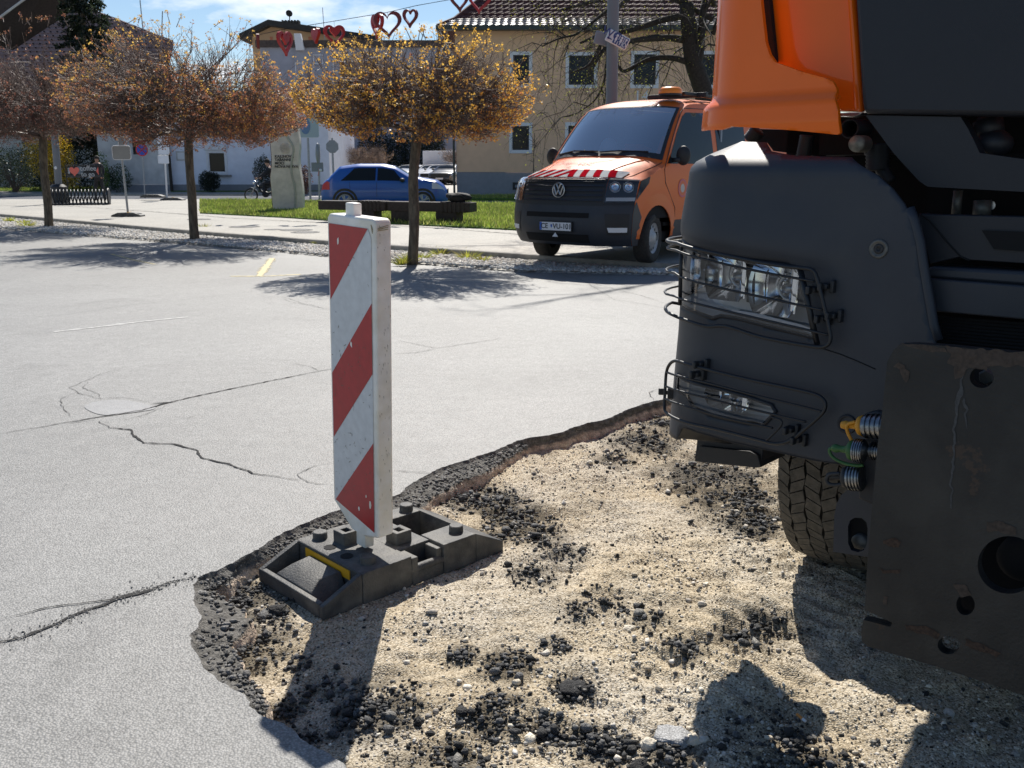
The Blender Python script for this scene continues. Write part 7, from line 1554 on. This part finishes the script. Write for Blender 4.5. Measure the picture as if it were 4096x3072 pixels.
mb = MB(); mb.ell((1.0, 0, .76), (.36, .13, .07)); mb.build('saddle', m_black, bike, smooth='all')
mb = MB(); mb.ell((.17, 0, .83), (.07, .085, .085)); mb.build('headlamp', m_chrome, bike, smooth='all')
mb = MB(); mb.tube([(.36, .34, .98), (.28, .2, 1.0), (.26, 0, .93), (.28, -.2, 1.0), (.36, -.34, .98)], .016, 8); mb.build('handlebar', m_black, bike, smooth='all')
mb = MB(); mb.tube([(.30, -.25, 1.0), (.22, -.30, 1.22)], .008, 5); mb.ell((.21, -.31, 1.26), (.03, .06, .05)); mb.build('mirror', m_black, bike)
def skin_person(name, label, loc, rz, J, E_, Rr, mats, extra=None):
    t = thing(name, label, 'person', loc, rz); me = bpy.data.meshes.new('body'); me.from_pydata([Vector(j) for j in J], E_, []); o = bpy.data.objects.new('body', me); COL.objects.link(o); o.parent = t
    sk = o.modifiers.new('skin', 'SKIN'); me.skin_vertices[0].data[0].use_root = True
    for i, r_ in enumerate(Rr): me.skin_vertices[0].data[i].radius = (r_, r_) if not hasattr(r_, '__len__') else r_
    sb = o.modifiers.new('sub', 'SUBSURF'); sb.levels = 1; sb.render_levels = 1
    dg = bpy.context.evaluated_depsgraph_get(); m2 = bpy.data.meshes.new_from_object(o.evaluated_get(dg)); bpy.data.objects.remove(o); m2.name = 'body'
    o = bpy.data.objects.new('body', m2); COL.objects.link(o); o.parent = t; m2.materials.clear(); m2.materials.append(mats[0]); m2.materials.append(mats[1])
    for p in m2.polygons:
        c = p.center; p.material_index = 1 if mats[2](c) else 0; p.use_smooth = True
    return t
m_skin = M('skin', (.45, .25, .17), .6); m_cloth = M('dark_clothes', (.022, .022, .028), .9, var=.3, vs=10, bump=.5, bs=40)
def hands(t, pts):
    for (p, d) in pts:
        mb = MB(); mb.ell(p, (.045, .035, .045), 10, 6)
        for k in range(5): a = (k - 2) * .018; mb.tube([(p[0], p[1] + a, p[2]), (p[0] + d * .05, p[1] + a * 1.2, p[2] + .01), (p[0] + d * .065, p[1] + a * 1.2, p[2] - .03)], [.010, .009, .008], 6)
        mb.build('hand', m_skin, t, smooth='all')
rider = skin_person('person', 'person in dark clothes riding the moped, mostly hidden by the stone monument', (mx0, Ym, .004), 0,
    [(.98, 0, .86), (.95, 0, 1.05), (.88, 0, 1.28), (.84, 0, 1.42), (.80, 0, 1.50), (.76, 0, 1.60), (.74, 0, 1.70), (.84, .19, 1.38), (.62, .26, 1.16), (.38, .32, 1.02), (.84, -.19, 1.38), (.62, -.26, 1.16), (.38, -.32, 1.02), (.95, .11, .84), (.58, .16, .80), (.62, .17, .42), (.52, .17, .30), (.95, -.11, .84), (.58, -.16, .80), (.62, -.17, .42), (.52, -.17, .30)],
    [(0, 1), (1, 2), (2, 3), (3, 4), (4, 5), (5, 6), (3, 7), (7, 8), (8, 9), (3, 10), (10, 11), (11, 12), (0, 13), (13, 14), (14, 15), (15, 16), (0, 17), (17, 18), (18, 19), (19, 20)],
    [.15, .14, .16, .12, .055, .10, .10, .075, .055, .038, .075, .055, .038, .10, .075, .055, .045, .10, .075, .055, .045], (m_cloth, m_skin, lambda c: c.z > 1.47))
mb = MB(); mb.ell((.76, 0, 1.70), (.115, .105, .11), 14, 10); mb.build('hair', M('dark_hair', (.02, .015, .012), .8), rider, smooth='all')
mb = MB(); mb.ell((.665, 0, 1.62), (.018, .014, .022)); mb.build('nose', m_skin, rider, smooth='all'); hands(rider, (((.36, .33, 1.0), -1), ((.36, -.33, 1.0), -1)))
# standing person behind the banner
Yq = 38.3; q = at(400, 770, Yq); 
pers = skin_person('person', 'person in black standing behind the coffee banner at the bicycle rack', (float(q[0]), Yq, PZ), 0,
    [(0, 0, .95), (0, 0, 1.12), (0, 0, 1.32), (0, 0, 1.46), (0, -.01, 1.53), (0, -.02, 1.62), (0, -.01, 1.72), (.18, 0, 1.42), (.24, -.02, 1.15), (.20, -.16, .98), (-.18, 0, 1.42), (-.24, -.02, 1.15), (-.20, -.16, .98), (.10, 0, .92), (.14, -.02, .50), (.19, .02, .09), (.19, -.12, .05), (-.10, 0, .92), (-.16, -.02, .50), (-.20, .02, .09), (-.20, -.12, .05)],
    [(0, 1), (1, 2), (2, 3), (3, 4), (4, 5), (5, 6), (3, 7), (7, 8), (8, 9), (3, 10), (10, 11), (11, 12), (0, 13), (13, 14), (14, 15), (15, 16), (0, 17), (17, 18), (18, 19), (19, 20)],
    [.14, .13, .155, .11, .05, .085, .085, .07, .05, .035, .07, .05, .035, .095, .07, .05, .042, .095, .07, .05, .042], (m_cloth, m_skin, lambda c: c.z > 1.50))
mb = MB(); mb.ell((0, .02, 1.71), (.10, .11, .10), 14, 10); mb.build('hair', bpy.data.materials['dark_hair'], pers, smooth='all')
mb = MB(); mb.ell((0, -.115, 1.63), (.014, .018, .022)); mb.build('nose', m_skin, pers, smooth='all'); hands(pers, (((.20, -.18, .95), 1), ((-.20, -.18, .95), -1)))

# ---------------------------------------------------------------- street furniture
def gz(x, y, z=PZ): p = gp(x, y, z); return (float(p[0]), float(p[1]), z)
# stone monument
sp = gz(1150, 845); Ys = sp[1]; k_ = Ys / math.sqrt(1) ; mon = thing('stone_monument', 'tall pale stone slab with a wavy outline and a carved groove and rosette', 'monument', sp)
def mx_(px, py): q = at(px, py, Ys); return (float(q[0]) - sp[0], float(q[2]) - PZ)
Z3 = lambda x, y: (800 + x * .3165, 400 + y * .3165)
outl = [(925, 1415), (915, 1300), (900, 1100), (885, 980), (905, 860), (905, 700), (885, 520), (880, 420), (905, 250), (960, 120), (1100, 60), (1190, 140), (1225, 260), (1240, 420), (1260, 560), (1248, 700), (1252, 840), (1275, 980), (1298, 1150), (1300, 1300), (1300, 1400)]
ol2 = smoothp([mx_(*Z3(*p)) for p in outl], 2)
m_mon = M('pale_sandstone', (.70, .62, .55), .9, var=.10, vs=2.5, bump=.6, bs=14, col2=(.60, .53, .47))
mb = MB(); mb.prism(ol2, lambda a, b, h: (a, h, b), .30); mb.build('slab', m_mon, mon, bevel=.025)
mb = MB(); gv = smoothp([mx_(*Z3(*p)) for p in [(1080, 400), (1120, 500), (1170, 560), (1185, 640), (1160, 740), (1150, 860), (1165, 980), (1200, 1080), (1205, 1250), (1200, 1390)]], 2, False)
mb.tube([(a, -.005, b) for a, b in gv], [.035] * len(gv), 8); mb.build('carved_ridge', M('ridge_stone', (.42, .40, .35), .9, var=.1, vs=5), mon, smooth='all')
c_ = mx_(*Z3(1070, 610)); mb = MB()
for k in range(4): mb.lathe([(.17 - k * .04, .0), (.15 - k * .04, .03 + .008 * k), (.135 - k * .04, .0)], (c_[0], 0, c_[1]), (0, -1, 0), 26)
mb.build('carved_rosette', m_mon, mon, smooth='all')
for i, (s_, y) in enumerate((('KAJUHOVA', 715), ('TABANNE', 757), ('MOCI', 800), ('NOVA NERVA', 843))):
    c_ = mx_(*Z3(945, y)); text(s_, .115, frame((c_[0], -.012, c_[1]), (1, 0, 0), (0, 0, 1)), 'inscription', m_black, mon, .004, align='LEFT', bold=.002)
mb = MB(); l_ = [(a - .035, b) for a, b in ol2 if a < -.35 * .9 and b < 2.9]
sd_ = sorted([p for p in ol2 if p[0] < (min(q[0] for q in ol2) + .18)], key=lambda p: p[1])
mb.tube([(p[0] - .03, .2, p[1]) for p in sd_], .035, 6); mb.build('rusty_edge_strip', M('corten', (.09, .035, .022), .9, var=.3, vs=10), mon, smooth='all')
# benches of dark timber
def bench(p0, p1, label, legs):
    a = Vector(p0); b = Vector(p1); d = (b - a); Ln = d.length; t = thing('timber_bench', label, 'bench', tuple(a), atan2(d.y, d.x), 'heavy timber benches on the pavement')
    mb = MB(); mb.bb(0, Ln, -.22, .22, .30, .52); mb.build('seat_beam', m_dark, t, bevel=.015)
    mb = MB()
    for i in range(6): x = Ln - .75 + i * .11; mb.bb(x, x + .07, -.235, .235, .285, .535)
    mb.build('end_slats', m_dark, t, bevel=.01)
    for x in legs: mb = MB(); mb.bb(x - .27, x + .27, -.2, .2, 0, .30); mb.build('leg', m_dark, t, bevel=.01)
bL = gz(1300, 872); 
def gzx(px, Y): q = at(px, 800, Y); return (float(q[0]), Y, PZ)
bench(gzx(1290, 23.6), gzx(1556, 22.9), 'dark timber bench on the left, its end behind the striped beacon', (1.3,))
bench(gzx(1566, 22.9), gzx(1893, 22.1), 'dark timber bench with a black bag on its right end', (.35, 1.55))
bp = gzx(1832, 22.25); t = thing('bag', 'black soft bag lying on the right end of the timber bench', 'bag', (bp[0], bp[1], PZ + .52)); mb = MB(); mb.ell((0, 0, .11), (.29, .19, .125), 22, 12, nz=.35, seed=8); mb.v = [(x, y, max(z, .0)) for x, y, z in mb.v]; mb.build('bag_body', M('black_cloth', (.012, .012, .013), .8, bump=.6, bs=30), t, smooth='all')
mb = MB(); mb.tube([(-.2, -.18, .08), (-.1, -.22, .16), (.1, -.22, .16), (.2, -.18, .08)], .012, 6); mb.build('strap', m_black, t)
# rack of black hoops with the coffee banner
r0 = gz(205, 820); r1 = gz(440, 818); rk = thing('bicycle_rack', 'row of black steel hoops forming a bicycle rack with round end plates', 'bicycle rack', r0, atan2(r1[1] - r0[1], r1[0] - r0[0])); Lr = math.dist(r0, r1)
nh = 15
for i in range(nh):
    x = .15 + (Lr - .3) * i / (nh - 1); mb = MB(); mb.tube([(x + .10 * (k / 24 - .5) * 2, .27 * cos(2 * pi * k / 24), .28 + .26 * sin(2 * pi * k / 24)) for k in range(25)], .024, 7); mb.build('hoop', m_wire, rk, smooth='all')
for x in (0.02, Lr - .02): mb = MB(); mb.lathe([(0, -.03), (.29, -.03), (.30, 0), (.29, .03), (0, .03)], (x, 0, .30), (1, 0, 0), 28); mb.build('end_plate', m_grey2, rk, smooth=30)
mb = MB(); mb.tube([(0, -.22, .03), (Lr, -.22, .03)], .03, 8); mb.tube([(0, .22, .03), (Lr, .22, .03)], .03, 8); mb.build('rail', m_wire, rk)
Z2 = lambda x, y: (x * .4069, 500 + y * .4069)
Yb_ = 37.5
def bz(x, y, Y=Yb_): q = at(*Z2(x, y), Y); return (float(q[0]), float(q[2]))
A = bz(655, 405); B = bz(990, 500); bn = thing('banner', 'black coffee to go banner with a pink heart hung on a black frame', 'banner', (A[0], Yb_, PZ)); bw_, bz0, bz1 = B[0] - A[0], B[1] - PZ, A[1] - PZ
mb = MB(); mb.bb(0, bw_, -.01, .01, bz0, bz1); mb.build('cloth', M('banner_black', (.012, .012, .015), .6), bn)
mb = MB(); mb.tube([(-.06, .03, 0), (-.06, .03, bz1 + .04), (bw_ + .06, .03, bz1 + .04), (bw_ + .06, .03, 0)], .022, 8); mb.tube([(-.1, .03, bz0 - .03), (bw_ + .1, .03, bz0 - .03)], .025, 8); mb.build('frame', m_wire, bn)
def heart2(cx, cz, s_, y, th, n=28):
    P_ = []
    for i in range(n): a = 2 * pi * i / n; P_.append((cx + s_ * .060 * 16 * sin(a) ** 3, cz + s_ * .060 * (13 * cos(a) - 5 * cos(2 * a) - 2 * cos(3 * a) - cos(4 * a))))
    return P_
mb = MB(); mb.prism(heart2(.0, 0, 1, 0, 0), lambda a, b, h: (a, h, b), 1); m_pink = M('pink_print', (.75, .16, .12), .6)
hx = bw_ * .22; hz_ = (bz0 + bz1) / 2; mb = MB(); mb.prism(heart2(hx, hz_, .21, 0, 0), lambda a, b, h: (a, -.011 - h, b), .004); mb.build('heart_print', m_pink, bn)
mb = MB(); mb.lathe([(0, .0), (.16, 0), (.16, .004)], (bw_ * .38, -.013, hz_ + .03), (0, -1, 0), 20); mb.build('cup_print', M('grey_print', (.13, .16, .19), .6), bn)
mb = MB(); mb.prism([(bw_ * .95, hz_ + .16), (bw_ * .95, hz_ - .16), (bw_ * .88, hz_)], lambda a, b, h: (a, -.012 - h, b), .003); mb.build('triangle_print', m_pink, bn)
for i in (0, 1): mb = MB(); mb.bb(bw_ * (.035 + i * .03), bw_ * (.048 + i * .03), -.015, -.0105, bz0 + .08, bz1 - .06); mb.build('bar_print', m_trimw, bn)
mg = M('letter_grey', (.42, .43, .45), .6); text('coffee', .27, frame((bw_ * .64, -.014, hz_ + .10), (1, 0, 0), (0, 0, 1)), 'banner_text', mg, bn, .003, bold=.004); text('to go', .25, frame((bw_ * .62, -.014, hz_ - .13), (1, 0, 0), (0, 0, 1)), 'banner_text', mg, bn, .003, bold=.004)
# leaning lamp post behind the left maple
def pole(name, label, cat, pb, pt, Y, r_, mat, zb_=PZ, group=None):
    a = at(*pb, Y); b = at(*pt, Y); t = thing(name, label, cat, (float(a[0]), Y, zb_), 0, group); mb = MB(); top_ = (float(b[0] - a[0]), 0, float(b[2]) - zb_); mb.tube([(0, 0, -.05), top_], r_, 14); mb.build('pole', mat, t, smooth=40); return t, top_
m_lamp = M('lamp_post_paint', (.15, .16, .18), .5); m_galv = M('galvanised_steel', (.32, .33, .35), .45, metal=.7, var=.1, vs=8)
lp, tp = pole('lamp_post', 'thick grey lamp post just right of the left maple trunk', 'lamp post', (236, 770), (207, 400), 36.0, (.13), m_lamp)
mb = MB(); mb.lathe([(.30, 0), (.30, .62), (.22, .70), (.14, .72)], (.0, 0, 0), (0, 0, 1), 20); mb.build('base_sleeve', m_black, lp, smooth=30)
mb = MB(); mb.ell((tp[0] * .35, -.13, tp[2] * .35), (.05, .02, .06)); mb.build('cover', m_trimw, lp)
# signs
def foot(t, x=.0, y=.0, rz=.2, ln=.8):
    mb = MB(); mb.prism([(-ln / 2, 0), (ln / 2, 0), (ln / 2, .04), (ln * .28, .11), (-ln * .28, .11), (-ln / 2, .04)], lambda a, b, h: (a + x, h - .2 + y, b), .4); o = mb.build('rubber_foot', m_rubber, t, bevel=.012); o.rotation_euler = (0, 0, rz)
    mb = MB(); mb.prism([(.06, .114), (.34, .08), (.34, .083), (.06, .117)], lambda a, b, h: (a + x, h - .15 + y, b), .3); q = mb.build('foot_recess', m_black, o)
    mb = MB(); mb.bb(.02 + x, .05 + x, -.15 + y, .15 + y, .111, .125); q = mb.build('foot_reflector', m_tape, o)
m_back = M('sign_back', (.27, .28, .29), .5, metal=.3, var=.05, vs=4)
Ysg = gz(505, 866)[1]; s1, tp1 = pole('road_sign', 'rounded blank sign back on a leaning pole with a rubber foot plate', 'road sign', (513, 862), (480, 560), Ysg, .03, m_galv, PZ)
foot(s1, 0, 0, .05); A = at(*Z2(1105, 205), Ysg); B = at(*Z2(1297, 340), Ysg)
def plate(t, A, B, Y, name, mat, rad=.06, th=.006, y=-.045):
    x0, x1, z0, z1 = float(A[0]) - t.location.x, float(B[0]) - t.location.x, float(B[2]) - t.location.z, float(A[2]) - t.location.z
    P_ = []
    for (cx, cz, a0) in ((x1 - rad, z1 - rad, 0), (x0 + rad, z1 - rad, 90), (x0 + rad, z0 + rad, 180), (x1 - rad, z0 + rad, 270)):
        for k in range(5): a = R(a0 + k * 22.5); P_.append((cx + rad * cos(a), cz + rad * sin(a)))
    mb = MB(); mb.prism(P_, lambda a, b, h: (a, y - h, b), th); o = mb.build(name, mat, t)
    e = MB(); Q = [(a, y - th, b) for a, b in P_]; e.tube(Q + [Q[0], Q[1]], .010, 5, cap=False); e.build('rim', m_trimw, o); return o
plate(s1, A, B, Ysg, 'sign_back', m_back)
A = at(*Z2(1160, 60), Ysg); B = at(*Z2(1235, 200), Ysg); plate(s1, A, B, Ysg, 'small_sign_back', m_back, .03)
# narrowing-road triangle over a no-stopping disc
Yt_ = 46.0; a = at(*Z2(1420, 650), Yt_); s2, tp2 = pole('road_sign', 'red and white warning triangle above a blue no-stopping disc on one pole', 'road sign', Z2(1420, 650), Z2(1385, 40), Yt_, .03, m_galv, 0.02)
def rel(t, x, y, Y): q = at(*Z2(x, y), Y); return (float(q[0]) - t.location.x, float(q[2]) - t.location.z)
T_ = [rel(s2, 1385, 42, Yt_), rel(s2, 1300, 168, Yt_), rel(s2, 1470, 168, Yt_)]; m_red = M('sign_red', (.55, .02, .02), .5); m_blue = M('sign_blue', (.02, .08, .45), .5)
mb = MB(); mb.prism(T_, lambda a, b, h: (a, -.04 - h, b), .006); tr_ = mb.build('triangle', m_red, s2)
cx_ = sum(p[0] for p in T_) / 3; cz__ = sum(p[1] for p in T_) / 3; mb = MB(); mb.prism([((a - cx_) * .66 + cx_, (b - cz__) * .66 + cz__) for a, b in T_], lambda a, b, h: (a, -.047 - h, b), .002); mb.build('white_field', m_trimw, tr_)
for sg in (-1, 1): mb = MB(); mb.tube([(cx_ + sg * .10, -.052, cz__ - .20), (cx_ + sg * .10, -.052, cz__ - .06), (cx_ + sg * .05, -.052, cz__ + .04), (cx_ + sg * .05, -.052, cz__ + .14)], .018, 5); mb.build('symbol', m_black, tr_)
c_ = rel(s2, 1397, 245, Yt_); rr_ = (rel(s2, 1457, 245, Yt_)[0] - c_[0]); mb = MB(); mb.lathe([(0, .0), (rr_, 0), (rr_, -.006)], (c_[0], -.042, c_[1]), (0, -1, 0), 36); dsc = mb.build('disc', m_red, s2)
mb = MB(); mb.lathe([(0, .0), (rr_ * .82, 0)], (c_[0], -.046, c_[1]), (0, -1, 0), 36); mb.build('blue_field', m_blue, dsc)
for sg in (1, -1): q = rr_ * .62; mb = MB(); mb.tube([(c_[0] - q, -.050, c_[1] - q * sg), (c_[0] + q, -.050, c_[1] + q * sg)], rr_ * .085, 4); mb.build('cross_bar', m_red, dsc)
# open frame sign with stacked feet
Yf_ = gz(667, 801)[1]; s3, tp3 = pole('road_sign', 'slim white pole with two rectangular sign backs standing in stacked rubber feet', 'road sign', (669, 803), (652, 500), Yf_, .035, m_trimw, PZ)
foot(s3, .25, 0, -.05, .95); mb = MB(); mb.prism([(-1.05, .11), (-.1, .11), (-.1, .17), (-.3, .24), (-.85, .24), (-1.05, .16)], lambda a, b, h: (a, h - .25, b), .42); mb.build('spare_foot', m_rubber, s3, bevel=.012)
A = at(*Z2(1548, 110), Yf_); B = at(*Z2(1672, 290), Yf_); plate(s3, A, B, Yf_, 'sign_back', m_wall_w, .03); A = at(*Z2(1555, 300), Yf_); B = at(*Z2(1665, 378), Yf_); plate(s3, A, B, Yf_, 'sign_back', m_wall_w, .03)
# group right of the stone
Yg = 38.5
def z3at(x, y, Y): return at(*Z3(x, y), Y)
def polz(name, label, xb, yb, xt, yt, Y, r_, zb_=.0): return pole(name, label, 'road sign', Z3(xb, yb), Z3(xt, yt), Y, r_, m_galv, zb_)
s4, _ = polz('road_sign', 'large pale sign back on the pole just right of the stone monument', 1397, 1290, 1350, 150, Yg, .045)
plate(s4, z3at(1235, 215, Yg), z3at(1510, 475, Yg), Yg, 'sign_back', M('pale_blue_sign', (.35, .42, .46), .5), .08); mb = MB(); q = z3at(1335, 330, Yg); mb.ell((float(q[0]) - s4.location.x, -.06, float(q[2])), (.20, .01, .32), 16, 8); mb.build('faded_print', M('faded_blue', (.14, .22, .38), .7), s4)
s5, _ = polz('road_sign', 'narrow sign seen edge-on above a small grey box, between monument and blue car', 1510, 1300, 1500, 560, 37.5, .04)
q = lambda x, y: (lambda w: (float(w[0]) - s5.location.x, float(w[2])))(z3at(x, y, 37.5)); a = q(1490, 680); mb = MB(); mb.ell((a[0], 0, a[1]), (.085, .20, .42), 18, 12); mb.build('edge_on_sign', m_back, s5, smooth='all')
a = q(1410, 790); b = q(1565, 905); mb = MB(); mb.bb(a[0], b[0], -.08, -.045, b[1], a[1]); mb.build('grey_box', m_plinth, s5, bevel=.01)
mb = MB(); c_ = q(1530, 885); mb.ell((c_[0], -.12, c_[1]), (.06, .04, .05)); mb.build('reflector_lamp', m_trimw, s5, smooth='all'); mb = MB(); mb.tube([(0, -.06, q(1510, 960)[1]), (.06, -.07, q(1520, 880)[1]), (.02, -.06, q(1520, 800)[1])], .015, 5); mb.build('warning_tape', M('pink_tape', (.6, .2, .2), .6), s5)
s6, _ = polz('stop_sign', 'grey back of an octagonal sign left of the blue car', 1690, 1050, 1668, 480, 43.0, .045, 0.0); q = z3at(1675, 590, 43.0); r8 = float(z3at(1755, 590, 43.0)[0] - q[0])
mb = MB(); mb.prism([(r8 * 1.05 * cos(R(22.5 + 45 * k)) + float(q[0]) - s6.location.x, float(q[2]) + r8 * 1.05 * sin(R(22.5 + 45 * k))) for k in range(8)], lambda a, b, h: (a, -.06 - h, b), .008); mb.build('octagon', m_back, s6)
# tall pole with toilet direction sign
Yw = 17.5; wp, tpw = pole('sign_pole', 'tall grey pole carrying small blue and white toilet direction signs', 'sign pole', (1950 + 745 * .663, 700), (1950 + 762 * .663, -120), Yw, .105, m_lamp, PZ)
m_signw = M('sign_white', (.62, .63, .66), .5); m_navy = M('sign_navy', (.03, .05, .18), .5)
def q3r(x, y): w = at(1950 + x * .663, y * .663, Yw); return Vector((float(w[0]) - wp.location.x, 0, float(w[2]) - PZ))
a0 = q3r(715, 215); b0_ = q3r(838, 280); hgt = (q3r(715, 185) - q3r(715, 262)).z
xd = (b0_ - a0).normalized(); sw = (b0_ - a0).length; cen_ = (a0 + b0_) / 2
holder = bpy.data.objects.new('direction_sign', None); bpy.data.objects.remove(holder)
mb = MB(); Rm_ = Matrix.Rotation(-atan2(xd.z, xd.x), 3, 'Y'); mb.box(cen_ + Vector((0, -.20, 0)), (sw, .04, hgt), Rm_); ds = mb.build('direction_sign', m_signw, wp, bevel=.02)
def onS(u, w, y=-.225): return cen_ + xd * (u * sw / 2) + Vector((-xd.z, 0, xd.x)) * (w * hgt / 2) + Vector((0, y, 0))
def srect(u0, u1, w0, w1, y, nm, mat): mb = MB(); mb.add([onS(u0, w0, y), onS(u1, w0, y), onS(u1, w1, y), onS(u0, w1, y)], [(0, 1, 2, 3)]); return mb.build(nm, mat, ds)
for (u0, u1) in ((-.34, .08), (.12, .50), (.54, .92)): srect(u0 + .02, u1 - .02, -.82, .82, -.226, 'pictogram_field', m_navy)
mb = MB()
for (u, k) in ((-.13, 0), (.31, 1), (.72, 2)):
    mb = MB(); c_ = onS(u, .52, -.230); mb.lathe([(0, 0), (.022, 0)], c_, (0, -1, 0), 12)
    if k < 2: w = .07 if k == 0 else .10; mb.add([onS(u - w, .28, -.23), onS(u + w, .28, -.23), onS(u + .10, -.25, -.23), onS(u - .10, -.25, -.23)], [(0, 1, 2, 3)]); mb.add([onS(u - .05, -.25, -.23), onS(u + .05, -.25, -.23), onS(u + .04, -.7, -.23), onS(u - .04, -.7, -.23)], [(0, 1, 2, 3)])
    else: mb.tube([onS(u - .04, .3, -.23), onS(u - .02, -.05, -.23), onS(u + .10, -.1, -.23), onS(u + .14, -.55, -.23)], .010, 5); mb.tube([onS(u + .10 * cos(a) - .02, -.35 + .33 * sin(a), -.23) for a in np.linspace(1.9, 5.6, 10)], .008, 5)
    mb.build('pictogram', m_signw, ds)
text('WC', .20, Matrix.Translation(onS(-.66, .30, -.228)) @ frame((0, 0, 0), xd, (-xd.z, 0, xd.x)), 'sign_text', m_navy, ds, .001, bold=.002)
mb = MB(); mb.tube([onS(-.86, -.45, -.23), onS(-.45, -.45, -.23)], .010, 4); mb.tube([onS(-.72, -.28, -.23), onS(-.86, -.45, -.23), onS(-.72, -.62, -.23)], .010, 4); mb.build('arrow', m_navy, ds)
a1_ = q3r(668, 228); mb = MB(); mb.box(a1_ + Vector((.09, .12, .0)), (.30, .05, hgt * 1.05), Matrix.Rotation(.22, 3, 'Y')); mb.build('sign_back', m_plinth, wp, bevel=.02)
# heart garland on a wire
Yh = 26.0
def hq(x, y, Y=Yh): q = at(x * D, y * D, Y); return Vector((float(q[0]), Y, float(q[2])))
m_hred = M('heart_red', (.42, .015, .02), .45); m_hdark = M('heart_dark_red', (.18, .02, .025), .5)
wp_ = [hq(545, 78), hq(620, 62), hq(720, 46), hq(835, 27), hq(900, 12), hq(990, -4), hq(1100, -26)]
mb = MB(); mb.tube(wp_, .008, 5); tag(mb.build('garland_wire', m_black), 'thin black wire carrying the red heart decorations across the street', 'wire')
HL = [(557, 88, 24, 0, .3, 'flat red heart just above the roof of the pink house, leftmost on the wire'), (616, 93, 40, 1, .35, 'tall narrow open red heart with a small filled heart at its top'), (683, 77, 26, 2, .6, 'small filled red heart between two larger open hearts'), (723, 77, 36, 1, .8, 'open red heart with a small filled heart inside, near the twin hearts'),
      (815, 56, 40, 1, .55, 'open heart with a round filled red heart, left one of the linked pair'), (838, 53, 44, 0, .95, 'largest open dark red heart, right one of the linked pair'), (886, 39, 30, 0, .8, 'small empty dark red heart hanging alone against the clouds'), (992, 2, 34, 0, .8, 'open dark red heart cut by the top edge left of the roof'), (1036, 3, 38, 0, .95, 'open red heart cut by the top edge over the tan house roof')]
for i, (x, y, h_, kind, asp, lb) in enumerate(HL):
    c = hq(x, y); s_ = (h_ * D * Yh / F_) * .5 * 1.38; t = thing('heart_decoration', lb, 'heart decoration', tuple(c), 0, 'red hearts on the street garland'); a_ = math.acos(min(1, asp)) * (1 if i % 2 else -1)
    P_ = heart2(0, .1 * s_, 1.0 * s_, 0, 0, 36); I_ = [(a * .74, b * .74 + .03 * s_) for a, b in P_]; mb = MB(); n_ = 36
    if kind != 2:
        V = [(a, -.035, b) for a, b in P_] + [(a, -.035, b) for a, b in I_] + [(a, .035, b) for a, b in P_] + [(a, .035, b) for a, b in I_]
        mb.add(V, [f for k in range(n_) for f in ((k, (k + 1) % n_, n_ + (k + 1) % n_, n_ + k), (2 * n_ + k, 3 * n_ + k, 3 * n_ + (k + 1) % n_, 2 * n_ + (k + 1) % n_), (k, 2 * n_ + k, 2 * n_ + (k + 1) % n_, (k + 1) % n_), (n_ + k, n_ + (k + 1) % n_, 3 * n_ + (k + 1) % n_, 3 * n_ + k))])
        o = mb.build('heart_outline', m_hred if i in (1, 3, 4, 8) else m_hdark, t); o.rotation_euler = (0, .08 * (-1) ** i, a_)
    if kind:
        k_ = .95 if kind == 2 else .46; mb = MB(); mb.prism([(a * k_, b * k_ + (.28 * s_ if kind == 1 else 0)) for a, b in P_], lambda a, b, h: (a - (.15 * s_ if i == 4 else 0), h - .05, b), .08); o = mb.build('filled_heart', m_hred, t, bevel=.02); o.rotation_euler = (0, 0, a_)
    mb = MB(); yw = float(np.interp(c.x, [p.x for p in wp_], [p.z for p in wp_])) - c.z; mb.tube([(0, 0, .6 * s_), (0, 0, max(yw, .62 * s_))], .004, 4); mb.build('hanger', m_black, t)
# thin aerials on the left roofs
for (xb, yb, xt, yt, Y, lb) in ((575, 130, 560, 0, 60, 'tall thin aerial mast rising above the left trees'), (632, 110, 650, 45, 60, 'short leaning aerial rod above the middle tree crown'), (1302, 160, 1290, 30, 84, 'thin aerial mast between the small hearts')):
    a = at(xb, yb, Y); b = at(xt, yt, Y); t = thing('aerial', lb, 'aerial', (float(a[0]), Y, float(a[2]))); mb = MB(); mb.tube([(0, 0, -2), (float(b[0] - a[0]), 0, float(b[2] - a[2]))], .03, 6); mb.build('mast', m_galv, t)
